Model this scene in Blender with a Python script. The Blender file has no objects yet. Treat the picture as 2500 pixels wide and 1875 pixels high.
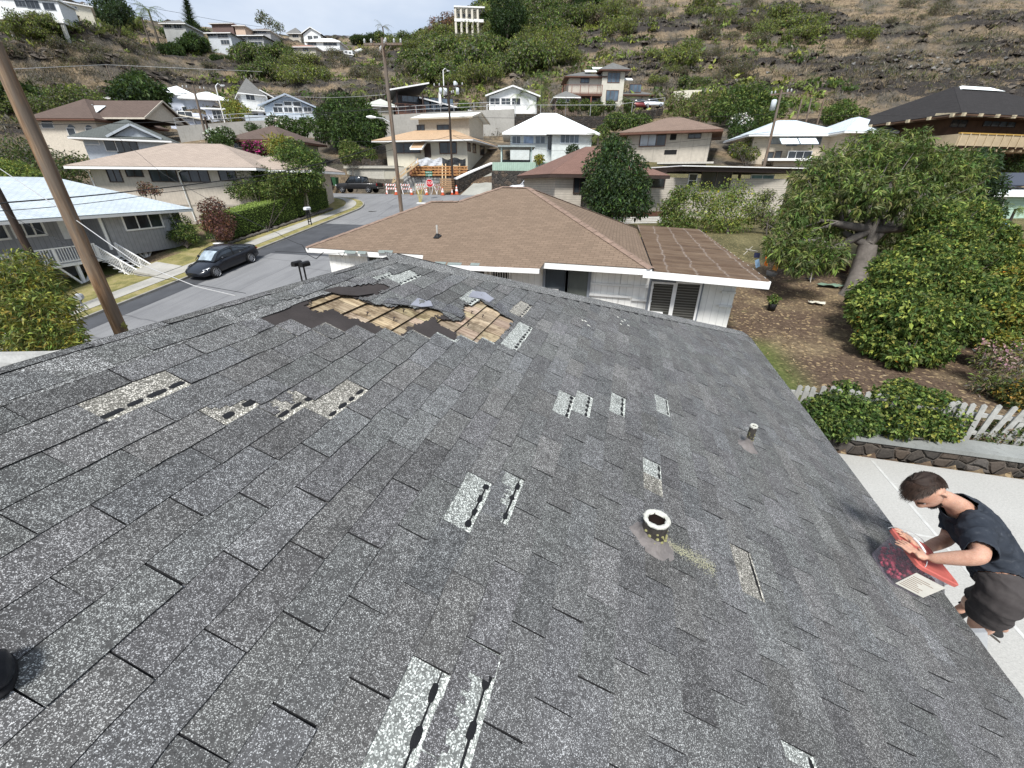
import bpy,bmesh,math,random
import numpy as np
from mathutils import Vector,Matrix,Euler
R = math.radians
rng = np.random.default_rng(7)
random.seed(7)
scene = bpy.context.scene
col = scene.collection
# camera
FPX = 985.0
PIT,ROLL,YAW = R(26.35),R(0.47),R(15.15)
_Fh = np.array([-math.sin(YAW),math.cos(YAW),0.0]); _R = np.array([math.cos(YAW),math.sin(YAW),0.0])
cF = math.cos(PIT) * _Fh + np.array([0,0,-math.sin(PIT)]); _U = np.cross(_R,cF)
cR = math.cos(ROLL) * _R + math.sin(ROLL) * _U
cU = -math.sin(ROLL) * _R + math.cos(ROLL) * _U
cam = bpy.data.cameras.new('camera'); camo = bpy.data.objects.new('camera',cam); col.objects.link(camo)
cam.sensor_width = 36; cam.lens = FPX / 2500 * 36; cam.clip_start = 0.02; cam.clip_end = 3000
camo.matrix_world = Matrix(((cR[0],cU[0],-cF[0],0),(cR[1],cU[1],-cF[1],0),(cR[2],cU[2],-cF[2],0),(0,0,0,1)))
scene.camera = camo
# world and sun
SUN_EL,SUN_AZ = 54,272          # azimuth in degrees measured from +X towards +Y, where the sun stands
world = bpy.data.worlds.new('World'); scene.world = world; world.use_nodes = True
wn = world.node_tree; wn.nodes.clear()
wo = wn.nodes.new('ShaderNodeOutputWorld'); bg = wn.nodes.new('ShaderNodeBackground')
sky = wn.nodes.new('ShaderNodeTexSky'); sky.sky_type = 'NISHITA'; sky.sun_disc = False
sky.sun_elevation = R(SUN_EL); sky.sun_rotation = R(90 - SUN_AZ); sky.dust_density = 1.5
tc = wn.nodes.new('ShaderNodeTexCoord'); mp = wn.nodes.new('ShaderNodeMapping'); mp.inputs['Scale'].default_value = (1,1,2.6)
nz = wn.nodes.new('ShaderNodeTexNoise'); nz.inputs['Scale'].default_value = 2.6; nz.inputs['Detail'].default_value = 5; nz.inputs['Roughness'].default_value = 0.52
cr = wn.nodes.new('ShaderNodeValToRGB')
cr.color_ramp.elements[0].position = 0.36; cr.color_ramp.elements[0].color = (1.95,2.35,3.0,1)
cr.color_ramp.elements[1].position = 0.62; cr.color_ramp.elements[1].color = (3.0,3.25,3.65,1)
mx = wn.nodes.new('ShaderNodeMixRGB'); mx.inputs[0].default_value = 0.9
wn.links.new(tc.outputs['Generated'],mp.inputs[0]); wn.links.new(mp.outputs[0],nz.inputs['Vector']); wn.links.new(nz.outputs[0],cr.inputs[0])
wn.links.new(sky.outputs[0],mx.inputs[1]); wn.links.new(cr.outputs[0],mx.inputs[2]); wn.links.new(mx.outputs[0],bg.inputs[0])
bg.inputs[1].default_value = 0.14
wn.links.new(bg.outputs[0],wo.inputs[0])
sl_ = bpy.data.lights.new('sun','SUN'); sl_.energy = 2.9; sl_.angle = R(14); sl_.color = (1,.97,.92)
so = bpy.data.objects.new('sun',sl_); col.objects.link(so)
_sd = Vector((math.cos(R(SUN_EL)) * math.cos(R(SUN_AZ)),math.cos(R(SUN_EL)) * math.sin(R(SUN_AZ)),math.sin(R(SUN_EL))))
so.rotation_euler = _sd.to_track_quat('Z','Y').to_euler(); so.location = (0,0,60)
scene.view_settings.view_transform = 'Standard'; scene.view_settings.look = 'None'
scene.view_settings.exposure = 0.90; scene.view_settings.gamma = 1.0
# pixel -> point helpers (photo pixels, 2500 x 1875)
def ray(x,y): return cF + cR * (x - 1250) / FPX + cU * (937.5 - y) / FPX
def P(x,y,r):
 v = ray(x,y); return v * (r / math.hypot(v[0],v[1]))
def PZ(x,y,z):
 v = ray(x,y); return v * (z / v[2])
def PD(x,y,d): return ray(x,y) * d                 # d = depth along the view axis
def PY(x,y,Y):
 v = ray(x,y); return v * (Y / v[1])
def PX(x,y,X):
 v = ray(x,y); return v * (X / v[0])
def pix(p):
 p = np.asarray(p,float); z = p @ cF
 return 1250 + FPX * (p @ cR) / z,937.5 - FPX * (p @ cU) / z
def PP(x,y,p0,n):                                   # on plane through p0 with normal n
 v = ray(x,y); return v * (np.dot(p0,n) / np.dot(v,n))
# object helpers
def tag(o,label=None,cat=None,group=None,kind=None):
 if label: o['label'] = label
 if cat: o['category'] = cat
 if group: o['group'] = group
 if kind: o['kind'] = kind
 return o
def empty(name,loc=(0,0,0),rz=0.0,label=None,cat=None,group=None):
 o = bpy.data.objects.new(name,None); col.objects.link(o); o.location = loc; o.rotation_euler = (0,0,rz)
 o.empty_display_size = 0.2
 return tag(o,label,cat,group)
def meshobj(name,me,mats,parent=None):
 if not isinstance(mats,(list,tuple)): mats = [mats]
 for m in mats:
  if m is not None: me.materials.append(m)
 o = bpy.data.objects.new(name,me); col.objects.link(o)
 if parent is not None: o.parent = parent
 return o
class MB:
 """collects polygons, builds ONE mesh"""
 def __init__(s): s.v = []; s.f = []; s.mi = []; s.sm = []
 def add(s,vs,fs,mi=0,smooth=False):
  b = len(s.v); s.v += [tuple(map(float,v)) for v in vs]
  for f in fs: s.f.append(tuple(i + b for i in f)); s.mi.append(mi); s.sm.append(smooth)
  return s
 def poly(s,pts,mi=0): return s.add(pts,[tuple(range(len(pts)))],mi)
 def box(s,c,size,M=None,mi=0):
  cx,cy,cz = c; x,y,z = size[0] / 2,size[1] / 2,size[2] / 2
  vs = [(cx + a * x,cy + b * y,cz + d * z) for d in (-1,1) for b in (-1,1) for a in (-1,1)]
  if M is not None: vs = [tuple(M @ Vector(v)) for v in vs]
  return s.add(vs,[(0,2,3,1),(4,5,7,6),(0,1,5,4),(2,6,7,3),(0,4,6,2),(1,3,7,5)],mi)
 def hexa(s,b,t,mi=0):       # 4 bottom pts, 4 top pts (same winding, ccw from above)
  return s.add(list(b) + list(t),[(3,2,1,0),(4,5,6,7),(0,1,5,4),(1,2,6,5),(2,3,7,6),(3,0,4,7)],mi)
 def prism(s,pts,n,th,mi=0):  # polygon extruded along n by th
  n = np.array(n,float); k = len(pts); a = [np.array(p,float) for p in pts]; b = [p + n * th for p in a]
  fs = [tuple(range(k))[::-1],tuple(range(k,2 * k))] + [(i,(i + 1) % k,k + (i + 1) % k,k + i) for i in range(k)]
  return s.add(a + b,fs,mi)
 def tube(s,pts,rad,n=8,mi=0,cap=True):
  pts = [Vector(tuple(p)) for p in pts]
  if not hasattr(rad,'__len__'): rad = [rad] * len(pts)
  rings = []; prev = None
  for i,p in enumerate(pts):
   d = (pts[min(i + 1,len(pts) - 1)] - pts[max(i - 1,0)]).normalized()
   a = prev if prev is not None else (Vector((0,0,1)) if abs(d.z) < .9 else Vector((1,0,0)))
   u = (a - d * a.dot(d)).normalized(); prev = u; w = d.cross(u)
   rings.append([p + (u * math.cos(2 * math.pi * k / n) + w * math.sin(2 * math.pi * k / n)) * rad[i] for k in range(n)])
  vs = [v for r in rings for v in r]; fs = []
  for i in range(len(pts) - 1):
   for k in range(n):
    k2 = (k + 1) % n; fs.append((i * n + k,i * n + k2,(i + 1) * n + k2,(i + 1) * n + k))
  s.add(vs,fs,mi,True)
  if cap: s.add(rings[0],[tuple(range(n))[::-1]],mi); s.add(rings[-1],[tuple(range(n))],mi)
  return s
 def bar(s,a,b,w,h=None,mi=0,up=(0,0,1)):
  a = Vector(tuple(a)); b = Vector(tuple(b)); h = w if h is None else h
  d = (b - a).normalized(); u = Vector(up)
  if abs(d.dot(u)) > .98: u = Vector((1,0,0))
  x = d.cross(u).normalized(); z = x.cross(d)
  q = [(-1,-1),(1,-1),(1,1),(-1,1)]
  A = [a + x * i * w / 2 + z * j * h / 2 for i,j in q]; B = [b + x * i * w / 2 + z * j * h / 2 for i,j in q]
  return s.add(A + B,[(0,1,2,3),(7,6,5,4),(0,4,5,1),(1,5,6,2),(2,6,7,3),(3,7,4,0)],mi)
 def lathe(s,prof,c=(0,0,0),n=20,mi=0,M=None,jit=0):
  vs = []; fs = []
  for r,z in prof:
   for k in range(n):
    a = 2 * math.pi * k / n; rr = r * (1 + (random.uniform(-jit,jit) if jit else 0))
    v = Vector((rr * math.cos(a),rr * math.sin(a),z))
    if M is not None: v = M @ v
    vs.append((c[0] + v.x,c[1] + v.y,c[2] + v.z))
  for i in range(len(prof) - 1):
   for k in range(n): fs.append((i * n + k,i * n + (k + 1) % n,(i + 1) * n + (k + 1) % n,(i + 1) * n + k))
  return s.add(vs,fs,mi,True)
 def build(s,name,mats,parent=None):
  me = bpy.data.meshes.new(name); me.from_pydata(s.v,[],s.f)
  me.polygons.foreach_set('material_index',s.mi); me.polygons.foreach_set('use_smooth',s.sm); me.update()
  return meshobj(name,me,mats,parent)
def npmesh(name,V,F,mats,parent=None,colr=None,smooth=False,mi=None):
 """V (n,3) array, F (m,k) array all the same k; colr per-face rgb attribute 'fc' """
 V = np.asarray(V,np.float32); F = np.asarray(F,np.int32); k = F.shape[1]
 me = bpy.data.meshes.new(name)
 me.vertices.add(len(V)); me.vertices.foreach_set('co',V.ravel())
 me.loops.add(F.size); me.loops.foreach_set('vertex_index',F.ravel())
 me.polygons.add(len(F)); me.polygons.foreach_set('loop_start',np.arange(0,F.size,k,dtype=np.int32))
 me.polygons.foreach_set('loop_total',np.full(len(F),k,np.int32))
 me.polygons.foreach_set('use_smooth',np.full(len(F),bool(smooth)))
 if mi is not None: me.polygons.foreach_set('material_index',np.asarray(mi,np.int32))
 if colr is not None:
  a = me.attributes.new('fc','FLOAT_COLOR','FACE'); c4 = np.ones((len(F),4),np.float32); c4[:,:3] = colr
  a.data.foreach_set('color',c4.ravel())
 me.update(calc_edges=True); me.validate()
 return meshobj(name,me,mats,parent)
def clone(o,parent=None,loc=None,rz=None,scale=None,label=None):
 c = o.copy(); col.objects.link(c)
 if parent is not None: c.parent = parent
 for ch in [x for x in o.children]: clone(ch,c)
 if loc is not None: c.location = loc
 if rz is not None: c.rotation_euler = (0,0,rz)
 if scale is not None: c.scale = scale if hasattr(scale,'__len__') else (scale,) * 3
 if label: c['label'] = label
 return c
# value noise in numpy
_perm = rng.integers(0,1 << 30,4096)
def _h(ix,iy,iz): return (_perm[(ix * 73 + iy * 179 + iz * 283 + _perm[(ix + iy * 7 + iz * 13) & 4095]) & 4095] & 0xffff) / 65535.0
def vnoise(x,y,z=None):
 x = np.asarray(x,float); y = np.asarray(y,float); z = np.zeros_like(x) if z is None else np.asarray(z,float)
 ix,iy,iz = np.floor(x).astype(int),np.floor(y).astype(int),np.floor(z).astype(int)
 fx,fy,fz = x - ix,y - iy,z - iz
 fx,fy,fz = [f * f * (3 - 2 * f) for f in (fx,fy,fz)]
 out = 0
 for a in (0,1):
  for b in (0,1):
   for c in (0,1):
    out = out + _h(ix + a,iy + b,iz + c) * (fx if a else 1 - fx) * (fy if b else 1 - fy) * (fz if c else 1 - fz)
 return out
def fbm(x,y,z=None,o=4,g=.5):
 s = 0; a = 1; t = 0
 for i in range(o):
  k = 2 ** i
  s = s + a * vnoise(np.asarray(x) * k + 17 * i,np.asarray(y) * k + 5 * i,None if z is None else np.asarray(z) * k); t += a; a *= g
 return s / t
def smooth(x,a,b):
 t = np.clip((np.asarray(x,float) - a) / (b - a),0,1); return t * t * (3 - 2 * t)
# materials
_mc = {}
def nodes_of(name,rough=.8,metallic=0.0,spec=.3):
 m = bpy.data.materials.new(name); m.use_nodes = True; nt = m.node_tree; b = nt.nodes['Principled BSDF']
 b.inputs['Roughness'].default_value = rough; b.inputs['Metallic'].default_value = metallic
 b.inputs['Specular IOR Level'].default_value = spec
 return m,nt,b
def N(nt,t,**kw):
 n = nt.nodes.new(t)
 for k,v in kw.items():
  if k in n.inputs.keys(): n.inputs[k].default_value = v
  else: setattr(n,k,v)
 return n
def ramp(nt,src,stops):
 r = nt.nodes.new('ShaderNodeValToRGB'); e = r.color_ramp.elements
 while len(e) > 1: e.remove(e[-1])
 e[0].position = stops[0][0]; e[0].color = (*stops[0][1],1)
 for p,c in stops[1:]:
  x = e.new(p); x.color = (*c,1)
 nt.links.new(src,r.inputs[0]); return r.outputs[0]
def mixc(nt,fac,a,b,mode='MIX'):
 m = nt.nodes.new('ShaderNodeMixRGB'); m.blend_type = mode
 for i,x in ((0,fac),(1,a),(2,b)):
  if hasattr(x,'links'): nt.links.new(x,m.inputs[i])
  elif i == 0: m.inputs[0].default_value = x
  else: m.inputs[i].default_value = (*x,1)
 return m.outputs[0]
def math_(nt,op,a,b=0.0,clamp=False):
 m = nt.nodes.new('ShaderNodeMath'); m.operation = op; m.use_clamp = clamp
 for i,x in ((0,a),(1,b)):
  if hasattr(x,'links'): nt.links.new(x,m.inputs[i])
  else: m.inputs[i].default_value = x
 return m.outputs[0]
def coords(nt,kind='Object',scale=(1,1,1),rot=(0,0,0)):
 t = nt.nodes.new('ShaderNodeTexCoord'); m = nt.nodes.new('ShaderNodeMapping')
 m.inputs['Scale'].default_value = scale; m.inputs['Rotation'].default_value = rot
 nt.links.new(t.outputs[kind],m.inputs[0]); return m.outputs[0]
def noise(nt,vec,scale,detail=4,rough=.55):
 n = N(nt,'ShaderNodeTexNoise',Scale=scale,Detail=detail,Roughness=rough); nt.links.new(vec,n.inputs['Vector']); return n.outputs[0]
def bump(nt,b,h,strength=.3,dist=.02):
 n = N(nt,'ShaderNodeBump',Strength=strength,Distance=dist); nt.links.new(h,n.inputs['Height']); nt.links.new(n.outputs[0],b.inputs['Normal'])
def mat(name,c,rough=.75,var=.18,scale=6,metallic=0.,spec=.3,fine=60,bmp=.15,dirt=None):
 """plain painted / solid surface with worn, uneven tone"""
 key = (name,tuple(c))
 if key in _mc: return _mc[key]
 m,nt,b = nodes_of(name,rough,metallic,spec); v = coords(nt)
 n1 = noise(nt,v,scale,5); n2 = noise(nt,v,fine,3)
 c = np.array(c); lo = tuple(c * (1 - var)); hi = tuple(np.minimum(c * (1 + var),.95))
 k = ramp(nt,n1,[(.3,lo),(.7,hi)])
 k2 = mixc(nt,.25,k,ramp(nt,n2,[(.35,lo),(.65,hi)]))
 if dirt:
  st = noise(nt,coords(nt,'Object',(3,3,.5)),2.2,6,.65)
  k2 = mixc(nt,ramp(nt,st,[(.55,(0,0,0)),(.75,(.55,.55,.55))]),k2,dirt)
 nt.links.new(k2,b.inputs['Base Color'])
 if bmp: bump(nt,b,n2,bmp,.01)
 _mc[key] = m; return m
def siding(name,c,pitch=.2,axis='z',gap=.12,dark=.45,rough=.65):
 """boards: grooves every pitch metres along an axis of the object"""
 key = (name,tuple(c),pitch,axis)
 if key in _mc: return _mc[key]
 m,nt,b = nodes_of(name,rough); t = nt.nodes.new('ShaderNodeTexCoord'); s = nt.nodes.new('ShaderNodeSeparateXYZ'); nt.links.new(t.outputs['Object'],s.inputs[0])
 if axis == 'z': a = s.outputs[2]
 else: a = math_(nt,'ADD',s.outputs[0],s.outputs[1])
 fr = math_(nt,'FRACT',math_(nt,'DIVIDE',a,pitch)); n1 = noise(nt,coords(nt),3,5)
 c = np.array(c); base = ramp(nt,n1,[(.3,tuple(c * .88)),(.7,tuple(np.minimum(c * 1.08,.95)))])
 g = ramp(nt,fr,[(0,(1,1,1)),(gap,(1,1,1)),(gap + .02,(0,0,0)),(1,(0,0,0))])
 k = mixc(nt,g,base,tuple(c * dark)); nt.links.new(k,b.inputs['Base Color'])
 bump(nt,b,fr,.5,.015); _mc[key] = m; return m
def glass(name='dark_glass',c=(.02,.024,.028),rough=.08):
 key = (name,c)
 if key in _mc: return _mc[key]
 m,nt,b = nodes_of(name,rough,0,.6); n1 = noise(nt,coords(nt,'Object',(1,1,.35)),1.3,3)
 c = np.array(c); nt.links.new(ramp(nt,n1,[(.35,tuple(c)),(.7,tuple(c * 2.6))]),b.inputs['Base Color']); _mc[key] = m; return m
def shingle(name,c,row=.14,tab=.3,var=.35,speck=.3,light=None):
 """roof material, uses attribute-free uv 'UVMap' in metres (u along the eave, v up the slope)"""
 key = (name,tuple(c))
 if key in _mc: return _mc[key]
 m,nt,b = nodes_of(name,.9,0,.15); uv = nt.nodes.new('ShaderNodeTexCoord').outputs['UV']
 br = N(nt,'ShaderNodeTexBrick',Scale=1.0); br.offset = .5; br.squash = 1
 br.inputs['Brick Width'].default_value = tab; br.inputs['Row Height'].default_value = row
 br.inputs['Mortar Size'].default_value = row * .10; br.inputs['Mortar Smooth'].default_value = .2; br.inputs['Bias'].default_value = 0
 c = np.array(c); br.inputs['Color1'].default_value = (*(c * (1 - var)),1); br.inputs['Color2'].default_value = (*np.minimum(c * (1 + var),.95),1); br.inputs['Mortar'].default_value = (*(c * .28),1)
 nt.links.new(uv,br.inputs['Vector'])
 n1 = noise(nt,uv,.5,5,.6); n2 = noise(nt,uv,45,2)
 k = mixc(nt,.30,br.outputs[0],ramp(nt,n1,[(.3,tuple(c * .75)),(.7,tuple(np.minimum(c * 1.25,.95)))]))
 k = mixc(nt,speck,k,ramp(nt,n2,[(.4,tuple(c * .6)),(.62,tuple(np.minimum(c * 1.5,.95)))]))
 nt.links.new(k,b.inputs['Base Color']); bump(nt,b,br.outputs[1],-.5,.01); _mc[key] = m; return m
# THE HOUSE WE STAND ON
HS = 1.458; SL = R(22.62); CS,SN = math.cos(SL),math.sin(SL)
EXPO = .0898 * HS; TAB = .209 * HS
RIDGE = -1.545 * HS; EAVE = 1.703 * HS
def rs(s,t,n=0.0):
 return (s * CS + n * SN,t,-HS - s * SN + n * CS)
def rsv(s,t,n=0.0):
 s = np.asarray(s,float); t = np.asarray(t,float); n = np.asarray(n,float)
 return np.stack(np.broadcast_arrays(s * CS + n * SN,t,-HS - s * SN + n * CS),-1)
def roofpix(x,y,n=0.0):           # photo pixel -> (s, t) on the roof plane
 p = PP(x,y,np.array(rs(0,0,n)),np.array([SN,0,CS])); return (p[0] - n * SN) / CS,p[1]
def thip(s): return HS * 2.20 + (np.asarray(s) * CS + HS * 1.41) * 1.035
def rowb(k): return (-.978 + .0898 * k) * HS
def phase(k): return (.043 + .0842 * k + .0043 * max(0,k - 13)) * HS
def sag(s,t): return -.036 * HS * smooth(np.asarray(t) / HS,1.0,2.1) * smooth(-np.asarray(s) / HS,.25,1.1) * (np.asarray(s) > RIDGE + .05)
def inpoly(x,y,poly):
 x = np.asarray(x,float); y = np.asarray(y,float); c = np.zeros(x.shape,bool); n = len(poly)
 for i in range(n):
  x0,y0 = poly[i]; x1,y1 = poly[(i + 1) % n]
  if y0 == y1: continue
  c ^= ((y0 > y) != (y1 > y)) & (x < (x1 - x0) * (y - y0) / (y1 - y0) + x0)
 return c
DAM = [(-1.46,.98),(-1.462,1.32),(-1.44,1.45),(-1.425,1.60),(-1.40,1.70),(-1.365,1.90),(-1.30,1.90),(-1.29,1.78),(-1.315,1.66),(-1.237,1.67),
 (-1.19,1.72),(-1.15,1.82),(-1.095,1.832),(-1.06,1.94),(-1.0,1.93),(-.93,1.90),(-.88,1.98),(-.90,2.05),(-.955,2.12),(-.915,2.34),(-.83,2.32),(-.70,2.29),
 (-.66,2.28),(-.655,1.86),(-.62,1.80),(-.62,1.66),(-.9,1.3),(-1.2,.9)]
W1 = [(-1.43,1.60),(-1.36,1.635),(-1.315,1.65),(-1.25,1.67),(-1.1,1.95),(-.98,1.95),(-1.021,1.606),(-1.0,1.516),(-1.083,1.526),(-1.158,1.501),(-1.232,1.465),(-1.309,1.469),(-1.335,1.388),(-1.396,1.391),(-1.405,1.48)]
W2 = [(-.93,2.36),(-.96,2.11),(-.88,1.95),(-.991,1.850),(-.942,1.784),(-.90,1.80),(-.848,1.801),(-.818,1.751),(-.66,1.80),(-.64,2.32)]
def vleft(k): return 1.25 + .0895 * (k + 4)
def damaged(s,t):                   # shingles gone
 u = np.asarray(s) / HS; v = np.asarray(t) / HS
 nu = (fbm(v * 22,u * 22,o=3) - .5) * .05; nv = (fbm(v * 22 + 50,u * 22,o=3) - .5) * .05
 k = np.floor((u - sag(s,t) / HS + .978) / .0898)
 return inpoly(u + nu,v + nv,DAM) & (v > vleft(k) + 0 * u) & (k >= -6) & (k <= 3)
def wood(s,t):
 u = np.asarray(s) / HS; v = np.asarray(t) / HS
 nu = (fbm(v * 35 + 9,u * 35,o=4,g=.7) - .5) * .055; nv = (fbm(v * 35 + 70,u * 35,o=4,g=.7) - .5) * .055
 return inpoly(u + nu,v + nv,W1) | inpoly(u + nu,v + nv,W2)
def granule(name,dark,lightc,thr,lightv=(.30,.80),patch=.30,cell=.0050,tint=True):
 m,nt,b = nodes_of(name,.92,0,.12); v = coords(nt)
 vo = N(nt,'ShaderNodeTexVoronoi',Scale=1 / cell,Randomness=1.0); nt.links.new(v,vo.inputs['Vector'])
 sp = nt.nodes.new('ShaderNodeSeparateColor'); nt.links.new(vo.outputs['Color'],sp.inputs[0])
 big = noise(nt,v,3.2,5,.62); big2 = noise(nt,v,.9,3,.6); mid = noise(nt,v,19,3,.6); fn = noise(nt,v,420,2,.7)
 r = math_(nt,'ADD',sp.outputs[0],math_(nt,'MULTIPLY',math_(nt,'SUBTRACT',big,.5),patch))
 r = math_(nt,'ADD',r,math_(nt,'MULTIPLY',math_(nt,'SUBTRACT',mid,.5),patch * 1.2))
 r = math_(nt,'ADD',r,math_(nt,'MULTIPLY',vo.outputs['Distance'],-.18))
 f = ramp(nt,r,[(thr,(0,0,0)),(thr + .06,(1,1,1))])
 d = np.array(dark); basec = ramp(nt,fn,[(.3,tuple(d * .65)),(.55,tuple(d * 1.05)),(.75,tuple(d * 1.7))])
 basec = mixc(nt,.5,basec,ramp(nt,big2,[(.3,tuple(d * .75)),(.7,tuple(d * 1.35))]))
 l = np.array(lightc); lc = ramp(nt,sp.outputs[1],[(0,tuple(l * lightv[0])),(1,tuple(np.minimum(l * lightv[1],.95)))])
 k = mixc(nt,f,basec,lc)
 blot = noise(nt,v,6.5,4,.7)
 k = mixc(nt,ramp(nt,blot,[(.60,(0,0,0)),(.74,(.7,.7,.7))]),k,tuple(d * .55))
 m2 = noise(nt,v,75,2,.5); k = mixc(nt,1.0,k,ramp(nt,m2,[(.36,(.80,.80,.80)),(.62,(1.20,1.20,1.20))]),'MULTIPLY')
 if tint:
  a = N(nt,'ShaderNodeAttribute',attribute_name='fc'); k = mixc(nt,1.0,k,a.outputs['Color'],'MULTIPLY')
 nt.links.new(k,b.inputs['Base Color']); bump(nt,b,math_(nt,'ADD',vo.outputs['Distance'],fn),.35,.003)
 return m
M_sh = granule('weathered_granules',(.068,.068,.068),(.9,.92,.91),.66,(.14,.52),.36,.0021)
M_cap = granule('cap_granules',(.082,.082,.081),(.9,.92,.91),.60,(.16,.66),.2,.0025)
M_fresh = granule('fresh_granules',(.14,.147,.140),(.76,.80,.76),.50,(.35,.9),.15,.0036)
M_tan = granule('tan_granules',(.13,.125,.11),(.85,.82,.74),.62,(.35,.8),.15,.0036)
M_under = mat('asphalt_mat',(.016,.016,.017),.95,.35,20,fine=300)
M_seal = mat('sealant',(.008,.008,.009),.5,.3,30,fine=200)
M_felt = mat('roofing_felt',(.040,.034,.033),.95,.30,5,fine=120,bmp=.3)
house = empty('grey_roof_house',(0,4,-5),0,'grey shingle roofed house in the foreground with shingles torn off near the ridge','house')
def put(o):
 o.parent = house; o.matrix_parent_inverse = Matrix.Translation((0,-4,5)); return o
# shingle field
V = []; F = []; C = []; MI = []
def quad_add(pts,faces,colr,mi=0):
 b = len(V); V.extend(pts)
 for f in faces: F.append([i + b for i in f]); C.append(colr); MI.append(mi)
REM = {}                               # (row, tab) -> keep function(fr, idx) or None
def remf(k,m,keep=None): REM[(k,m)] = keep
remf(7,-2); remf(7,-3,lambda f,i: (i < -2.75)); remf(6,1); remf(0,4); remf(-4,4); remf(8,4); remf(9,4); remf(11,4); remf(14,4); remf(13,1); remf(17,-2)
remf(8,-2,lambda f,i: (i > -1.26) | (f < .40))
remf(8,-3,lambda f,i: f < .34)
remf(7,1,lambda f,i: (f < .25) | ((f < .75) & (i < 1.35)) | ((f < .55) & (i > 1.35) & (i < 1.7)))
remf(-1,4,lambda f,i: (i > 4.62) | (f < .38 + .25 * np.sin(i * 19)))
remf(-2,3,lambda f,i: (i < 3.9)); remf(-2,4,lambda f,i: (i > 4.45) | (f < .25 + (i - 4) * .9))
remf(17,-5,lambda f,i: i < -4.18)
remf(-5,11,lambda f,i: i > 11.8); remf(-4,11); remf(-4,12,lambda f,i: i > 12.2); remf(0,10,lambda f,i: i < 10.35); remf(0,11,lambda f,i: i > 11.5)
remf(3,10); remf(3,11,lambda f,i: i > 11.4); remf(4,7,lambda f,i: i < 7.35); remf(4,8); remf(4,9,lambda f,i: i > 9.3)
def boundary_grid(S,T_,H,keep,colr,thick=.0042):
 """S,T_,H arrays (a,b) of points, keep (a-1,b-1) cells"""
 a,b = S.shape; base = len(V)
 top = rsv(S,T_,H).reshape(-1,3); bot = rsv(S,T_,H - thick).reshape(-1,3)
 V.extend(map(tuple,top)); V.extend(map(tuple,bot)); nb = a * b
 for i in range(a - 1):
  for j in range(b - 1):
   if not keep[i,j]: continue
   q = [base + i * b + j,base + (i + 1) * b + j,base + (i + 1) * b + j + 1,base + i * b + j + 1]
   F.append(q); C.append(colr); MI.append(0)
   for (di,dj,e0,e1) in ((-1,0,3,0),(1,0,1,2),(0,-1,0,1),(0,1,2,3)):
    ii,jj = i + di,j + dj
    if ii < 0 or jj < 0 or ii >= a - 1 or jj >= b - 1 or not keep[ii,jj]:
     p0,p1 = q[e0],q[e1]; F.append([p1,p0,p0 + nb,p1 + nb]); C.append((.5,.5,.5)); MI.append(1)
for k in range(-7,30):
 s0 = max(rowb(k),RIDGE + .01); s1 = rowb(k + 1)
 if k == 29: s1 = EAVE + .02
 if s1 <= s0: continue
 ph = phase(k); rowtone = random.uniform(.94,1.06)
 m0 = int((-2.2 - ph) / TAB) - 1
 for m in range(m0,60):
  t0 = ph + m * TAB; t1 = t0 + TAB
  if t0 > float(thip(s1)): break
  if t1 < -2.4: continue
  keepf = REM.get((k,m),'no')
  if keepf is None: continue
  tone = rowtone * random.choice([.88,.94,1,1,1.04,1.1,1.18]) * random.uniform(.95,1.05)
  cc = (tone * random.uniform(.98,1.02),tone,tone * random.uniform(.98,1.03))
  g = random.choice([.001,.0018,.0025,.0033])
  su = (s0 + s1) / 2; near = damaged(np.array([s0 + .01,s1 - .01,su,su,s0 + .01,s1 - .01]),np.array([t0,t0,t0 + TAB / 2,t1,t1,t1])).any() or ((-1.6 < s0 / HS < -.5) and (.95 < t0 / HS < 2.45))
  if keepf != 'no' or near: na,nb_ = 9,19
  else: na,nb_ = 2,4
  fs = np.linspace(0,1,na); ft = np.linspace(0,1,nb_)
  FS,FT = np.meshgrid(fs,ft,indexing='ij')
  TT = t0 + g + (TAB - 2 * g) * FT; low = random.uniform(-.003,.003)
  SS = s0 - .006 + (s1 - s0 + .008 + low) * FS + (fbm(TT * 9,TT * 0 + k * 7,o=2) - .5) * .012 * FS
  TT = TT + FS * random.uniform(-.003,.003)
  lift = random.choice([.0048,.0055,.0065,.008]); curl = random.uniform(0,.003)
  HH = .0022 + (lift - .0022) * FS + curl * FS ** 3 * (2 * np.abs(FT - .5)) ** 2
  sg = sag(SS,TT); S2 = SS + sg
  TH = thip(S2) + .02; T2 = np.minimum(TT,TH)
  keep = np.ones((na - 1,nb_ - 1),bool)
  cs = (S2[:-1,:-1] + S2[1:,1:]) / 2; ct = (T2[:-1,:-1] + T2[1:,1:]) / 2
  if near: keep &= ~damaged(cs,ct)
  if keepf not in ('no',None):
   ff = (fs[:-1] + fs[1:]) / 2; ii = m + (ft[:-1] + ft[1:]) / 2; GF,GI = np.meshgrid(ff,ii,indexing='ij')
   jit = (fbm(GI * 14,GF * 6,o=3) - .5)
   keep &= keepf(GF + jit * .25,GI + jit * .08)
  keep &= (TT[:-1,:-1] <= TH[:-1,:-1])
  if na > 2:
   jx = (fbm(TT * 60,SS * 60,o=2) - .5) * .012; S2 = S2 + jx * (FS > 0) * (FS < 1); HH = HH + (fbm(TT * 12,SS * 12,o=2) - .5) * .004 * (1 if near else .5)
  if keep.any(): boundary_grid(S2,T2,HH,keep,cc)
ob = npmesh('shingles',np.array(V),np.array(F),[M_sh,M_under],None,np.array(C),mi=MI); put(ob)
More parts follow.
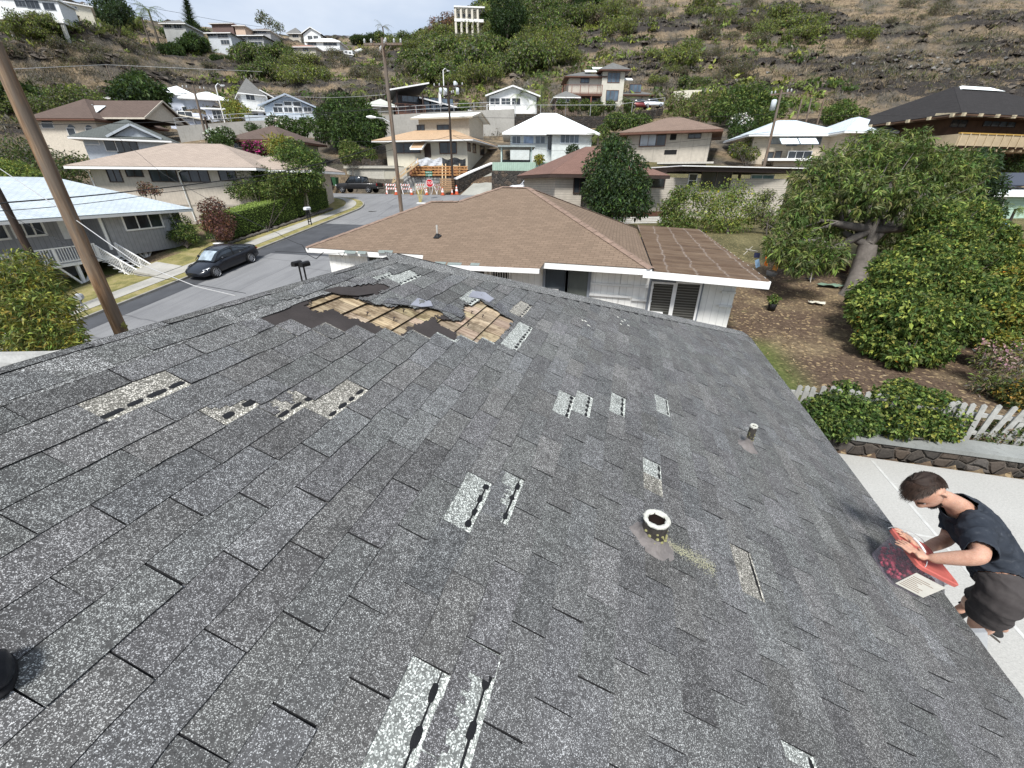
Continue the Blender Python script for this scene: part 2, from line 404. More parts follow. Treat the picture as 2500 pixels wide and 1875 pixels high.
# patches where a tab is gone: paler shingle underneath, sealant dabs, nail holes
def patch(k,i0,i1,kind,dots=True,cut=True,off=0):
 mt = {'fresh': M_fresh,'tan': M_tan}[kind]; ph = phase(k); s0,s1 = rowb(k) - .004,rowb(k + 1)
 n = max(2,int((i1 - i0) * 14)); t = ph + np.linspace(i0,i1,n) * TAB
 fr = np.linspace(0,1,8); GS,GT = np.meshgrid(fr,t,indexing='ij')
 S = s0 + (s1 - s0) * GS; S = S + sag(S,GT); Vv = rsv(S,GT,.0014 + .0010 * GS).reshape(-1,3)
 b = n; Fv = [[i * b + j,(i + 1) * b + j,(i + 1) * b + j + 1,i * b + j + 1] for i in range(7) for j in range(n - 1)]
 sc = np.array([[1.45,1.45,1.42] if f[0] // b >= 6 else [1,1,1] for f in Fv]) * random.uniform(.9,1.1)
 return Vv,Fv,sc
groups = {'fresh': [[],[],[]],'tan': [[],[],[]]}
seal = MB()
def dab(s,t,ls,lt,rot=0):
 n = 10; pts = []
 for j in range(n):
  a = 2 * math.pi * j / n; rr = random.uniform(.82,1.12)
  x = math.cos(a) * ls * rr; y = math.copysign(abs(math.sin(a)) ** .6,math.sin(a)) * lt * rr
  pts.append((s + x,t + y))
 pts = [(p[0] + float(sag(p[0],p[1])),p[1]) for p in pts]
 seal.add([rs(p[0],p[1],.0040) for p in pts] + [rs(s + float(sag(s,t)),t,.0048)],[(i,(i + 1) % n,n) for i in range(n)])
def addpatch(k,i0,i1,kind,dots=4,fr=.80,size=(.011,.028),line=.0):
 Vv,Fv,sc = patch(k,i0,i1,kind); put(npmesh('exposed_shingle',Vv,np.array(Fv),{'fresh': M_fresh,'tan': M_tan}[kind],None,sc))
 s = rowb(k) + EXPO * fr
 for j in range(dots):
  t = phase(k) + (i0 + (i1 - i0) * (j + .5 + random.uniform(-.1,.1)) / dots) * TAB
  dab(s + random.uniform(-.003,.003),t,size[0] * random.uniform(.8,1.2),size[1] * random.uniform(.7,1.2))
 if line:
  t = phase(k) + np.array([i0,i1]) * TAB
  dab(s,(t[0] + t[1]) / 2,line,(t[1] - t[0]) / 2)
addpatch(7,-2.9,-1,'fresh',5,.78,(.011,.035),.0035); addpatch(8,-2.5,-1,'fresh',3,.82,(.017,.035),.004)
addpatch(6,1,2,'fresh',4,.82,(.014,.025),.004); addpatch(7,1,2,'fresh',3,.82,(.013,.022),.005)
addpatch(0,4,5,'tan',4,.84,(.010,.03)); addpatch(-1,4,4.7,'tan',3,.80,(.012,.03)); addpatch(-2,3.9,4.5,'tan',2,.72,(.016,.03))
addpatch(-4,4,5,'tan',4,.78,(.013,.036)); addpatch(8,4,5,'fresh',5,.82,(.012,.024),.003); addpatch(9,4,5,'fresh',5,.78,(.011,.022),.003)
addpatch(11,4,5,'fresh',4,.8,(.012,.03),.003); addpatch(14,4,5,'fresh',3,.86,(.008,.035),.003)
addpatch(13,1.5,2,'fresh',2,.9,(.009,.03),.003); addpatch(13,1,1.5,'tan',0); addpatch(17,-2,-1,'tan',1,.88,(.006,.07),.006)
addpatch(17,-4.2,-4,'fresh',1,.82,(.008,.03)); addpatch(-5,11,11.8,'fresh',5,.9,(.011,.016)); addpatch(-4,11,12.2,'fresh',6,.85,(.012,.016))
addpatch(0,10.3,11.5,'fresh',6,.8,(.012,.018)); addpatch(3,10,11.4,'tan',7,.85,(.012,.018)); addpatch(4,7.3,9.3,'fresh',10,.82,(.012,.02))
for k in range(-5,4):               # the steps along the lower edge of the bared felt
 i1 = (vleft(k) * HS - phase(k)) / TAB
 if k >= 0: i1 += .05
 addpatch(k,i1 - .52,i1 + .02,'tan' if k < 1 else 'fresh',2,.86,(.012,.02))
put(seal.build('sealant_dabs',M_seal))
# backing sheet under the shingles (hole where boards show), felt, boards
ns,nt_ = 130,190
gs = np.linspace(-1.50,-.60,ns) * HS; gt = np.linspace(.95,2.42,nt_) * HS
GS,GT = np.meshgrid(gs,gt,indexing='ij')
HH = -.0025 + (fbm(GT * 7,GS * 7,o=3) - .5) * .006
W = wood((GS[:-1,:-1] + GS[1:,1:]) / 2,(GT[:-1,:-1] + GT[1:,1:]) / 2)
JS = GS + (fbm(GT * 70,GS * 70,o=2) - .5) * .010; JT = GT + (fbm(GT * 70 + 30,GS * 70,o=2) - .5) * .010
JS[0] = GS[0]; JS[-1] = GS[-1]; JT[:,0] = GT[:,0]; JT[:,-1] = GT[:,-1]
V = []; F = []; C = []; MI = []
boundary_grid(JS,JT,np.minimum(HH,-.0008),~W,(1,1,1),.004)
put(npmesh('roofing_felt',np.array(V),np.array(F),[M_felt,M_felt],None,smooth=False))
bk = MB()
a0,a1,b0,b1 = gs[0],gs[-1],gt[0],gt[-1]
def rq(s0,s1,t0,t1,n=-.001): bk.poly([rs(s0,t0,n),rs(s1,t0,n),rs(s1,t1,n),rs(s0,t1,n)])
rq(RIDGE,a0,-8,b1); rq(a0,EAVE,-8,b0); rq(a1,EAVE,b0,b1)
bk.poly([rs(RIDGE,b1,-.001),rs(EAVE,b1,-.001),rs(EAVE,float(thip(EAVE)),-.001),rs(float((b1 / HS - 2.2) / 1.035 - 1.41) * HS / CS if False else RIDGE,float(thip(RIDGE)) if float(thip(RIDGE)) > b1 else b1,-.001)])
put(bk.build('backing',M_under))
def woodmat():
 m,nt,b = nodes_of('old_cedar',.85,0,.15); v = coords(nt,'Object',(3,60,3)); v2 = coords(nt,'Object',(1,1,1))
 g = noise(nt,v,1.2,6,.65); g2 = noise(nt,v2,7,4,.7); a = N(nt,'ShaderNodeAttribute',attribute_name='fc')
 k = ramp(nt,g,[(.28,(.12,.08,.05)),(.42,(.29,.225,.16)),(.56,(.43,.355,.265)),(.75,(.56,.49,.39))])
 k = mixc(nt,ramp(nt,g2,[(.48,(0,0,0)),(.62,(.85,.85,.85))]),k,(.13,.095,.065)); k = mixc(nt,1,k,a.outputs['Color'],'MULTIPLY')
 nt.links.new(k,b.inputs['Base Color']); bump(nt,b,g,.6,.006); return m
M_wood = woodmat()
V = []; F = []; C = []; MI = []
k = 0; s = -1.48 * HS
while s < -.6 * HS:
 t = 1.3 * HS + random.uniform(-.1,0)
 while t < 2.4 * HS:
  w = random.uniform(.10,.19); tn = random.uniform(.65,1.2); cc = (tn,tn * random.uniform(.92,1.02),tn * random.uniform(.8,1.02))
  b = len(V)
  for (ds,h) in ((-.004,-.026),(.152,-.010)):
   for tt in (t + .002,t + w - .002): V.append(rs(s + ds,tt,h))
  for tt in (t + .002,t + w - .002): V.append(rs(s + .152,tt,-.026))
  F.append([b,b + 2,b + 3,b + 1]); C.append(cc); MI.append(0); F.append([b + 2,b + 4,b + 5,b + 3]); C.append((.15,.13,.11)); MI.append(0)
  t += w
 s += .150
put(npmesh('cedar_boards',np.array(V),np.array(F),[M_wood],None,np.array(C)))
bk = MB(); bk.poly([rs(gs[0],gt[0],-.03),rs(gs[-1],gt[0],-.03),rs(gs[-1],gt[-1],-.03),rs(gs[0],gt[-1],-.03)])
put(bk.build('roof_deck',mat('dark_deck',(.03,.022,.015),.9)))
# torn shingle flaps curling up at the upper edge of the hole
def flap(pts,lift,mat_=M_sh,name='torn_shingle',und=(.85,.86,.92)):
 c = np.mean(pts,0); n = len(pts); rings = []; Vv = []; Fv = []
 for q,h in ((1.0,0),(.6,1),(.25,1)):
  for i,p in enumerate(pts):
   x = c + (np.array(p) - c) * q; hh = lift[i] * .28 * q + .0045
   Vv.append(rs(x[0] * HS,x[1] * HS,hh))
 for r_ in range(2):
  for i in range(n):
   j = (i + 1) % n; Fv.append([r_ * n + i,r_ * n + j,(r_ + 1) * n + j,(r_ + 1) * n + i])
 for i in range(0,n - 2,1): Fv.append([2 * n,2 * n + i + 1,2 * n + i + 2,2 * n + i + 2]) if False else None
 Vv.append(rs(c[0] * HS,c[1] * HS,.008)); e = len(Vv) - 1
 for i in range(n): Fv.append([2 * n + i,2 * n + (i + 1) % n,e,e])
 mb = MB()
 mb.add(Vv,[tuple(dict.fromkeys(f)) for f in Fv]); o = mb.build(name,[mat_])
 a = o.data.attributes.new('fc','FLOAT_COLOR','FACE'); k = len(o.data.polygons); a.data.foreach_set('color',np.tile(np.array([*und,1],np.float32),k))
 sd = o.modifiers.new('s','SOLIDIFY'); sd.thickness = .004; return put(o)
flap([(-1.44,1.56),(-1.37,1.60),(-1.32,1.66),(-1.30,1.76),(-1.35,1.80),(-1.43,1.66)],[.0,.012,.03,.01,.0,.0],M_felt)
flap([(-1.22,1.71),(-1.17,1.765),(-1.13,1.82),(-1.15,1.88),(-1.20,1.87),(-1.24,1.78)],[.01,.035,.02,.0,.0,.0],M_sh,und=(.9,.9,.95))
flap([(-1.13,1.83),(-1.08,1.86),(-1.05,1.93),(-1.09,1.99),(-1.15,1.95)],[.02,.045,.04,.01,.0],mat('shingle_back',(.24,.25,.29),.8))
flap([(-1.08,1.90),(-1.02,1.93),(-.96,1.97),(-.89,1.96),(-.895,2.02),(-.95,2.07),(-1.0,2.08),(-1.07,2.02)],[.0,.02,.02,.05,.045,.02,0,0],M_sh)
flap([(-.98,2.30),(-.91,2.36),(-.86,2.36),(-.86,2.46),(-.94,2.50),(-1.0,2.42)],[.0,.03,.03,.02,.0,.0],mat('shingle_back',(.24,.25,.29),.8))
flap([(-.89,2.33),(-.80,2.34),(-.70,2.30),(-.71,2.37),(-.80,2.46),(-.88,2.46)],[.02,.03,.01,.0,.0,.0],M_sh)
nl = MB()
for (x,y) in ((820,405),(1065,385),(1470,390),(1525,395),(1000,440),(1500,480),(1600,420)):
 s,t = roofpix(600 + x / 2.765,620 + y / 2.765); nl.tube([rs(s,t,-.01),rs(s,t,.012)],.004,6); nl.tube([rs(s,t,.012),rs(s,t,.014)],.009,8)
put(nl.build('nails',mat('rusty_nail',(.05,.035,.03),.6)))
# ridge and hip caps
def cap(a,b,d1,d2,name,piece=.31,w=.165,bow=True):
 """a->b axis points on the crest, d1/d2 unit directions down each face"""
 global V,F,C,MI
 V = []; F = []; C = []; MI = []
 a = np.array(a); b = np.array(b); L = np.linalg.norm(b - a); ax = (b - a) / L; d1 = np.array(d1) / np.linalg.norm(d1); d2 = np.array(d2) / np.linalg.norm(d2)
 up = np.array([0,0,1.]); n = int(L / piece) + 1
 for i in range(n):
  x0 = i * piece; x1 = min(L,(i + 1) * piece + .01); tone = random.uniform(.85,1.15); ww = w * random.uniform(.97,1.04); off = random.uniform(-.006,.006)
  seg = 5; base = len(V)
  for j in range(seg):
   f = j / (seg - 1); c = a + ax * (x0 + (x1 - x0) * f); lift = (.013 if name[0] == 'h' else .006) + .003 * f
   wob = (float(fbm(np.array([c[1] * 4]),np.array([c[0] * 4]),o=2)[0]) - .5) * .02
   for q in (-1,-.6,-.22,0,.22,.6,1):
    dd = d1 if q < 0 else d2; rad = abs(q) * (ww + off + wob)
    p = c + dd * rad + up * lift; p = p - up * (.010 * (1 - abs(q) * 4) if abs(q) < .23 else 0)
    V.append(tuple(p))
   if True:
    pass
  for j in range(seg - 1):
   for q in range(6):
    F.append([base + j * 7 + q,base + j * 7 + q + 1,base + (j + 1) * 7 + q + 1,base + (j + 1) * 7 + q]); C.append((tone,) * 3); MI.append(0)
  for q0 in (0,6):                                  # dark edge down to the field
   for j in range(seg - 1):
    i0,i1 = base + j * 7 + q0,base + (j + 1) * 7 + q0; e = len(V)
    V.append((V[i0][0],V[i0][1],V[i0][2] - .012)); V.append((V[i1][0],V[i1][1],V[i1][2] - .012)); F.append([i0,i1,e + 1,e]); C.append((.3,) * 3); MI.append(1)
 return put(npmesh(name,np.array(V),np.array(F),[M_cap,M_under],None,np.array(C),mi=MI))
apex = np.array(rs(RIDGE,float(thip(RIDGE)))); corner = np.array(rs(EAVE,float(thip(EAVE))))
cap(np.array(rs(RIDGE,-8)),apex + np.array([0,.04,-.004]),(-CS,0,-SN),(CS,0,-SN),'ridge_cap',w=.19)
hd = corner - apex; hd /= np.linalg.norm(hd)
nface = np.array([SN,0,CS]); d2 = np.cross(nface,hd); d2 = d2 if d2[0] < 0 else -d2      # within our face pointing away from hip, up-left
nfar = np.array([0,SN,CS]); d1 = np.cross(nfar,hd); d1 = d1 if d1[1] > 0 else -d1
cap(apex + hd * .10,corner,-d2 * -1 if False else d1 * np.array([1,1,1]),d2,'hip_cap',w=.17)
bk = MB(); farz = rs(EAVE,0)[2]; XR = rs(RIDGE,0)[0]
XL = 2 * XR - rs(EAVE,0)[0]
bk.poly([tuple(apex),tuple(corner),(XL,corner[1],farz)][::-1]); bk.poly([tuple(apex),(XL,corner[1],farz),(XL,-8,farz),(XR,-8,apex[2])])
put(bk.build('rear_slopes',M_cap))
bk = MB(); ex = rs(EAVE,0)[0]
bk.box(((ex + XL) / 2,(corner[1] - 8) / 2,farz - .10),(ex - XL - .04,corner[1] + 8 - .04,.14)); put(bk.build('fascia',mat('grey_fascia',(.28,.29,.30))))
bk = MB(); bk.box(((ex + XL) / 2,(corner[1] - 8) / 2,farz - 1.6),(ex - XL - 1.2,corner[1] + 8 - 1.2,2.9)); put(bk.build('wall',siding('pale_wall',(.55,.56,.55),.2,'xy')))
bk = MB(); q = [PD(-160,872,2.72),PD(120,866,3.1),PD(262,845,3.3),PD(262,905,3.3),PD(-160,960,2.72)]
bk.prism(q,(0,0.03,0.02),1); o = bk.build('lean_to_roof',mat('rolled_roofing',(.46,.46,.44),.9,.25,9,fine=90)); put(o)
# vent pipes
def rough_white(name,c): return mat(name,c,.9,.3,40,fine=160,bmp=.6)
M_crust = rough_white('white_crust',(.55,.55,.50)); M_iron = mat('old_iron',(.045,.040,.036),.8,.5,30,fine=120); M_moss = mat('lichen',(.22,.21,.10),.95,.5,50)
M_mast = mat('mastic',(.17,.155,.15),.85,.25,20,fine=90,bmp=.6)
def vent(px,py,rad,h,label,lean=(0,0),skirt=1.9,name='vent_pipe'):
 s,t = roofpix(px,py); b = rs(s,t)
 e = empty(name,b,0,label,'pipe',None)
 T = Matrix.Translation((0,0,0)); sh = Matrix(((1,0,lean[0],0),(0,1,lean[1],0),(0,0,1,0),(0,0,0,1)))
 mb = MB(); mb.lathe([(rad * 1.02,-.05),(rad * 1.02,h * .5),(rad,h * .97)],n=28,M=sh,jit=.02); mb.build('pipe_body',M_iron,e)
 mb = MB(); mb.lathe([(rad * .98,h * .9),(rad * 1.08,h * .93),(rad * 1.10,h * .98),(rad * .97,h * 1.01),(rad * .76,h * .99),(rad * .70,h * .9)],n=28,M=sh,jit=.09); mb.build('pipe_rim',M_crust,e)
 mb = MB(); mb.lathe([(rad * .73,h * .95),(rad * .7,h * .2),(.001,h * .15)],n=20,M=sh); mb.build('pipe_bore',mat('dark_bore',(.012,.006,.005)),e)
 mb = MB(); n = 26; ring = []
 prof = [(1.03,.42),(1.15,.25),(skirt * .72,.07),(skirt,.012)]
 for q,(rr,hh) in enumerate(prof):
  for i in range(n):
   a = 2 * math.pi * i / n; k_ = random.uniform(.9,1.12) if q > 1 else 1
   dx,dy = math.cos(a) * rad * rr * k_,math.sin(a) * rad * rr * k_
   ring.append((dx + lean[0] * hh * h,dy,-dx * SN / CS + max(hh * h,.004)))
 fs = [(q * n + i,q * n + (i + 1) % n,(q + 1) * n + (i + 1) % n,(q + 1) * n + i) for q in range(3) for i in range(n)]
 mb.add(ring,fs,0,True); mb.build('mastic_collar',M_mast,e)
 mb = MB()
 for i in range(26):
  a = random.uniform(-2.8,.5); z = random.uniform(.25,.7) * h; r0 = random.uniform(.003,.010) * rad / .058
  mb.lathe([(r0,-r0 * .4),(r0 * .7,r0 * .4),(.0005,r0 * .6)],(math.cos(a) * rad * 1.03 + lean[0] * z,math.sin(a) * rad * 1.03 + lean[1] * z,z),7)
 mb.build('lichen',M_moss,e)
 return e
vent(1592,1318,.058,.145,'wide stubby vent pipe with a crusted white rim and grey mastic collar',skirt=1.9)
vent(1824,1092,.027,.215,'thin tall vent pipe further down the roof, near the far eave',skirt=3.0)
st = MB()
s0,t0 = roofpix(1618,1322); s1,t1 = roofpix(1742,1392)
for i in range(900):
 f = random.random() ** .8; w = .02 + .035 * f; s = s0 + (s1 - s0) * f + random.gauss(0,.008); t = t0 + (t1 - t0) * f + random.gauss(0,w * .55); r0 = random.uniform(.0014,.0028)
 st.add([rs(s - r0,t,.0085),rs(s,t - r0,.0085),rs(s + r0,t,.0085),rs(s,t + r0,.0085)],[(0,1,2,3)])
put(st.build('lime_stain',mat('lime',(.42,.41,.28))))
st = MB()
for (x,y) in ((1425,785),(1432,795),(1418,783),(1505,775),(1515,785),(1522,782),(1512,792),(1530,795)):
 s,t = roofpix(x,y); l = random.uniform(.02,.06)
 st.add([rs(s,t,.009),rs(s + .02,t - .006,.009),rs(s + l,t + .015,.009),rs(s + .006,t + .03,.009)],[(0,1,2,3)])
put(st.build('torn_spots',M_crust))
# toe of a dark boot at the lower left
bt = empty('boot',rs(*roofpix(-60,1640)),0,'dark boot toe poking in at the lower left corner of the roof','boot')
s,t = roofpix(44,1640); tip = np.array(rs(s,t,.0)); s2,t2 = roofpix(-190,1735); heel = np.array(rs(s2,t2,.0)); ln = np.linalg.norm(tip - heel)
dv = (tip - heel) / ln; upn = np.array([SN,0,CS]); sd = np.cross(upn,dv); o0 = np.array(bt.location)
def bootmesh(prof,name,m):
 mb = MB(); n = 14; vs = []
 for (x,w,h,z0) in prof:
  for i in range(n):
   a = 2 * math.pi * i / n; vs.append(heel + dv * x * ln + sd * math.cos(a) * w + upn * (z0 + h * .5 + math.sin(a) * h * .5) - o0)
 fs = [(q * n + i,q * n + (i + 1) % n,(q + 1) * n + (i + 1) % n,(q + 1) * n + i) for q in range(len(prof) - 1) for i in range(n)]
 mb.add(vs,fs + [tuple(range(n))[::-1],tuple(range((len(prof) - 1) * n,len(prof) * n))],0,True); return mb.build(name,m,bt)
bootmesh([(0,.032,.10,.015),(.3,.036,.10,.015),(.6,.044,.075,.015),(.8,.046,.062,.015),(.93,.038,.05,.015),(.985,.02,.03,.018),(1.0,.006,.012,.022)],'upper',mat('black_leather',(.014,.016,.022),.35,.3,30))
bootmesh([(0,.036,.018,.002),(.5,.044,.018,.002),(.8,.052,.018,.002),(.95,.042,.018,.002),(1.0,.024,.018,.002),(1.015,.008,.016,.003)],'sole',mat('rubber_sole',(.010,.010,.012),.7))
# GROUND, ROAD, HILLSIDE
def roadz(Y):
 Y = np.asarray(Y,float); a = -5.5 + .16 * (Y - 20.2)
 return np.where(Y < 46,a,-5.5 + .16 * 25.8 + .05 * (Y - 46))
YP = [-40,8.6,8.8,14,20,26,31,36,44,55]
ZP = [-5.0,-5.0,-4.74,-4.62,-4.0,-3.2,-2.75,-2.7,-2.2,-1.0]
def near_z(X,Y):
 X = np.asarray(X,float); Y = np.asarray(Y,float)
 zr = roadz(Y); right = np.interp(Y,YP,ZP)
 w = smooth(X,-17.0,-9.0)
 z = zr * (1 - w) + right * w
 z = z + np.clip(-30.2 - X,0,40) * .035 * (Y < 42)
 return z
def near_mask(X,Y):                     # 1 near, 0 far
 X = np.asarray(X,float); Y = np.asarray(Y,float)
 a = 1 - smooth(Y,49.5,54); b = 1 - smooth(-X,42,50); c = 1 - smooth(X,26,34)
 d = np.where(X > -10,1 - smooth(Y,40,47),1.0)
 return a * b * c * d
CT = """0 430 58;0 330 72;0 250 84;0 170 100;0 100 112;0 40 124;0 -60 150;
150 420 56;150 330 70;150 250 86;150 170 108;150 100 128;150 50 120;
300 380 56;300 320 68;300 250 88;300 180 112;300 110 140;300 70 145;
460 330 66;460 325 72;460 288 76;460 230 100;460 150 140;460 105 155;
600 330 64;600 325 72;600 292 77;600 220 104;600 150 150;
760 420 54;760 335 66;760 325 72;760 287 78;760 200 110;760 150 160;
940 425 56;940 345 66;940 325 73;940 278 79;940 220 95;940 165 130;940 130 175;
1060 420 55;1060 340 66;1060 320 74;1060 270 80;1060 200 100;1060 130 140;1060 90 165;
1240 400 55;1240 320 68;1240 312 74;1240 262 80;1240 200 96;1240 110 130;1240 20 165;1240 -60 200;
1420 400 50;1420 320 64;1420 305 72;1420 262 80;1420 160 100;1420 60 130;1420 -40 165;1420 -120 200;
1560 430 42;1560 350 54;1560 300 68;1560 255 80;1560 130 105;1560 20 135;1560 -80 170;1560 -180 210;
1760 430 42;1760 350 55;1760 290 66;1760 240 76;1760 130 100;1760 20 130;1760 -80 160;1760 -180 210;
1950 430 42;1950 340 56;1950 280 66;1950 220 78;1950 120 100;1950 20 125;1950 -80 155;1950 -200 210;
2200 460 38;2200 350 50;2200 280 60;2200 220 72;2200 130 92;2200 20 118;2200 -90 150;2200 -200 200;
2450 480 36;2450 370 46;2450 290 56;2450 220 68;2450 130 86;2450 20 110;2450 -90 140;2450 -220 190;
2750 520 34;2750 400 44;2750 300 56;2750 180 74;2750 20 105;2750 -120 140;
80 55 88;190 42 96;420 78 132;540 78 168;535 122 138;600 116 142;640 88 172;718 100 188;760 102 183;780 122 172;830 142 163;735 132 152;880 130 168;1150 66 155;
430 285 80;620 264 82;700 294 70;320 260 75;160 350 60;290 380 50;630 372 52;1000 284 72;1080 280 74;930 286 70;1050 395 56;1340 390 52;1250 264 71;1390 264 75;1500 264 80;1580 272 82;1640 388 50;1940 400 48;2130 390 46;2400 450 44;2600 450 42"""
CREST = "150 0 140;300 42 165;460 68 180;560 76 185;640 84 190;760 96 196;860 98 206;960 100 205;1050 62 185;1100 45 170"
cps = []
for t in CT.replace('\n','').split(';'):
 if t.strip():
  x,y,r_ = map(float,t.split()); cps.append(PD(x,y,r_))
for t in CREST.split(';'):
 x,y,r_ = map(float,t.split()); c0 = PD(x,y,r_); cps.append(c0)
 for k_,dz_ in ((1.12,6),(1.35,22),(1.7,40)): c1 = c0 * k_; c1[2] = c0[2] - dz_; cps.append(c1)
for a in np.linspace(0,2 * math.pi,28,endpoint=False):      # tie to the near ground and close the sides
 X,Y = 34 * math.cos(a),20 + 26 * math.sin(a)
 if Y < 40: cps.append(np.array([X * 1.1,Y,float(near_z(np.clip(X,-34,25),Y))]))
for X in (-38,-32,-26,-20): cps.append(np.array([X,49.0,float(roadz(49))]))
for X,Y,Z in ((-90,0,0),(-90,-60,-6),(0,-80,-9),(80,-60,-5),(80,0,0),(-160,30,45),(130,20,25),(150,80,75),(0,-200,-25),(-200,-100,0),(200,-100,5)): cps.append(np.array([X,Y,Z],float))
cps = np.array(cps)
_D = np.linalg.norm(cps[:,None,:2] - cps[None,:,:2],axis=2); n_cp = len(cps)
_A = np.zeros((n_cp + 3,n_cp + 3)); _A[:n_cp,:n_cp] = _D - np.eye(n_cp) * 1.2; _A[:n_cp,n_cp] = 1; _A[:n_cp,n_cp + 1:] = cps[:,:2]; _A[n_cp,:n_cp] = 1; _A[n_cp + 1:,:n_cp] = cps[:,:2].T
_wrbf = np.linalg.solve(_A,np.concatenate([cps[:,2],[0,0,0]]))
def far_z(X,Y):
 X = np.asarray(X,float); Y = np.asarray(Y,float); sh = X.shape; x = X.ravel(); y = Y.ravel(); out = np.empty(len(x))
 for i in range(0,len(x),20000):
  xx = x[i:i + 20000]; yy = y[i:i + 20000]
  d = np.sqrt((xx[:,None] - cps[None,:,0]) ** 2 + (yy[:,None] - cps[None,:,1]) ** 2)
  out[i:i + 20000] = d @ _wrbf[:n_cp] + _wrbf[n_cp] + _wrbf[n_cp + 1] * xx + _wrbf[n_cp + 2] * yy
 return out.reshape(sh)
def gz(X,Y):
 m = near_mask(X,Y); return near_z(X,Y) * m + far_z(X,Y) * (1 - m)
def rocky(X,Y,Z):
 r_ = np.hypot(X,Y); m = smooth(r_,88,108) * (1 - near_mask(X,Y))
 band = fbm(X * .05 + 3,Y * .05,Z * .33,4) ; lump = fbm(X * .28,Y * .28,Z * .5,4,.6)
 cl = smooth(band,.51,.60)
 return m * ((lump - .5) * 1.7 * (.35 + cl) + cl * 1.3),cl * m
def ground_at(px,py,r0=30,r1=320):
 """first hit of the photo ray with the terrain"""
 v = ray(px,py); h = math.hypot(v[0],v[1]); rr = np.linspace(r0,r1,1200); p = v[None,:] * (rr / h)[:,None]
 zz = gz(p[:,0],p[:,1]); below = np.nonzero(p[:,2] < zz)[0]
 if len(below) == 0: return None
 q = p[below[0]]; return np.array([q[0],q[1],zz[below[0]]]),rr[below[0]]
def ringgrid(r0,r1,nr,a0,a1,na,power=1.0):
 rr = r0 + (r1 - r0) * np.linspace(0,1,nr) ** power; aa = np.radians(np.linspace(a0,a1,na))
 RR,AA = np.meshgrid(rr,aa,indexing='ij'); return RR * np.cos(AA),RR * np.sin(AA)
def gridfaces(a,b,flip=False):
 i = np.arange(a - 1)[:,None] * b + np.arange(b - 1)[None,:]; i = i.ravel()
 f = np.stack([i,i + b,i + b + 1,i + 1],1); return f[:,::-1] if flip else f
def earthmat():
 m,nt,b = nodes_of('earth',.95,0,.1); v = coords(nt)
 a = noise(nt,v,.35,6,.62); f = noise(nt,v,9,5,.75); g = noise(nt,v,1.4,5,.7); sp = N(nt,'ShaderNodeTexVoronoi',Scale=14.0); nt.links.new(v,sp.inputs['Vector'])
 dirt = ramp(nt,f,[(.3,(.045,.031,.023)),(.55,(.10,.070,.050)),(.72,(.20,.15,.105))])
 straw = ramp(nt,f,[(.3,(.085,.062,.038)),(.6,(.25,.195,.12)),(.75,(.38,.31,.20))])
 k = mixc(nt,ramp(nt,a,[(.47,(0,0,0)),(.62,(.7,.7,.7))]),dirt,straw)
 gr = ramp(nt,f,[(.3,(.035,.055,.014)),(.7,(.13,.17,.045))])
 k = mixc(nt,ramp(nt,g,[(.62,(0,0,0)),(.76,(.4,.4,.4))]),k,gr)
 sc = nt.nodes.new('ShaderNodeSeparateColor'); nt.links.new(sp.outputs['Color'],sc.inputs[0])
 k = mixc(nt,ramp(nt,sc.outputs[0],[(.90,(0,0,0)),(.93,(.6,.6,.6))]),k,(.40,.30,.17))
 at = N(nt,'ShaderNodeAttribute',attribute_name='gr'); k = mixc(nt,at.outputs['Color'],k,gr)
 nt.links.new(k,b.inputs['Base Color']); bump(nt,b,f,.6,.05); return m
M_earth = earthmat()
X,Y = ringgrid(1.0,95,260,-179.9,180,420,1.35); Z = gz(X,Y) - .02
Z = Z - 2.5 * smooth(np.hypot(X,Y),58,66) * (Y > 30) + (fbm(X * .5,Y * .5) - .5) * .12
road_m = ((X > -29.5) & (X < -15) & (Y < 53)) | ((Y > 42) & (Y < 53) & (X < -12)); Z = np.where(road_m,Z - .22,Z)
Z = np.where((Y < 8.8) & (X > -6.5) & (X < 40),np.minimum(Z,-5.12),Z)
o = npmesh('ground',np.stack([X,Y,Z],-1).reshape(-1,3),gridfaces(*X.shape),M_earth,smooth=True); tag(o,kind='structure')
at = o.data.attributes.new('gr','FLOAT_COLOR','POINT')
gm = np.zeros(X.shape)
gm = np.maximum(gm,.85 * smooth(X,3.2,3.6) * (1 - smooth(X,4.3,5.6)) * smooth(Y,8.5,10) * (1 - smooth(Y,13.8,15)))
gm = np.maximum(gm,.35 * smooth(X,10,14) * (1 - smooth(Y,10,16)))
gm = np.maximum(gm,.8 * (X < -31.5) * smooth(fbm(X * .35,Y * .35),.40,.55)); gm = np.maximum(gm,.35 * (Y > 24) * (X > 0))
g4 = np.ones((gm.size,4),np.float32); g4[:,:3] = gm.ravel()[:,None]; at.data.foreach_set('color',g4.ravel())
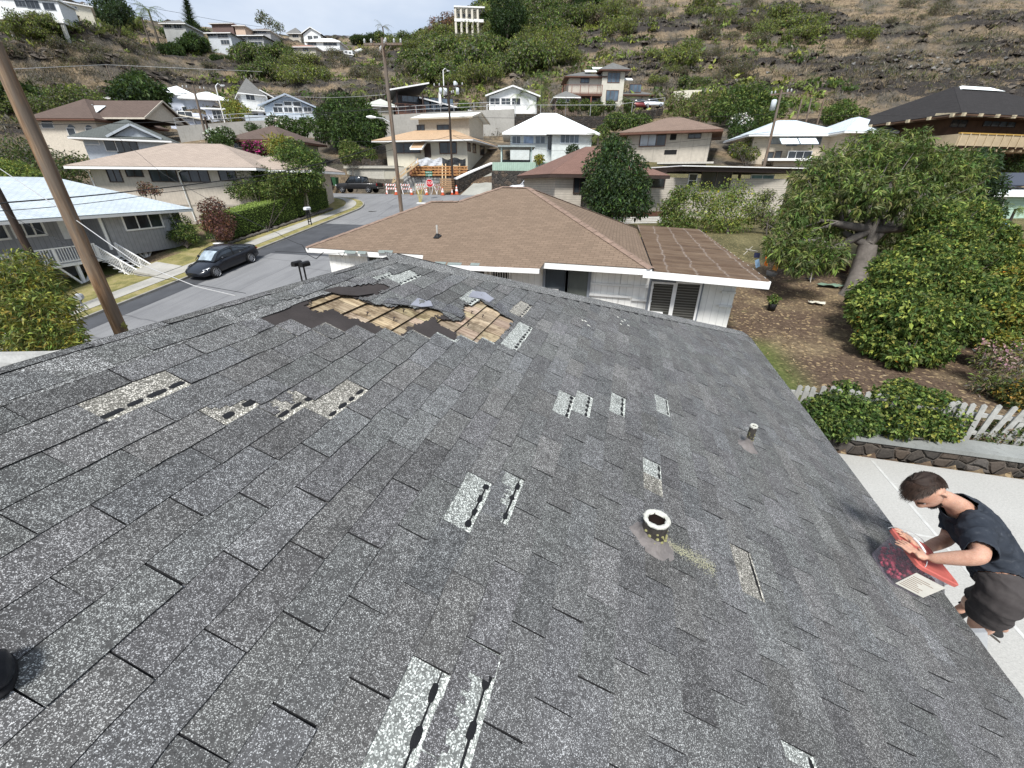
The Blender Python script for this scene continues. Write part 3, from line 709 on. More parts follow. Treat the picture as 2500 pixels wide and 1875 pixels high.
def hillmat():
 m,nt,b = nodes_of('dry_hillside',.97,0,.08); v = coords(nt)
 vb = coords(nt,'Object',(1,1,5)); st = noise(nt,vb,.05,7,.62); a = noise(nt,v,.12,6,.6); f = noise(nt,v,1.5,7,.75); f2 = noise(nt,v,6.5,4,.8)
 straw = ramp(nt,f,[(.30,(.085,.066,.046)),(.48,(.25,.19,.125)),(.68,(.42,.33,.22))])
 brush = ramp(nt,f2,[(.3,(.045,.040,.034)),(.5,(.125,.112,.093)),(.7,(.25,.225,.19))])
 k = mixc(nt,ramp(nt,a,[(.42,(0,0,0)),(.58,(1,1,1))]),straw,brush)
 at = N(nt,'ShaderNodeAttribute',attribute_name='rk')
 rock = ramp(nt,f2,[(.34,(.016,.014,.013)),(.56,(.07,.063,.058)),(.78,(.19,.175,.16))])
 rf = math_(nt,'ADD',math_(nt,'MULTIPLY',at.outputs['Fac'],.8),math_(nt,'MULTIPLY',math_(nt,'SUBTRACT',f,.5),1.6))
 k = mixc(nt,ramp(nt,rf,[(.42,(0,0,0)),(.66,(1,1,1))]),k,rock)
 gn = ramp(nt,f2,[(.3,(.02,.032,.010)),(.7,(.11,.135,.045))])
 k = mixc(nt,ramp(nt,noise(nt,v,.09,6,.7),[(.57,(0,0,0)),(.68,(.4,.4,.4))]),k,gn)
 nt.links.new(k,b.inputs['Base Color']); bump(nt,b,math_(nt,'ADD',f,math_(nt,'MULTIPLY',f2,.5)),1.0,.5); return m
M_hill = hillmat()
X,Y = ringgrid(50,430,330,14,176,800,1.35); Z = gz(X,Y); dz,rk = rocky(X,Y,Z)
inner = 1 - smooth(np.hypot(X,Y),52,60)
Z2 = Z + dz - inner * 1.5 - .3 * near_mask(X,Y)
road_u = near_mask(X,Y) > .02; Z2 = np.where(road_u,Z2 - 1.2,Z2)
ox = (fbm(X * .4,Y * .4,Z * .4) - .5) * 1.6 * smooth(np.hypot(X,Y),88,108)
o = npmesh('hillside',np.stack([X + ox,Y + ox * .5,Z2],-1).reshape(-1,3),gridfaces(*X.shape),M_hill,smooth=True); tag(o,kind='structure')
at = o.data.attributes.new('rk','FLOAT','POINT'); at.data.foreach_set('value',rk.ravel().astype(np.float32))
X,Y = ringgrid(425,900,12,-170,175,60); Z = np.minimum(far_z(X * .3,Y * .3) * .6,30) - 40
o = npmesh('distant_land',np.stack([X,Y,Z - 30],-1).reshape(-1,3),gridfaces(*X.shape),M_earth,smooth=True); tag(o,kind='structure')
# draped strips
def drape(name,xs,Yf,nx,ys,m,dz=.004,zf=None,kind='structure',thick=None):
 """sheet between lines; xs(t)->(xa,xb) at Y=t"""
 rows = []
 for y in ys:
  a,b = xs(y)
  rows.append([(a + (b - a) * i / nx,y) for i in range(nx + 1)])
 A = np.array(rows); X,Y = A[...,0],A[...,1]; Z = (zf or roadz)(Y) + dz if zf is None or zf is roadz else zf(X,Y) + dz
 o = npmesh(name,np.stack([X,Y,Z],-1).reshape(-1,3),gridfaces(*X.shape,flip=True),m,smooth=True); tag(o,kind=kind); return o
def asphaltmat():
 m,nt,b = nodes_of('asphalt',.88,0,.2); v = coords(nt); a = noise(nt,v,.25,5,.6); f = noise(nt,v,45,3,.7)
 vs = coords(nt,'Object',(2.2,.06,1)); s = noise(nt,vs,1.0,5,.6)
 k = ramp(nt,a,[(.3,(.155,.158,.165)),(.7,(.225,.228,.232))]); k = mixc(nt,.35,k,ramp(nt,f,[(.3,(.07,.07,.075)),(.7,(.33,.33,.33))]))
 k = mixc(nt,ramp(nt,s,[(.48,(0,0,0)),(.70,(.35,.35,.35))]),k,(.095,.098,.105))
 vo = N(nt,'ShaderNodeTexVoronoi',Scale=.16,feature='DISTANCE_TO_EDGE'); wv = mixc(nt,.12,v,noise(nt,v,1.1,4)); nt.links.new(wv,vo.inputs['Vector'])
 k = mixc(nt,ramp(nt,vo.outputs[0],[(0,(.6,.6,.6)),(.006,(0,0,0))]),k,(.05,.05,.055))
 nt.links.new(k,b.inputs['Base Color']); bump(nt,b,f,.3,.01); return m
M_asph = asphaltmat(); M_new = mat('fresh_asphalt',(.062,.065,.072),.85,.25,.8,fine=60)
M_conc = mat('concrete',(.34,.33,.30),.9,.2,.8,fine=30,dirt=(.16,.15,.13)); M_kerb = mat('kerb_stone',(.25,.24,.215),.9,.3,2,fine=30)
M_verge = None
KX = -26.9                                  # left kerb
def kerbx(Y):                               # left kerb line with the corner swinging off to the left
 return KX if Y < 38.5 else KX - (1 - math.sqrt(max(0,1 - ((Y - 38.5) / 6.2) ** 2))) * 7.5
ys = list(np.linspace(-20,38.5,60)) + list(np.linspace(38.7,44.6,22))
drape('street',lambda y: (kerbx(y),-17.2),None,6,ys,M_asph,.0)
ys2 = np.linspace(44.6,49.2,12); drape('cross_street',lambda y: (-75,-9.0),None,40,ys2,M_asph,.004)
drape('street_patch',lambda y: (KX + .05,-19.0 - .03 * (34 - y)),None,4,np.linspace(25.2,33.6,12),M_new,.008)
drape('gutter_band',lambda y: (KX + .03,KX + 1.55),None,2,np.linspace(2,25.19,30),M_new,.0085)
def kerbline(name,f,ys,w=.16,h=.13,m=M_kerb):
 mb = MB()
 for a,b in zip(ys[:-1],ys[1:]):
  for s in (0,):
   x0,x1 = f(a),f(b); za,zb = float(roadz(a)),float(roadz(b))
   mb.hexa([(x0 - w,a,za - .2),(x0,a,za - .2),(x1,b,zb - .2),(x1 - w,b,zb - .2)],[(x0 - w,a,za + h),(x0,a,za + h),(x1,b,zb + h),(x1 - w,b,zb + h)])
 return tag(mb.build(name,m),kind='structure')
kerbline('kerb',kerbx,ys)
def vergemat():
 m,nt,b = nodes_of('dry_verge',.95,0,.1); v = coords(nt); a = noise(nt,v,1.1,5,.7); f = noise(nt,v,22,4,.75)
 k = ramp(nt,a,[(.36,(.075,.095,.025)),(.50,(.24,.22,.075)),(.66,(.36,.30,.17))]); k = mixc(nt,.45,k,ramp(nt,f,[(.3,(.06,.06,.02)),(.7,(.40,.34,.18))]))
 nt.links.new(k,b.inputs['Base Color']); bump(nt,b,f,.8,.04); return m
M_verge = vergemat()
def kx2(o1,o2): return lambda y: (kerbx(y) - o2 * 1.0,kerbx(y) - o1)
drape('verge',kx2(.16,.95),None,2,ys,M_verge,.12)
drape('sidewalk',kx2(.95,2.25),None,2,ys,M_conc,.14)
drape('side_lawn',lambda y: (kerbx(y) - 5.5,kerbx(y) - 2.25),None,3,ys,M_verge,.10)
drape('verge_right',lambda y: (-17.2,-15.4),None,2,list(np.linspace(-20,44,60)),M_verge,.10)
kerbline('kerb_right',lambda y: -17.05,list(np.linspace(-20,43.5,60)))
def pathquad(name,pts,m,kind='structure',th=.06):
 mb = MB(); mb.prism(pts,(0,0,-1),th); o = mb.build(name,m);
 return tag(o,kind=kind)
drape('stop_line',lambda y: (-22.3,-17.6),None,3,[42.6,43.0],mat('road_paint',(.72,.72,.70),.7),.010)
mb = MB(); p = PZ(912,525,-2.9); zz = float(roadz(p[1])); mb.lathe([(.001,.014),(.36,.014),(.36,.0)],(p[0],p[1],zz),24); mb.lathe([(.38,.012),(.46,.012),(.46,0)],(p[0],p[1],zz),24)
tag(mb.build('manhole_cover',mat('iron_cover',(.20,.20,.20))),'round iron manhole cover set in the road near the junction','manhole cover')
# pale paved pad below the eave, low lava-rock wall, yard
def padmat():
 m,nt,b = nodes_of('brushed_concrete',.9,0,.15); v = coords(nt); a = noise(nt,v,.7,5,.6); f = noise(nt,v,38,3,.8)
 vs = coords(nt,'Object',(1,7,1),(0,0,.3)); s = noise(nt,vs,16,4,.7)
 k = ramp(nt,a,[(.3,(.34,.335,.315)),(.7,(.42,.415,.395))]); k = mixc(nt,.3,k,ramp(nt,s,[(.38,(.22,.22,.20)),(.58,(.50,.49,.46))])); k = mixc(nt,.25,k,ramp(nt,f,[(.35,(.2,.2,.19)),(.6,(.52,.51,.48))]))
 nt.links.new(k,b.inputs['Base Color']); bump(nt,b,f,.5,.01); return m
mb = MB(); mb.box((18,-2.6,-5.06),(34,22.2,.12)); tag(mb.build('paved_pad',padmat()),kind='structure')
mb = MB(); M_joint = mat('joint_line',(.46,.46,.44))
for x in (5.35,8.9,12.4): mb.box((x,-2.6,-4.998),(.05,22,.004))
for y in (6.3,3.4,.4): mb.box((18,y,-4.9975),(34,.04,.004))
tag(mb.build('pad_joints',M_joint),kind='structure')
def lavamat(name='lava_rock',s=4.2,mortar=(.15,.13,.11),joint=.035,dark=1.0):
 m,nt,b = nodes_of(name,.9,0,.2); v = coords(nt); w = mixc(nt,.06,v,noise(nt,v,5,3))
 e = N(nt,'ShaderNodeTexVoronoi',Scale=s,feature='DISTANCE_TO_EDGE'); c = N(nt,'ShaderNodeTexVoronoi',Scale=s)
 nt.links.new(w,e.inputs['Vector']); nt.links.new(w,c.inputs['Vector']); sp = nt.nodes.new('ShaderNodeSeparateColor'); nt.links.new(c.outputs['Color'],sp.inputs[0])
 f = noise(nt,v,28,4,.7); k = ramp(nt,sp.outputs[0],[(0,tuple(np.array((.020,.019,.018)) * dark)),(.5,tuple(np.array((.048,.044,.040)) * dark)),(.8,tuple(np.array((.085,.062,.045)) * dark)),(1,tuple(np.array((.115,.11,.105)) * dark))])
 k = mixc(nt,.4,k,ramp(nt,f,[(.3,(.015,.014,.014)),(.7,(.12,.105,.09))])); k = mixc(nt,ramp(nt,e.outputs[0],[(0,(1,1,1)),(joint,(0,0,0))]),k,mortar)
 nt.links.new(k,b.inputs['Base Color']); bump(nt,b,ramp(nt,e.outputs[0],[(0,(0,0,0)),(.14,(1,1,1))]),1.0,.05); return m
M_lava = lavamat(); M_lava_s = lavamat('lava_rock_dark',3.0,(.022,.021,.020),.03,.8)
wl = empty('stone_wall',(10,8.85,-5),0,'low lava rock wall with a flat grey concrete cap beside the pale paved pad','wall')
mb = MB(); n = 90
for i in range(n):                            # bulging stone face
 pass
mb.box((9,.0,.12),(26,.40,.34)); mb.build('stone_face',M_lava,wl)
mb = MB(); mb.box((9,.03,.335),(26.1,.52,.09)); mb.build('cap_slab',mat('cap_slab',(.235,.245,.235),.9,.25,1.5,fine=40,dirt=(.12,.12,.11)),wl)
for ch in wl.children: ch.location = (-8 + 0,0,0)
# HOUSES
UPV = np.array([0,0,1.0])
M_white = mat('white_paint',(.74,.75,.74),.6,.08,2,dirt=(.35,.34,.32)); M_trim = mat('white_trim',(.80,.80,.79),.5,.06,3)
M_gtrim = mat('grey_trim',(.20,.22,.25),.6,.12,3); M_dk = mat('dark_trim',(.05,.035,.03),.6,.2,3); M_brown = mat('brown_trim',(.13,.065,.045),.6,.2,3)
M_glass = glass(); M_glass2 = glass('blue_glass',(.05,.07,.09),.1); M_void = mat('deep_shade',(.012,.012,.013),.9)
M_curt = mat('curtain',(.45,.50,.56),.8,.15,2)
def roofmesh(name,faces,m,parent,loc,th=.05):
 """faces: list of 3D polygons ccw from above; uv in metres per face; solid slab"""
 me = bpy.data.meshes.new(name); V = []; F = []; UV = []
 for f in faces:
  f = [np.array(p,float) for p in f]; b = len(V); V += [tuple(p - loc) for p in f]; F.append(tuple(range(b,b + len(f))))
  n = np.zeros(3)
  for i in range(len(f)): n += np.cross(f[i],f[(i + 1) % len(f)])
  n /= np.linalg.norm(n)
  if n[2] < 0: F[-1] = F[-1][::-1]; n = -n; f = f[::-1]
  u = np.cross(UPV,n); u = u / np.linalg.norm(u) if np.linalg.norm(u) > 1e-3 else np.array([1.,0,0]); v = np.cross(n,u)
  UV += [(p @ u,p @ v) for p in f]
 me.from_pydata(V,[],F); l = me.uv_layers.new(name='UVMap'); l.data.foreach_set('uv',np.array(UV,np.float32).ravel())
 me.polygons.foreach_set('use_smooth',[False] * len(F)); me.update()
 return meshobj(name,me,m,parent)
def L3(mb,loc):                         # shift a MB to local coordinates
 mb.v = [(v[0] - loc[0],v[1] - loc[1],v[2] - loc[2]) for v in mb.v]; return mb
class House:
 def __init__(s,name,label,L,R_,depth,wallh,wall,z=None,cat='house',group=None,z1=None):
  s.L = np.array(L,float); s.R = np.array(R_,float); zt = z1 if z1 is not None else (s.L[2] + s.R[2]) / 2; s.L[2] = s.R[2] = zt
  a = s.R - s.L; s.w = np.linalg.norm(a); s.ax = a / s.w; s.bk = np.array([-s.ax[1],s.ax[0],0.]); s.bk *= 1 if s.bk @ s.L > 0 else -1
  s.zt = zt; s.d = depth; s.h = wallh; s.e = empty(name,tuple((s.L + s.R) / 2 - UPV * wallh),0,label,cat,group); s.loc = np.array(s.e.location)
  if wall is not None: s.block(s.L,s.R,depth,wallh,wall)
 def add(s,mb,name,m,parent=None): return L3(mb,s.loc).build(name,m,parent or s.e)
 def pt(s,u,d,z=0): return s.L + s.ax * u + s.bk * d + UPV * z
 def block(s,L,R_,depth,h,m,name='wall'):
  mb = MB(); q = [L,R_,R_ + s.bk * depth,L + s.bk * depth]; mb.hexa([p - UPV * h for p in q],q); return s.add(mb,name,m)
 def slab(s,u0,u1,d0,d1,z0,z1,name,m,parent=None):
  mb = MB(); q = [s.pt(u0,d0),s.pt(u1,d0),s.pt(u1,d1),s.pt(u0,d1)]; mb.hexa([p + UPV * z0 for p in q],[p + UPV * z1 for p in q]); return s.add(mb,name,m,parent)
 def roof(s,kind,rise,oh,m,fm=None,fh=.2,u0=None,u1=None,d0=0,d1=None,z=0,name='roof',ridge='u',cut=None):
  u0 = 0 if u0 is None else u0; u1 = s.w if u1 is None else u1; d1 = s.d if d1 is None else d1
  a,b,c,d = u0 - oh,u1 + oh,d0 - oh,d1 + oh; p = lambda u,v,h=0: s.pt(u,v,z + h + .003)
  W,Dp = b - a,d - c; r = rise; faces = []
  if kind == 'hip':
   k = min(W,Dp) / 2
   if W >= Dp: r1,r2 = p(a + k,(c + d) / 2,r),p(b - k,(c + d) / 2,r); faces = [[p(a,c),p(b,c),r2,r1],[p(b,c),p(b,d),r2],[p(b,d),p(a,d),r1,r2],[p(a,d),p(a,c),r1]]
   else: r1,r2 = p((a + b) / 2,c + k,r),p((a + b) / 2,d - k,r); faces = [[p(a,c),p(b,c),r1],[p(b,c),p(b,d),r2,r1],[p(b,d),p(a,d),r2],[p(a,d),p(a,c),r1,r2]]
  elif kind == 'gable':
   if ridge == 'u': r1,r2 = p(a,(c + d) / 2,r),p(b,(c + d) / 2,r); faces = [[p(a,c),p(b,c),r2,r1],[p(b,d),p(a,d),r1,r2]]; g = [[p(a + oh,c + oh),p(a + oh,d - oh),p(a + oh,(c + d) / 2,r - .06)],[p(b - oh,c + oh),p(b - oh,d - oh),p(b - oh,(c + d) / 2,r - .06)]]
   else: r1,r2 = p((a + b) / 2,c,r),p((a + b) / 2,d,r); faces = [[p(a,c),r1,r2,p(a,d)],[p(b,c),p(b,d),r2,r1]]; g = [[p(a + oh,c + oh),p(b - oh,c + oh),p((a + b) / 2,c + oh,r - .06)],[p(a + oh,d - oh),p(b - oh,d - oh),p((a + b) / 2,d - oh,r - .06)]]
   mb = MB(); [mb.poly(q) for q in g]; s.add(mb,'gable_wall',fm if s.e.get('gm') is None else fm)
  elif kind == 'shed': faces = [[p(a,c),p(b,c),p(b,d,r),p(a,d,r)]]
  elif kind == 'shedu': faces = [[p(a,c),p(b,c,r),p(b,d,r),p(a,d)]]
  elif kind == 'flat': faces = [[p(a,c),p(b,c),p(b,d),p(a,d)]]
  ro = roofmesh(name,faces,m,s.e,s.loc)
  so_ = ro.modifiers.new('s','SOLIDIFY'); so_.thickness = .08; so_.offset = 1 if kind in ('gable','shed','shedu') else -.2
  if kind in ('hip','flat'):
   mb = MB(); q = [s.pt(a,c),s.pt(b,c),s.pt(b,d),s.pt(a,d)]; mb.hexa([x + UPV * (z - fh) for x in q],[x + UPV * (z - .02) for x in q]); s.add(mb,'fascia',fm or M_trim)
  elif kind == 'gable' and ridge == 'v':
   mb = MB()
   for v in (c,):
    mb.bar(p(a,v,.0),p((a + b) / 2,v,r),.08,.22); mb.bar(p(b,v,.0),p((a + b) / 2,v,r),.08,.22)
   s.add(mb,'fascia',fm or M_trim)
  else:
   mb = MB(); mb.bar(p(a,c,-.02),p(b,c,(r if kind == 'shedu' else 0) - .02),.08,fh)
   if kind == 'gable':
    for u in (a,b): mb.bar(p(u,c,0),p(u,(c + d) / 2,r),.08,fh); mb.bar(p(u,d,0),p(u,(c + d) / 2,r),.08,fh)
   if kind == 'shed':
    for u in (a,b): mb.bar(p(u,c,0),p(u,d,r),.08,fh)
   s.add(mb,'fascia',fm or M_trim)
  return ro
 def plane(s,face):
  if face == 'F': return s.L,s.bk,s.ax
  if face == 'R': return s.R,s.ax,s.bk
  if face == 'L': return s.L,s.ax,-s.bk
  return face                           # (point, normal, axis)
 def win(s,x0,y0,x1,y1,n=2,face='F',fm=M_trim,pm=M_glass,fw=.07,bars=0,name='window',off=0.0,curtain=None,rows=1):
  p0,nr,ax = s.plane(face); p0 = p0 - nr * off if face == 'F' else p0 + nr * off
  ym,xm = (y0 + y1) / 2,(x0 + x1) / 2
  a = PP(x0,ym,p0,nr); b = PP(x1,ym,p0,nr); t = PP(xm,y0,p0,nr); bt = PP(xm,y1,p0,nr)
  ua,ub = (a - p0) @ ax,(b - p0) @ ax; ua,ub = min(ua,ub),max(ua,ub); zt,zb = t[2],bt[2]
  out = nr if (nr @ (p0)) < 0 else -nr
  q = lambda u,z,o: p0 * [1,1,0] + ax * u + UPV * z + out * o
  mb = MB()
  def bar(u0,u1,z0,z1,o0=-.02,o1=.055): mb.hexa([q(u0,z0,o0),q(u1,z0,o0),q(u1,z0,o1),q(u0,z0,o1)],[q(u0,z1,o0),q(u1,z1,o0),q(u1,z1,o1),q(u0,z1,o1)])
  bar(ua - fw,ub + fw,zt,zt + fw); bar(ua - fw,ub + fw,zb - fw,zb,o1=.075); bar(ua - fw,ua,zb,zt); bar(ub,ub + fw,zb,zt)
  for i in range(1,n): u = ua + (ub - ua) * i / n; bar(u - fw * .35,u + fw * .35,zb,zt,o1=.045)
  for i in range(1,rows): z = zb + (zt - zb) * i / rows; bar(ua,ub,z - fw * .3,z + fw * .3,o1=.04)
  for i in range(bars): u = ua + (ub - ua) * (i + .5) / bars; bar(u - .008,u + .008,zb,zt,o0=.03,o1=.05)
  w = s.add(mb,name,fm)
  mb = MB(); mb.hexa([q(ua,zb,-.02),q(ub,zb,-.02),q(ub,zb,.012),q(ua,zb,.012)],[q(ua,zt,-.02),q(ub,zt,-.02),q(ub,zt,.012),q(ua,zt,.012)])
  L3(mb,s.loc).build('pane',pm,w)
  if curtain:
   c0,c1 = curtain; mb = MB(); u0 = ua + (ub - ua) * c0; u1 = ua + (ub - ua) * c1; k = 10
   pts = [(u0 + (u1 - u0) * i / k,.018 + .012 * (i % 2)) for i in range(k + 1)]
   for i in range(k): mb.poly([q(pts[i][0],zb + .05,pts[i][1]),q(pts[i + 1][0],zb + .05,pts[i + 1][1]),q(pts[i + 1][0],zt - .03,pts[i + 1][1]),q(pts[i][0],zt - .03,pts[i][1])])
   L3(mb,s.loc).build('curtain',M_curt,w)
  return w
 def box_px(s,x0,y0,x1,y1,dep,name,m,face='F',off=0.0):
  """a box standing proud of a face"""
  p0,nr,ax = s.plane(face); p0 = p0 - nr * off if face == 'F' else p0 + nr * off; ym,xm = (y0 + y1) / 2,(x0 + x1) / 2
  a = PP(x0,ym,p0,nr); b = PP(x1,ym,p0,nr); zt = PP(xm,y0,p0,nr)[2]; zb = PP(xm,y1,p0,nr)[2]; ua,ub = sorted(((a - p0) @ ax,(b - p0) @ ax))
  out = nr if (nr @ (p0)) < 0 else -nr; q = lambda u,z,o: p0 * [1,1,0] + ax * u + UPV * z + out * o
  mb = MB(); mb.hexa([q(ua,zb,-.02),q(ub,zb,-.02),q(ub,zb,dep),q(ua,zb,dep)],[q(ua,zt,-.02),q(ub,zt,-.02),q(ub,zt,dep),q(ua,zt,dep)]); return s.add(mb,name,m)
 def rail(s,pts,h,m,step=.13,name='railing',post=1.6,solid=None,base=0.12):
  mb = MB()
  for a,b in zip(pts[:-1],pts[1:]):
   a = np.array(a,float); b = np.array(b,float); d = np.linalg.norm(b - a)
   mb.bar(a + UPV * h,b + UPV * h,.07,.06); mb.bar(a + UPV * base,b + UPV * base,.05,.05)
   if step:
    for i in range(int(d / step) + 1): p = a + (b - a) * (i * step / d); mb.bar(p + UPV * base,p + UPV * h,.032)
   for i in range(int(d / post) + 2): p = a + (b - a) * min(1,i * post / d); mb.bar(p,p + UPV * (h + .04),.09)
  return s.add(mb,name,m)
M_rb = shingle('brown_shingles',(.185,.135,.098),.14,.31,.26,.40); M_rtan = shingle('tan_shingles',(.34,.28,.235),.2,.5,.2,.4)
M_rwhite = mat('white_roof',(.78,.83,.84),.7,.05,1.2,fine=20); M_rbl = shingle('pale_blue_shingles',(.50,.56,.60),.16,.4,.14,.25); M_rgrn = shingle('grey_green_shingles',(.105,.115,.11),.2,.5,.15,.3)
M_rbr2 = shingle('brown_roof',(.115,.085,.072),.2,.5,.18,.3); M_rred = shingle('dark_red_brown_roof',(.175,.105,.085),.15,.35,.2,.4); M_ror = shingle('ochre_shingles',(.44,.31,.20),.18,.4,.2,.4)
M_rblk = shingle('charcoal_shakes',(.030,.028,.028),.2,.4,.5,.6); M_rgr = shingle('grey_roof',(.17,.17,.165),.2,.5,.15,.3)
# brown roofed white house next door
WB = siding('white_boards',(.84,.84,.81),.21,'xy',.05,.70)
h = House('brown_roof_house','white board house next door with worn brown shingle roof and flat stained patio roof',(-11.2,13.85,-2.45),(3.45,13.72,-2.45),12.0,2.5,None)
A,B = np.array((-12.12,13.75,-2.27)),np.array((.80,13.18,-2.27)); R2,R1,L2,L1 = [np.array(v) for v in ((-4.72,20.05,-.14),(-6.02,20.2,-.12),(-7.55,18.45,-.71),(-8.85,18.47,-.73))]
Bk = np.array((.42,26.1,-2.27)); Wk = np.array((-12.0,23.2,-2.27)); Wi = np.array((-8.4,23.3,-2.27)); Wj = np.array((-8.3,26.2,-2.27))
roofmesh('roof',[[A,B,R2,R1,L2,L1],[B,Bk,R2],[Bk,Wj,R1,R2],[A,L1,Wk],[Wk,L1,L2,Wi],[Wi,L2,R1,Wj]],M_rb,h.e,h.loc)
n_ = np.cross(B - A,R2 - A); n_ /= np.linalg.norm(n_)
e1,e2,e3,e4 = [PP(x,y,A,n_) for x,y in ((1030,644),(1318,656),(1330,640),(1034,618))]
roofmesh('eave_extension',[[e1 + n_ * .004,e2 + n_ * .004,e3 + n_ * .004,e4 + n_ * .004]],M_rb,h.e,h.loc).modifiers.new('s','SOLIDIFY').thickness = .03
mb = MB(); mb.hexa([A + UPV * -.2,B + UPV * -.2,Bk + UPV * -.2,np.array((-12.0,23.2,-2.47))],[A + UPV * -.02,B + UPV * -.02,Bk + UPV * -.02,np.array((-12.0,23.2,-2.29))]); mb.hexa([np.array((-8.3,22,-2.47)),np.array((.4,22,-2.47)),Bk - UPV * .2,Wj - UPV * .2],[np.array((-8.3,22,-2.3)),np.array((.4,22,-2.3)),Bk - UPV * .03,Wj - UPV * .03]); h.add(mb,'fascia',M_trim)
mb = MB()
for pa,pb in ((e1,e2),): mb.bar(pa - UPV * .07 + np.array((0,-.06,0)),pb - UPV * .07 + np.array((0,-.06,0)),.13,.13)
for f in (.15,.42,.68): p_ = e1 + (e2 - e1) * f; mb.bar(p_ + np.array((0,-.14,-.07)),p_ + np.array((0,.05,-.07)),.02,.15)
h.add(mb,'gutter',M_trim)
mb = MB()                                       # ridge / hip cap strips
for pa,pb in ((A,L1),(L1,L2),(L2,R1),(R1,R2),(R2,B),(R2,Bk)):
 d_ = pb - pa; Ln = np.linalg.norm(d_); k = int(Ln / .26)
 for i in range(k):
  c0 = pa + d_ * i / k; c1 = pa + d_ * (i + 1.03) / k; sd_ = np.cross(d_,UPV); sd_ /= np.linalg.norm(sd_); lz = .022 + .006 * (i % 2)
  mb.add([c0 - sd_ * .15 - UPV * (.035 - lz),c0 + UPV * lz,c0 + sd_ * .15 - UPV * (.035 - lz),c1 - sd_ * .15 - UPV * (.035 - lz),c1 + UPV * (lz + .008),c1 + sd_ * .15 - UPV * (.035 - lz)],[(0,1,4,3),(1,2,5,4)])
h.add(mb,'ridge_cap',mat('brown_cap',(.22,.155,.12),.9,.3,6,fine=80))
mb = MB()
for (x0,x1,y) in ((842,870,621),(875,895,622),(1062,1090,648),(1094,1128,650),(1150,1172,651),(925,960,620)):
 qs = [PP(x0,y - 9,A,n_),PP(x1,y - 8,A,n_),PP(x1 - 3,y - 1,A,n_),PP(x0 - 3,y - 2,A,n_)]; mb.poly([q + n_ * .009 for q in qs])
h.add(mb,'repair_tabs',mat('grey_tabs',(.19,.22,.21),.9,.3,20,fine=90))
p_ = PP(1068,578,A,n_); mb = MB()
mb.prism([PP(1058,582,A,n_) + n_ * .006,PP(1070,583,A,n_) + n_ * .006,PP(1079,576,A,n_) + n_ * .006,PP(1066,571,A,n_) + n_ * .006],n_,.02); mb.lathe([(.10,0),(.07,.05),(.05,.12)],p_,12)
h.add(mb,'flashing',mat('tar',(.012,.012,.013),.6)); mb = MB(); mb.lathe([(.035,.05),(.035,.42),(.024,.42),(.024,.3)],p_,12); h.add(mb,'vent_pipe',mat('grey_pipe',(.30,.29,.27)))
h.block(np.array((-11.3,13.97,-2.48)),np.array((-.1,13.97,-2.48)),8.8,2.6,WB); h.block(np.array((-.09,13.98,-2.48)),np.array((3.42,13.98,-2.6)),10,2.5,WB,'patio_wall')
h.block(np.array((-8.0,22,-2.48)),np.array((-.2,22,-2.48)),3.4,2.6,WB,'rear_wall')
F0 = (np.array((-11.3,13.93,-2.5)),np.array((.0,1,0)),np.array((1.,0,0)))
h.win(904,625,1004,658,2,F0,fm=M_gtrim); h.win(1103,654,1184,700,2,F0,fm=M_trim,fw=.09); h.win(1201,657,1243,705,1,F0,fm=M_trim,bars=7,fw=.05)
h.win(1331,654,1380,745,1,F0,fm=M_gtrim,fw=.09); h.win(1386,657,1434,748,1,F0,fm=M_gtrim,pm=glass('curtained_glass',(.05,.055,.05),.15),fw=.09,rows=1)
h.box_px(1337,705,1363,728,.22,'air_conditioner',M_trim,F0); h.box_px(1340,708,1360,725,.225,'air_conditioner_grille',mat('grille',(.07,.075,.085)),F0)
blind = siding('louvred_glass',(.055,.055,.05),.085,'z',.3,2.6,.2)
h.win(1582,688,1702,800,1,F0,fm=M_gtrim,pm=M_gtrim,fw=.07,off=.018); h.win(1588,692,1636,790,1,F0,fm=M_trim,pm=blind,fw=.06); h.win(1645,692,1699,796,1,F0,fm=M_trim,pm=blind,fw=.06)
h.box_px(1586,760,1616,780,.2,'air_conditioner',M_trim,F0)
mb = MB()
for z in (-2.98,-3.42):
 for a,b in ((.35,.98),(3.02,3.42)): mb.bar((a - (.0 if a < 1 else 0),13.92,z),(b,13.92,z),.05,.07)
for x0_,x1_ in ((-1.06,.3),):
 for z in (-2.98,-3.35): mb.bar((x0_,13.92,z),(x1_,13.92,z),.05,.07)
h.add(mb,'batten',M_white)
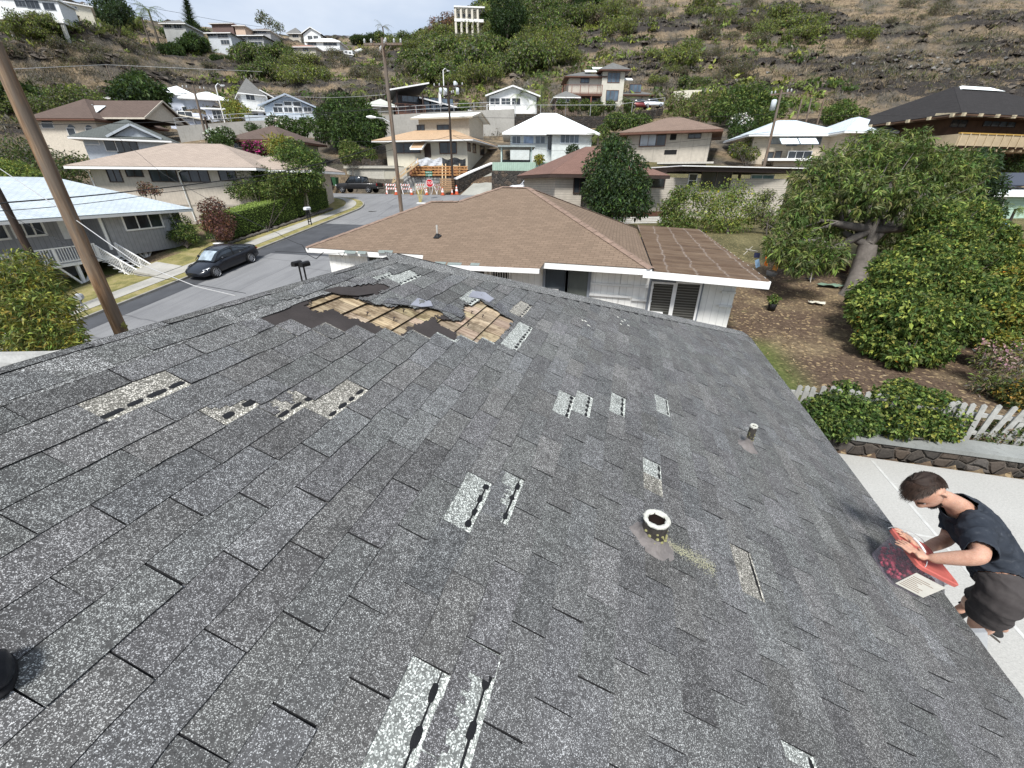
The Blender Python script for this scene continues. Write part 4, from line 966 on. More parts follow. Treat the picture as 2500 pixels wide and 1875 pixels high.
def patiomat():
 m,nt,b = nodes_of('stained_corrugated',.75,0,.25); v = coords(nt); vs = coords(nt,'Object',(.35,3.0,1)); s_ = noise(nt,vs,1.0,6,.7); a = noise(nt,v,1.2,5,.6); f = noise(nt,v,14,5,.8)
 k = ramp(nt,s_,[(.33,(.055,.030,.017)),(.5,(.115,.072,.042)),(.68,(.20,.14,.09))]); k = mixc(nt,.4,k,ramp(nt,a,[(.3,(.07,.04,.024)),(.7,(.19,.14,.10))]))
 sx = nt.nodes.new('ShaderNodeSeparateXYZ'); t = nt.nodes.new('ShaderNodeTexCoord'); nt.links.new(t.outputs['Object'],sx.inputs[0])
 fr = math_(nt,'FRACT',math_(nt,'DIVIDE',math_(nt,'ADD',sx.outputs[0],math_(nt,'MULTIPLY',noise(nt,v,.8,3),.35)),.82)); g = math_(nt,'ABSOLUTE',math_(nt,'SUBTRACT',fr,.5))
 w = math_(nt,'SUBTRACT',math_(nt,'MULTIPLY',f,.42),g); wm = ramp(nt,w,[(.16,(0,0,0)),(.27,(.6,.6,.6))])
 k = mixc(nt,wm,k,(.46,.42,.39)); wv = N(nt,'ShaderNodeTexWave',Scale=2.6,bands_direction='Y'); nt.links.new(v,wv.inputs['Vector'])
 k = mixc(nt,.12,k,mixc(nt,1,k,wv.outputs[0],'MULTIPLY')); nt.links.new(k,b.inputs['Base Color']); bump(nt,b,wv.outputs[0],.6,.02); return m
q0 = np.array((.86,13.15,-2.30)); q1 = PY(1880,686,13.1); q3 = PY(1556,549,26.2); q2 = PY(1707,560,26.2)
mb = MB(); nx_ = 12; ny_ = 60
q1 = q1 + UPV * 0
hm = []
for j in range(ny_ + 1):
 for i in range(nx_ + 1):
  a = q0 + (q1 - q0) * i / nx_; b_ = q3 + (q2 - q3) * i / nx_; p_ = a + (b_ - a) * j / ny_; hm.append(p_ + UPV * (.012 * math.sin(j * 2.1)))
mb.add(hm,[(j * (nx_ + 1) + i,j * (nx_ + 1) + i + 1,(j + 1) * (nx_ + 1) + i + 1,(j + 1) * (nx_ + 1) + i) for j in range(ny_) for i in range(nx_)])
pr = h.add(mb,'patio_roof',patiomat()); pr.modifiers.new('s','SOLIDIFY').thickness = .03
mb = MB(); mb.bar(q0 - UPV * .13 - np.array((.3,.02,0)),q1 - UPV * .13 + np.array((.02,-.02,0)),.06,.2); mb.bar(q1 - UPV * .10,q2 - UPV * .10,.06,.16); h.add(mb,'patio_fascia',M_trim)
mb = MB()
for t_ in (.33,.62,.97): p_ = q1 + (q2 - q1) * t_; mb.bar(p_ - UPV * .1 - np.array((.15,0,0)),p_ - UPV * 2.4 - np.array((.15,0,0)),.1)
h.add(mb,'patio_posts',M_white)
# lap sided house behind it
LAP = siding('beige_lap_siding',(.50,.46,.40),.16,'z',.16,.6)
h = House('lap_siding_house','beige lap siding house with brown hip roof and flat extension behind the brown roofed house',PD(1345,428,29),PD(1800,428,32.5),7,3.6,LAP,z1=.55)
h.block(h.R,PD(1925,442,33) * [1,1,0] + UPV * .55,7,3.6,LAP,'extension_wall')
uo = lambda x,y: (PP(x,y,h.L,h.bk) - h.L) @ h.ax
ua,ub = 0.1,uo(1590,420)
h.roof('hip',2.0,.7,M_rred,M_dk,u0=ua,u1=ub,d0=-.8,d1=6.5,z=.08)
h.block(h.L - h.bk * 1.0 + h.ax * 0,h.L + h.ax * (uo(1410,420)) - h.bk * 1.0,1.0,3.6,LAP,'bay_wall')
h.slab(uo(1655,400) - .2,uo(1925,400) + 1.5,-1.0,6,.42,.72,'flat_roof_edge',M_dk); h.slab(uo(1655,400) - .4,uo(1925,400) + 1.6,-1.2,6.2,.73,.80,'flat_roof',M_trim)
h.win(1572,422,1622,456,2,fm=M_dk); h.win(1681,426,1699,455,1,fm=M_trim,rows=2); h.win(1712,418,1782,462,2,fm=mat('bronze',(.18,.15,.12))); h.win(1831,428,1884,463,2,fm=M_trim,pm=glass('green_glass',(.10,.16,.15),.15))
h.win(1402,425,1428,470,2,fm=M_dk,off=1.0); h.slab(uo(1400,420),uo(1640,420),-.03,0,-2.75,-2.4,'base_band',M_brown)
mb = MB()
for z in np.arange(-3.6,-2.8,.13): mb.bar(h.pt(uo(1480,500),-.3,z),h.pt(uo(1650,500),-.3,z),.03,.06)
h.add(mb,'lattice',M_white); h.box_px(1376,420,1381,490,.06,'downspout',M_trim); h.box_px(1803,412,1808,440,.10,'post',M_dk)
mb = MB(); p_ = PP(1812,414,h.L - h.bk * .3,h.bk); mb.lathe([(.02,.1),(.09,.06),(.11,0),(.02,-.02)],p_,10); mb.lathe([(.02,.1),(.09,.06),(.11,0),(.02,-.02)],p_ + h.ax * .25,10); h.add(mb,'flood_lamp',M_trim)
# grey clapboard house over the road, with porch and steps
CLAP = siding('grey_vertical_boards',(.31,.315,.33),.24,'xy',.07,.6)
h = House('grey_board_house','grey board house across the street with pale blue roof, white porch rail and steps',PD(-330,520,17.5),PD(432,506,31.5),9,2.75,None,z1=-1.95)
uo = lambda x,y: (PP(x,y,h.L,h.bk) - h.L) @ h.ax
ui = uo(262,560); W_ = h.w
h.block(h.L + h.ax * ui,h.R,8.5,2.7,CLAP); h.block(h.L + h.bk * 1.6,h.L + h.ax * ui + h.bk * 1.6,7,2.7,CLAP,'entry_wall')
h.roof('hip',2.1,.7,M_rbl,M_trim,u0=-1,u1=W_,d0=0,d1=8.5,fh=.18)
h.win(300,516,392,557,3,fm=M_trim,fw=.10); FE = (h.L + h.bk * 1.6,h.bk,h.ax)
h.win(30,535,102,575,3,FE,fm=M_trim,fw=.11); h.win(-60,530,8,585,2,FE,fm=M_trim,fw=.1); h.box_px(143,522,160,585,.05,'door_trim',M_trim,FE); h.box_px(400,535,418,563,.12,'meter_box',mat('grey_box',(.35,.36,.38)))
h.box_px(252,523,258,612,.06,'corner_board',M_trim); h.box_px(423,512,428,590,.05,'corner_board',M_trim)
zf = -4.55; dz = zf - h.zt                                    # porch deck level
h.slab(-2,ui - .1,-.2,1.6,dz - .16,dz,'porch_deck',M_white)
us0,us1 = uo(222,590),ui - .15
h.rail([h.pt(-2,-.15,dz),h.pt(us0 - .05,-.15,dz)],.92,M_trim,.15)
mb = MB(); nst = 8; run = .30; rise = .2
for i in range(nst): c0 = h.pt(us0,-.2 - i * run,dz - (i + 1) * rise); q = [h.pt(us0,-.2 - (i + 1) * run,0),h.pt(us1 + .1,-.2 - (i + 1) * run,0),h.pt(us1 + .1,-.2 - i * run,0),h.pt(us0,-.2 - i * run,0)]; mb.hexa([p + UPV * (dz - (i + 1) * rise - .05 ) for p in q],[p + UPV * (dz - (i + 1) * rise) for p in q])
h.add(mb,'steps',mat('worn_white_wood',(.50,.51,.52),.8,.15,5,dirt=(.2,.2,.2)))
h.rail([h.pt(us0,-.2,dz - .1),h.pt(us0,-.2 - nst * run,dz - nst * rise)],.9,M_trim,.14); h.rail([h.pt(us1 + .1,-.2,dz - .1),h.pt(us1 + .1,-.2 - nst * run,dz - nst * rise)],.9,M_trim,.14)
mb = MB()
for u in (uo(182,640),1.2):
 b0 = h.pt(u,-.05,dz - .16); mb.bar(b0,b0 - UPV * 1.9,.16); mb.bar(b0 - UPV * 1.3,b0 + h.ax * 1.0,.1); mb.bar(b0 - UPV * 1.3,b0 - h.ax * 1.0,.1)
for u in (uo(352,590),): b0 = h.pt(u,.3,-2.6); mb.bar(b0,b0 - UPV * 1.2,.2); mb.bar(b0 - UPV * .7,b0 + h.ax * .6 + UPV * .05,.1); mb.bar(b0 - UPV * .7,b0 - h.ax * .6 + UPV * .05,.1)
h.add(mb,'pier',M_white); h.slab(-1,ui - .3,1.8,6,dz - 2.6,dz - .2,'foundation',mat('grey_base',(.17,.18,.20)))
mb = MB(); q = [PX(282,672,-33.2),PX(345,657,-33.2),PX(400,668,-31.0),PX(334,692,-30.6)]
g4_ = [np.array(PZ(x,y,-6.0)) for x,y in ((285,668),(348,652),(388,662),(332,690))]
sb = h.pt((us0 + us1) / 2,-.2 - nst * run,0);
wk = MB(); w0 = sb - h.ax * .9; w1 = sb + h.ax * .9; kx_ = KX - 2.2
q = [w0,w1,w1 - h.bk * ((w1[0] - kx_) / h.bk[0]),w0 - h.bk * ((w0[0] - kx_) / h.bk[0])]
q = [np.array([p[0],p[1],float(roadz(p[1])) + .20 + (.25 if i < 2 else -.02)]) for i,p in enumerate(q)]
wk.prism(q,(0,0,-1),.25); tag(wk.build('front_walk',M_conc),kind='structure')
# long tan house up the street
TAN = siding('tan_stucco',(.47,.42,.355),.3,'xy',.05,.75)
h = House('tan_long_house','long tan two storey house with pinkish tan shingle roof behind the clipped hedges',PD(215,405,35.0),PD(610,412,35.5),9,6.5,TAN)
h.roof('hip',2.1,1.1,M_rtan,M_trim,fh=.2); uo = lambda x,y: (PP(x,y,h.L,h.bk) - h.L) @ h.ax
h.roof('hip',1.5,.8,M_rtan,M_trim,fh=.2,u0=h.w - 2,u1=h.w + 4.2,d0=1.5,d1=9,z=-.1,name='wing_roof'); h.block(h.R + h.bk * 2,h.R + h.ax * 3.6 + h.bk * 2,7,6,TAN,'wing_wall')
h.win(264,407,294,443,2,fm=M_dk); h.win(308,407,346,430,2,fm=M_dk); h.win(367,407,430,442,3,fm=M_dk); h.win(440,410,508,443,3,fm=M_dk); h.win(536,415,575,440,2,fm=M_dk,off=-2 if False else 0)
h.slab(0,h.w,-.04,0,-3.05,-2.9,'belt_course',mat('tan_band',(.40,.36,.31)))
mb = MB(); mb.tube([PP(185,405,h.L - h.bk * 1,h.bk),PP(215,418,h.L - h.bk * .1,h.bk),PP(232,455,h.L - h.bk * .1,h.bk)],.05,6); mb.tube([PP(453,408,h.L - h.bk * 1,h.bk),PP(434,421,h.L - h.bk * .12,h.bk),PP(478,540,h.L - h.bk * .12,h.bk)],.06,6); h.add(mb,'downspout',M_trim)
# houses above and beyond, left side
h = House('grey_green_roof_house','pale blue grey house with grey green roof and white edged gable behind the tan house',PD(198,335,45),PD(400,345,48),9,5.5,mat('pale_blue_wall',(.46,.50,.55)))
h.roof('hip',2.3,.9,M_rgrn,M_trim); h.roof('gable',1.3,.4,M_rgrn,mat('gable_grey',(.40,.44,.48)),u0=h.w * .38,u1=h.w * .38 + 4.2,d0=-.4,d1=3.5,z=.15,ridge='v',name='gable_roof')
h.win(256,340,282,368,1,fm=M_white); h.win(283,342,335,372,3,fm=M_dk); h.win(205,340,240,352,1,fm=M_white,pm=mat('shutter',(.4,.44,.48)))
h = House('arched_window_house','cream stucco house with dark brown roof, arched windows and two tilted white roof panels',PD(85,285,56),PD(232,298,56),11,7,mat('cream_stucco',(.55,.50,.42)))
h.roof('hip',3.0,.9,M_rbr2,M_brown); h.roof('gable',2.6,.5,M_rbr2,mat('cream_stucco',(.55,.50,.42)),u0=h.w * .45,u1=h.w + 6,d0=1.5,d1=9,z=.3,name='upper_roof')
def archwin(h,x0,y0,x1,y1):
 w = h.win(x0,y0 + (y1 - y0) * .3,x1,y1,1,fm=M_white); p0,nr,ax = h.plane('F'); out = -nr if nr @ p0 > 0 else nr
 c = PP((x0 + x1) / 2,y0 + (y1 - y0) * .3,p0,nr) + out * .03; r_ = abs((PP(x1,y1,p0,nr) - PP(x0,y1,p0,nr)) @ ax) / 2; mb = MB()
 pts = [c + ax * math.cos(a) * r_ + UPV * math.sin(a) * r_ * .8 for a in np.linspace(0,math.pi,10)]; mb.poly(pts); h.add(mb,'arch_pane',M_glass)
archwin(h,103,296,130,312); archwin(h,166,306,184,330); archwin(h,210,310,226,320)
for (x,y) in ((194,265),(227,268)):
 p = PP(x,y,h.L + h.bk * 2.5,h.bk); q = [p + h.ax * a + h.bk * b + UPV * (b * .55) for a,b in ((-1.2,-1),(1.2,-1),(1.2,1),(-1.2,1))]; mb = MB(); mb.prism(q,(0,0,1),.08); h.add(mb,'roof_panel',M_rwhite)
p = PP(270,282,h.L + h.bk * 2.5,h.bk); q = [p + h.ax * a + h.bk * b + UPV * (b * .45) for a,b in ((-4,-1.1),(4,-1.1),(4,1.1),(-4,1.1))]; mb = MB(); mb.prism(q,(0,0,1),.08); h.add(mb,'roof_panel',M_rwhite)
h = House('brown_roof_bungalow','small beige bungalow with dull brown roof beside the magenta bougainvillea',PD(565,340,50),PD(690,345,49),7,4,mat('olive_wall',(.34,.35,.28))); h.roof('hip',1.9,.9,M_rbr2,M_brown); h.win(571,341,592,360,2,fm=M_trim)
PB = mat('lavender_white_wall',(.58,.62,.72),.6,.06,2)
h = House('tiered_pale_house','tall pale lavender house stepping down the slope with many small pale hip roofs',PD(385,225,78),PD(470,236,80),10,9,PB); h.roof('hip',1.8,.8,M_rwhite,M_trim)
h.roof('hip',1.7,.7,M_rwhite,M_trim,u0=h.w * .72,u1=h.w + 6,d0=-1,d1=6,z=-.6,name='upper_roof'); h.block(h.L + h.ax * h.w * .75 - h.bk * .6 - UPV * .6,h.L + h.ax * (h.w + 5.4) - h.bk * .6 - UPV * .6,6,8,PB,'bay_wall')
h.roof('shedu',-1.2,.3,M_rwhite,M_trim,u0=h.w + 5.5,u1=h.w + 11,d0=0,d1=7,z=-1.0,name='side_roof'); h.block(h.R + h.ax * 5.5 - UPV * 2.3,h.R + h.ax * 11 - UPV * 2.3,6,7,PB,'side_wall')
FB = (h.L - h.bk * .6,h.bk,h.ax); h.win(420,226,432,235,2,fm=M_trim); h.win(437,227,458,243,3,FB,fm=M_trim); h.win(484,232,496,245,2,fm=M_trim); h.win(505,236,518,248,2,fm=M_trim); h.win(402,217,410,224,1,fm=M_trim)
h.roof('shed',1.2,.4,M_rwhite,M_trim,u0=h.w * .5,u1=h.w + 7,d0=-4,d1=-.8,z=-4.0,name='porch_roof'); h.win(447,262,480,280,3,fm=M_trim); h.win(505,268,548,290,3,fm=M_trim)
h = House('cream_eave_house','low cream roofed house in front of the tiered pale house, with a long sloping eave',PD(405,270,70),PD(490,280,71),6,5,PB); h.roof('shedu',-1.0,.7,mat('cream_roof',(.62,.58,.48)),mat('cream_trim',(.66,.62,.52))); h.win(415,272,428,284,1); h.win(436,273,470,290,2)
h = House('flat_white_canopy_house','white house with long flat canopy beside the yellow green tree on the upper road',PD(500,266,72),PD(640,268,74),5,5,PB); h.roof('flat',0,.5,M_rwhite,M_trim); h.win(520,270,548,290,3); h.win(560,272,575,290,1); h.win(600,270,630,285,2)
h = House('white_dormer_house','white two storey house with grey peaked roof and dark windows above the pale canopy',PD(588,232,78),PD(650,228,80),7,6,M_white); h.roof('hip',2.8,.5,M_rgr,M_trim,u1=h.w * .8); h.win(601,232,621,244,2,fm=M_trim)
h.roof('shedu',-1.3,.2,M_rwhite,M_trim,u0=h.w * .8,u1=h.w * 1.35,z=.8,name='side_roof')
h = House('long_low_roof_house','low house with long grey roof among trees left of the tiered pale house',PD(268,243,72),PD(360,243,74),6,3.5,mat('olive_wall',(.34,.35,.28))); h.roof('hip',1.0,.7,M_rgr,M_trim); h.win(290,245,318,252,3,fm=M_dk)
h = House('blue_gable_house','blue white house with wide low gable and tall glass front beside the big dark tree',PD(645,262,66),PD(765,262,67),8,5,mat('blue_white_wall',(.50,.56,.62))); h.roof('gable',1.7,.7,M_rwhite,mat('gable_blue',(.35,.40,.47)),ridge='v')
h.win(668,262,690,275,2,fm=M_trim); h.win(694,262,714,275,2,fm=M_trim); h.win(718,262,738,275,2,fm=M_trim); h.win(742,262,760,275,2,fm=M_trim); h.win(694,248,712,258,1,fm=M_trim); h.win(716,249,734,259,1,fm=M_trim); h.win(670,253,690,259,1,fm=M_trim)
h.slab(-2.5,6,-2.2,0,-2.4,-1.5,'balcony',mat('balcony_blue',(.45,.50,.55))); h.box_px(640,285,652,296,.1,'door',mat('teal_door',(.10,.35,.36)))
M_gp = mat('grey_panel',(.33,.34,.35)); WH = mat('white_far_wall',(.68,.70,.71))
h = House('pillared_white_house','white house on tall pillars over the slope at the top left corner',PD(-20,-8,86),PD(140,4,88),5,3.6,WH,group=None); h.roof('flat',0,.4,M_rwhite,M_trim,z=.3); h.slab(-.6,h.w + .4,-1.2,5,-3.95,-3.5,'floor_slab',M_trim)
h.win(38,2,62,16,3,fm=M_gtrim); h.win(65,2,95,20,3,fm=M_gtrim); h.win(107,8,134,24,2,fm=M_gtrim)
mb = MB()
for u in (1.5,h.w * .5,h.w * .55,h.w * .97,h.w): mb.bar(h.pt(u,-.8,-3.9),h.pt(u,-.8,-9),.4)
h.add(mb,'pillar',mat('pale_pillar',(.50,.50,.46))); h.slab(0,h.w,2,5,-8,-3.9,'undercroft',M_dk)
h = House('cream_flat_house','long cream flat roofed house right of the pillared white house',PD(150,2,96),PD(222,22,99),6,4.5,mat('cream_far',(.60,.57,.47))); h.roof('flat',0,.5,M_rwhite,M_trim,z=.2); h.win(176,16,188,24,2); h.win(205,10,216,16,2); h.win(157,14,170,28,2)
def farhouse(name,label,x0,x1,y,hp,D,wall,roofm,kind='hip',rise=1.8,wins=(),oh=.7,dep=8,ridge='u',y1=None):
 h = House(name,label,PD(x0,y,D * .93),PD(x1,y if y1 is None else y1,D * .93),dep,hp,wall); h.roof(kind,rise,oh,roofm,M_trim,ridge=ridge)
 for w in wins: h.win(*w,3,fm=mat('dim_frame',(.4,.4,.4)),fw=.12)
 return h
TC = mat('terracotta',(.30,.17,.13),.8);
farhouse('dark_eave_house','grey house with dark spreading eaves on the crest left of the tall pine',396,450,58,5,130,mat('far_grey',(.36,.37,.36)),M_rgr,'hip',1.8,[(402,60,418,68),(425,60,444,70)])
farhouse('brown_block_house','flat brown block of a house on the skyline right of the tall pine',514,568,53,8,165,mat('far_brown',(.14,.095,.085)),mat('far_brown',(.14,.095,.085)),'flat',0,y1=62)
farhouse('peach_end_house','small peach coloured house at the end of the brown block on the skyline',572,596,63,5,165,mat('peach',(.55,.42,.33)),TC,'flat',0)
farhouse('long_glazed_house','long low white house with rows of windows below the brown block',505,562,78,7,135,mat('far_white_grey',(.50,.53,.56)),M_rgr,'shedu',0,[(506,80,528,88),(532,82,556,92),(540,98,560,108)],y1=86)
farhouse('grey_tier_house','grey two storey house with long shaded balconies right of the long glazed house',570,642,84,8,140,M_gp,M_rgr,'shedu',0,[(575,86,600,93),(606,90,640,97),(580,100,600,108),(612,102,640,110)],y1=92)
farhouse('dark_top_house','dark brown roofed house above the grey balconied house on the skyline',612,658,74,5,170,M_gp,M_rbr2,'hip',1.5,[(618,76,650,82)])
farhouse('grey_hip_house','small house with grey hip roof on the skyline right of the wispy tree',704,732,82,6,185,mat('far_beige',(.45,.42,.36)),M_rgr,'hip',2.6,[(714,84,728,91)])
farhouse('white_gable_far_house','white house with dark gable roof standing on the skyline in the middle of the cluster',740,782,84,7,180,WH,M_rblk,'gable',2.2,[(752,88,762,96),(766,88,776,94)],ridge='v')
farhouse('white_wide_house','wide white house with pale roof below the dark gabled one',748,828,102,7,170,WH,M_rwhite,'hip',2.0,[(752,104,772,110),(790,104,822,111)])
farhouse('white_lower_house','white house stepping downhill at the right end of the white cluster',790,860,120,7,160,WH,M_rgr,'shedu',-1.5,[(832,124,838,132),(842,125,848,133),(852,127,857,135)],y1=126)
farhouse('terracotta_house','low house with terracotta roof under the white cluster',702,770,112,4,150,mat('far_beige',(.45,.42,.36)),TC,'hip',1.5,[(712,114,724,120),(740,116,752,126)],y1=118)
farhouse('skyline_flat_house','low white roofed house on the skyline behind the top of the near wooden pole',840,885,91,4,205,M_gp,M_rwhite,'flat',0)
farhouse('tiny_white_house','tiny white house half hidden in scrub right of the white cluster',872,886,124,4,165,WH,M_rwhite,'hip',1.0)
h = farhouse('colonnade_house','white house with open columned balcony alone on the skyline beside the dark trees',1113,1180,32,9,150,mat('warm_white',(.62,.58,.50)),M_rwhite,'flat',0,dep=10,y1=22)
mb = MB()
for u in np.linspace(0,h.w * .8,5): mb.bar(h.pt(u,-2.2,.2),h.pt(u,-2.2,-9),.7)
h.add(mb,'column',mat('warm_white',(.62,.58,.50))); h.slab(-.5,h.w,-2.6,0,-3.6,-2.8,'balcony_slab',M_trim); h.slab(-.5,h.w + .5,-2.8,0,.1,.5,'canopy_slab',M_trim); h.win(1118,34,1150,42,3)
# centre: black shed-roof house, beige two-storey, white roof, hill villa
h = House('black_frame_house','modern black framed glass house with tilted white edged roofs above the concrete retaining wall',PD(968,232,66),PD(1030,226,67),9,5.5,None)
h.block(h.L + h.bk * 1.6,h.R + h.bk * 1.6,8,5.2,mat('charcoal_wall',(.06,.06,.065))); h.roof('shedu',1.3,1.1,mat('charcoal_roof',(.10,.10,.11)),M_trim,z=.2)
FQ = (h.L + h.bk * 1.6,h.bk,h.ax); h.win(982,235,1022,249,3,FQ,fm=M_dk,pm=M_glass2); h.slab(-.4,h.w + .3,-.6,1.6,-3.0,-2.7,'deck',M_brown)
h.rail([h.pt(-.4,-.5,-2.7),h.pt(h.w + .3,-.5,-2.7)],1.2,M_brown,.25); mb = MB()
for u in (0,h.w): mb.bar(h.pt(u,-.4,.2),h.pt(u,-.4,-6),.22)
h.add(mb,'post',M_dk); h.block(h.R + h.bk * .5 - UPV * 1.2,h.R + h.ax * 8.6 + h.bk * .5 - UPV * 1.2,8,4.5,mat('charcoal_wall',(.06,.06,.065)),'glass_wing')
h.roof('shedu',-1.6,.5,mat('charcoal_roof',(.10,.10,.11)),M_trim,u0=h.w,u1=h.w + 9,d0=.4,d1=8,z=-.4,name='wing_roof'); FW = (h.L + h.bk * .5,h.bk,h.ax)
for x in (1036,1052,1066,1080,1094): h.win(x,238 + (x - 1036) * .06,x + 12,268,1,FW,fm=M_dk,pm=M_glass2)
h.win(986,270,1026,278,4,FQ,fm=M_dk,pm=M_glass2)
h = House('beige_hipped_garage_house','small beige low roofed house half hidden between the dark tree and the black framed house',PD(900,254,66),PD(960,262,67),6,3.6,mat('beige_wall',(.40,.36,.28))); h.roof('hip',1.2,.6,mat('pale_sage_roof',(.45,.47,.42)),M_trim)
h = House('white_balcony_house','low white house with a long balcony behind palms, left of the hill villa',PD(1194,236,68),PD(1310,236,68),7,3.4,M_white); h.roof('gable',1.4,.6,mat('pale_sage_roof',(.45,.47,.42)),M_white,ridge='v'); h.win(1197,240,1220,256,2); h.win(1224,240,1246,256,2); h.win(1250,240,1270,256,2)
h.slab(-.3,h.w,-1.5,0,-2.6,-2.35,'balcony_slab',M_trim); h.rail([h.pt(-.3,-1.4,-2.35),h.pt(h.w,-1.4,-2.35)],1.0,M_trim,.6)
BE = mat('beige_stucco',(.55,.52,.43),.8,.08,2,dirt=(.3,.27,.22))
h = House('beige_two_storey_house','beige house with ochre shingle roof and a white edged upper storey at the junction',PD(940,343,54.5),PD(1140,345,52),8.5,3.4,BE)
h.roof('hip',1.9,1.3,M_ror,M_trim,fh=.15); h.block(h.pt(3.7,3,2.8),h.pt(h.w - .7,3,2.8),6,2.6,mat('beige_upper',(.42,.38,.31)),'upper_wall'); h.roof('gable',.9,.8,M_rwhite,mat('beige_upper',(.42,.38,.31)),u0=3.7,u1=h.w - .7,d0=3,d1=9,z=2.8,name='upper_roof')
FU = (h.pt(3.7,3,2.8),h.bk,h.ax); h.win(1019,306,1036,320,2,FU,fm=M_dk); h.win(1068,306,1096,320,2,FU,fm=M_dk)
h.win(966,348,1025,373,3,fm=M_brown); h.win(1074,348,1114,374,2,fm=M_brown); h.box_px(1036,350,1052,384,.05,'doorway',M_dk); h.win(1141,350,1148,368,1,'R',fm=M_brown); h.win(1154,352,1161,372,1,'R',fm=M_brown); h.win(1172,356,1182,378,1,'R',fm=M_brown)
h.roof('shed',.9,.1,M_ror,M_trim,u0=uo(0,0) * 0 + (PP(1014,350,h.L,h.bk) - h.L) @ h.ax,u1=(PP(1040,350,h.L,h.bk) - h.L) @ h.ax,d0=-1.4,d1=0,z=-1.0,name='porch_roof')
WG = siding('white_green_boards',(.62,.67,.66),.28,'z',.06,.8)
h = House('white_hip_roof_house','pale green white house with a brilliant white hip roof and blue tinted windows',PD(1246,328,50),PD(1442,328,50),8,5.2,WG); h.roof('hip',2.7,1.0,M_rwhite,M_trim,fh=.16)
WGF = mat('pale_blue_frame',(.6,.66,.72)); h.win(1251,333,1270,350,2,fm=WGF,pm=M_glass2); h.win(1279,333,1302,350,1,fm=WGF,pm=glass('sky_glass',(.14,.2,.3),.1)); h.win(1308,333,1330,350,2,fm=WGF,pm=M_glass2); h.win(1369,328,1413,349,4,fm=WGF,pm=M_glass2); h.win(1337,334,1346,366,1,fm=WGF)
h.block(h.pt((PP(1346,350,h.L,h.bk) - h.L) @ h.ax,-1.1,0),h.pt(h.w,-1.1,0),1.2,5.2,WG,'projecting_wall')
FP = (h.L - h.bk * 1.1,h.bk,h.ax); h.win(1369,328,1413,349,4,FP,fm=WGF,pm=M_glass2); h.roof('hip',1.6,.7,M_rwhite,M_trim,u0=(PP(1346,350,h.L,h.bk) - h.L) @ h.ax,u1=h.w,d0=-1.1,d1=5,name='front_roof',fh=.16)
h = House('carport','open carport with grey roof on slim posts in front of the white roofed house',PD(1222,356,45),PD(1300,356,45),4,2.6,None); h.roof('flat',0,.3,mat('grey_green_sheet',(.30,.34,.34)),mat('grey_green_sheet',(.30,.34,.34)),fh=.12); mb = MB()
for u,d in ((.1,.1),(h.w - .1,.1),(.1,3.8),(h.w - .1,3.8)): mb.bar(h.pt(u,d,0),h.pt(u,d,-3.2),.14)
h.add(mb,'post',mat('pale_green_post',(.45,.55,.52))); h.slab(0,h.w,3.6,3.8,-3.2,-1.2,'screen',mat('dim_screen',(.10,.11,.11)))
TB = siding('beige_plywood',(.42,.385,.33),1.2,'xy',.015,.7)
h = House('brown_hip_curtain_house','beige house with brown hip roof and wide curtained window, right of the white roofed house',PD(1534,318,48),PD(1738,327,45),8,6.0,TB); h.roof('hip',1.9,1.1,shingle('mid_brown_roof',(.20,.145,.115),.18,.4,.2,.4),M_brown,fh=.22)
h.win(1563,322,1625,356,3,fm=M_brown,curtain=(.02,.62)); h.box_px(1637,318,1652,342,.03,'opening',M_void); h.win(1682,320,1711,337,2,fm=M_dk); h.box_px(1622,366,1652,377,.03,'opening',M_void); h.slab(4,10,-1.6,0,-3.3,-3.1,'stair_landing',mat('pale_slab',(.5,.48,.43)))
VI = mat('villa_stucco',(.56,.54,.47),.8,.08,1.2,dirt=(.33,.31,.28)); VR = mat('villa_roof',(.13,.13,.125),.85,.25,2)
h = House('hill_villa','tall cream villa with square tower, brown framed windows and red brown balcony',PD(1472,172,76),PD(1527,172,76),6,9.5,VI); h.roof('hip',1.6,.9,VR,M_brown,fh=.18)
h.win(1484,178,1513,201,3,fm=M_brown,pm=M_glass2); h.win(1480,221,1509,246,3,fm=M_brown,pm=M_glass2)
h.block(h.L - h.ax * 6.2 + h.bk * .8 - UPV * .9,h.L + h.bk * .8 - UPV * .9,5.5,8,VI,'left_wing_wall'); h.roof('hip',1.3,.9,VR,M_brown,u0=-6.2,u1=0,d0=.8,d1=6.3,z=-.9,name='left_roof',fh=.18)
FL = (h.L + h.bk * .8,h.bk,h.ax); h.win(1418,187,1438,202,2,FL,fm=M_brown,pm=M_glass2); h.win(1423,229,1456,244,3,FL,fm=M_brown,pm=M_glass2)
h.slab(-7.4,0,-1.4,.8,-4.2,-3.8,'balcony_slab',M_brown); RB = mat('red_brown_rail',(.19,.075,.055),.7); h.rail([h.pt(-7.4,.8,-3.8),h.pt(-7.4,-1.3,-3.8),h.pt(-.05,-1.3,-3.8)],1.3,RB,.22); mb = MB()
for u in (-7.2,-4.8,-2.0): mb.bar(h.pt(u,-1.2,-4.1),h.pt(u,-1.2,-8.5),.25)
h.add(mb,'post',RB)
h.block(h.R + h.bk * 1.2 - UPV * 3.6,h.R + h.ax * 5.6 + h.bk * 1.2 - UPV * 3.6,6,6.5,VI,'right_wing_wall'); h.roof('hip',1.3,.8,VR,M_brown,u0=h.w,u1=h.w + 5.6,d0=1.2,d1=7,z=-3.6,name='right_roof',fh=.18)
FR = (h.R + h.bk * 1.2,h.bk,h.ax); h.win(1537,206,1565,225,3,FR,fm=M_brown,pm=M_glass2); h.box_px(1523,246,1554,258,.05,'garage_opening',M_void,FR)
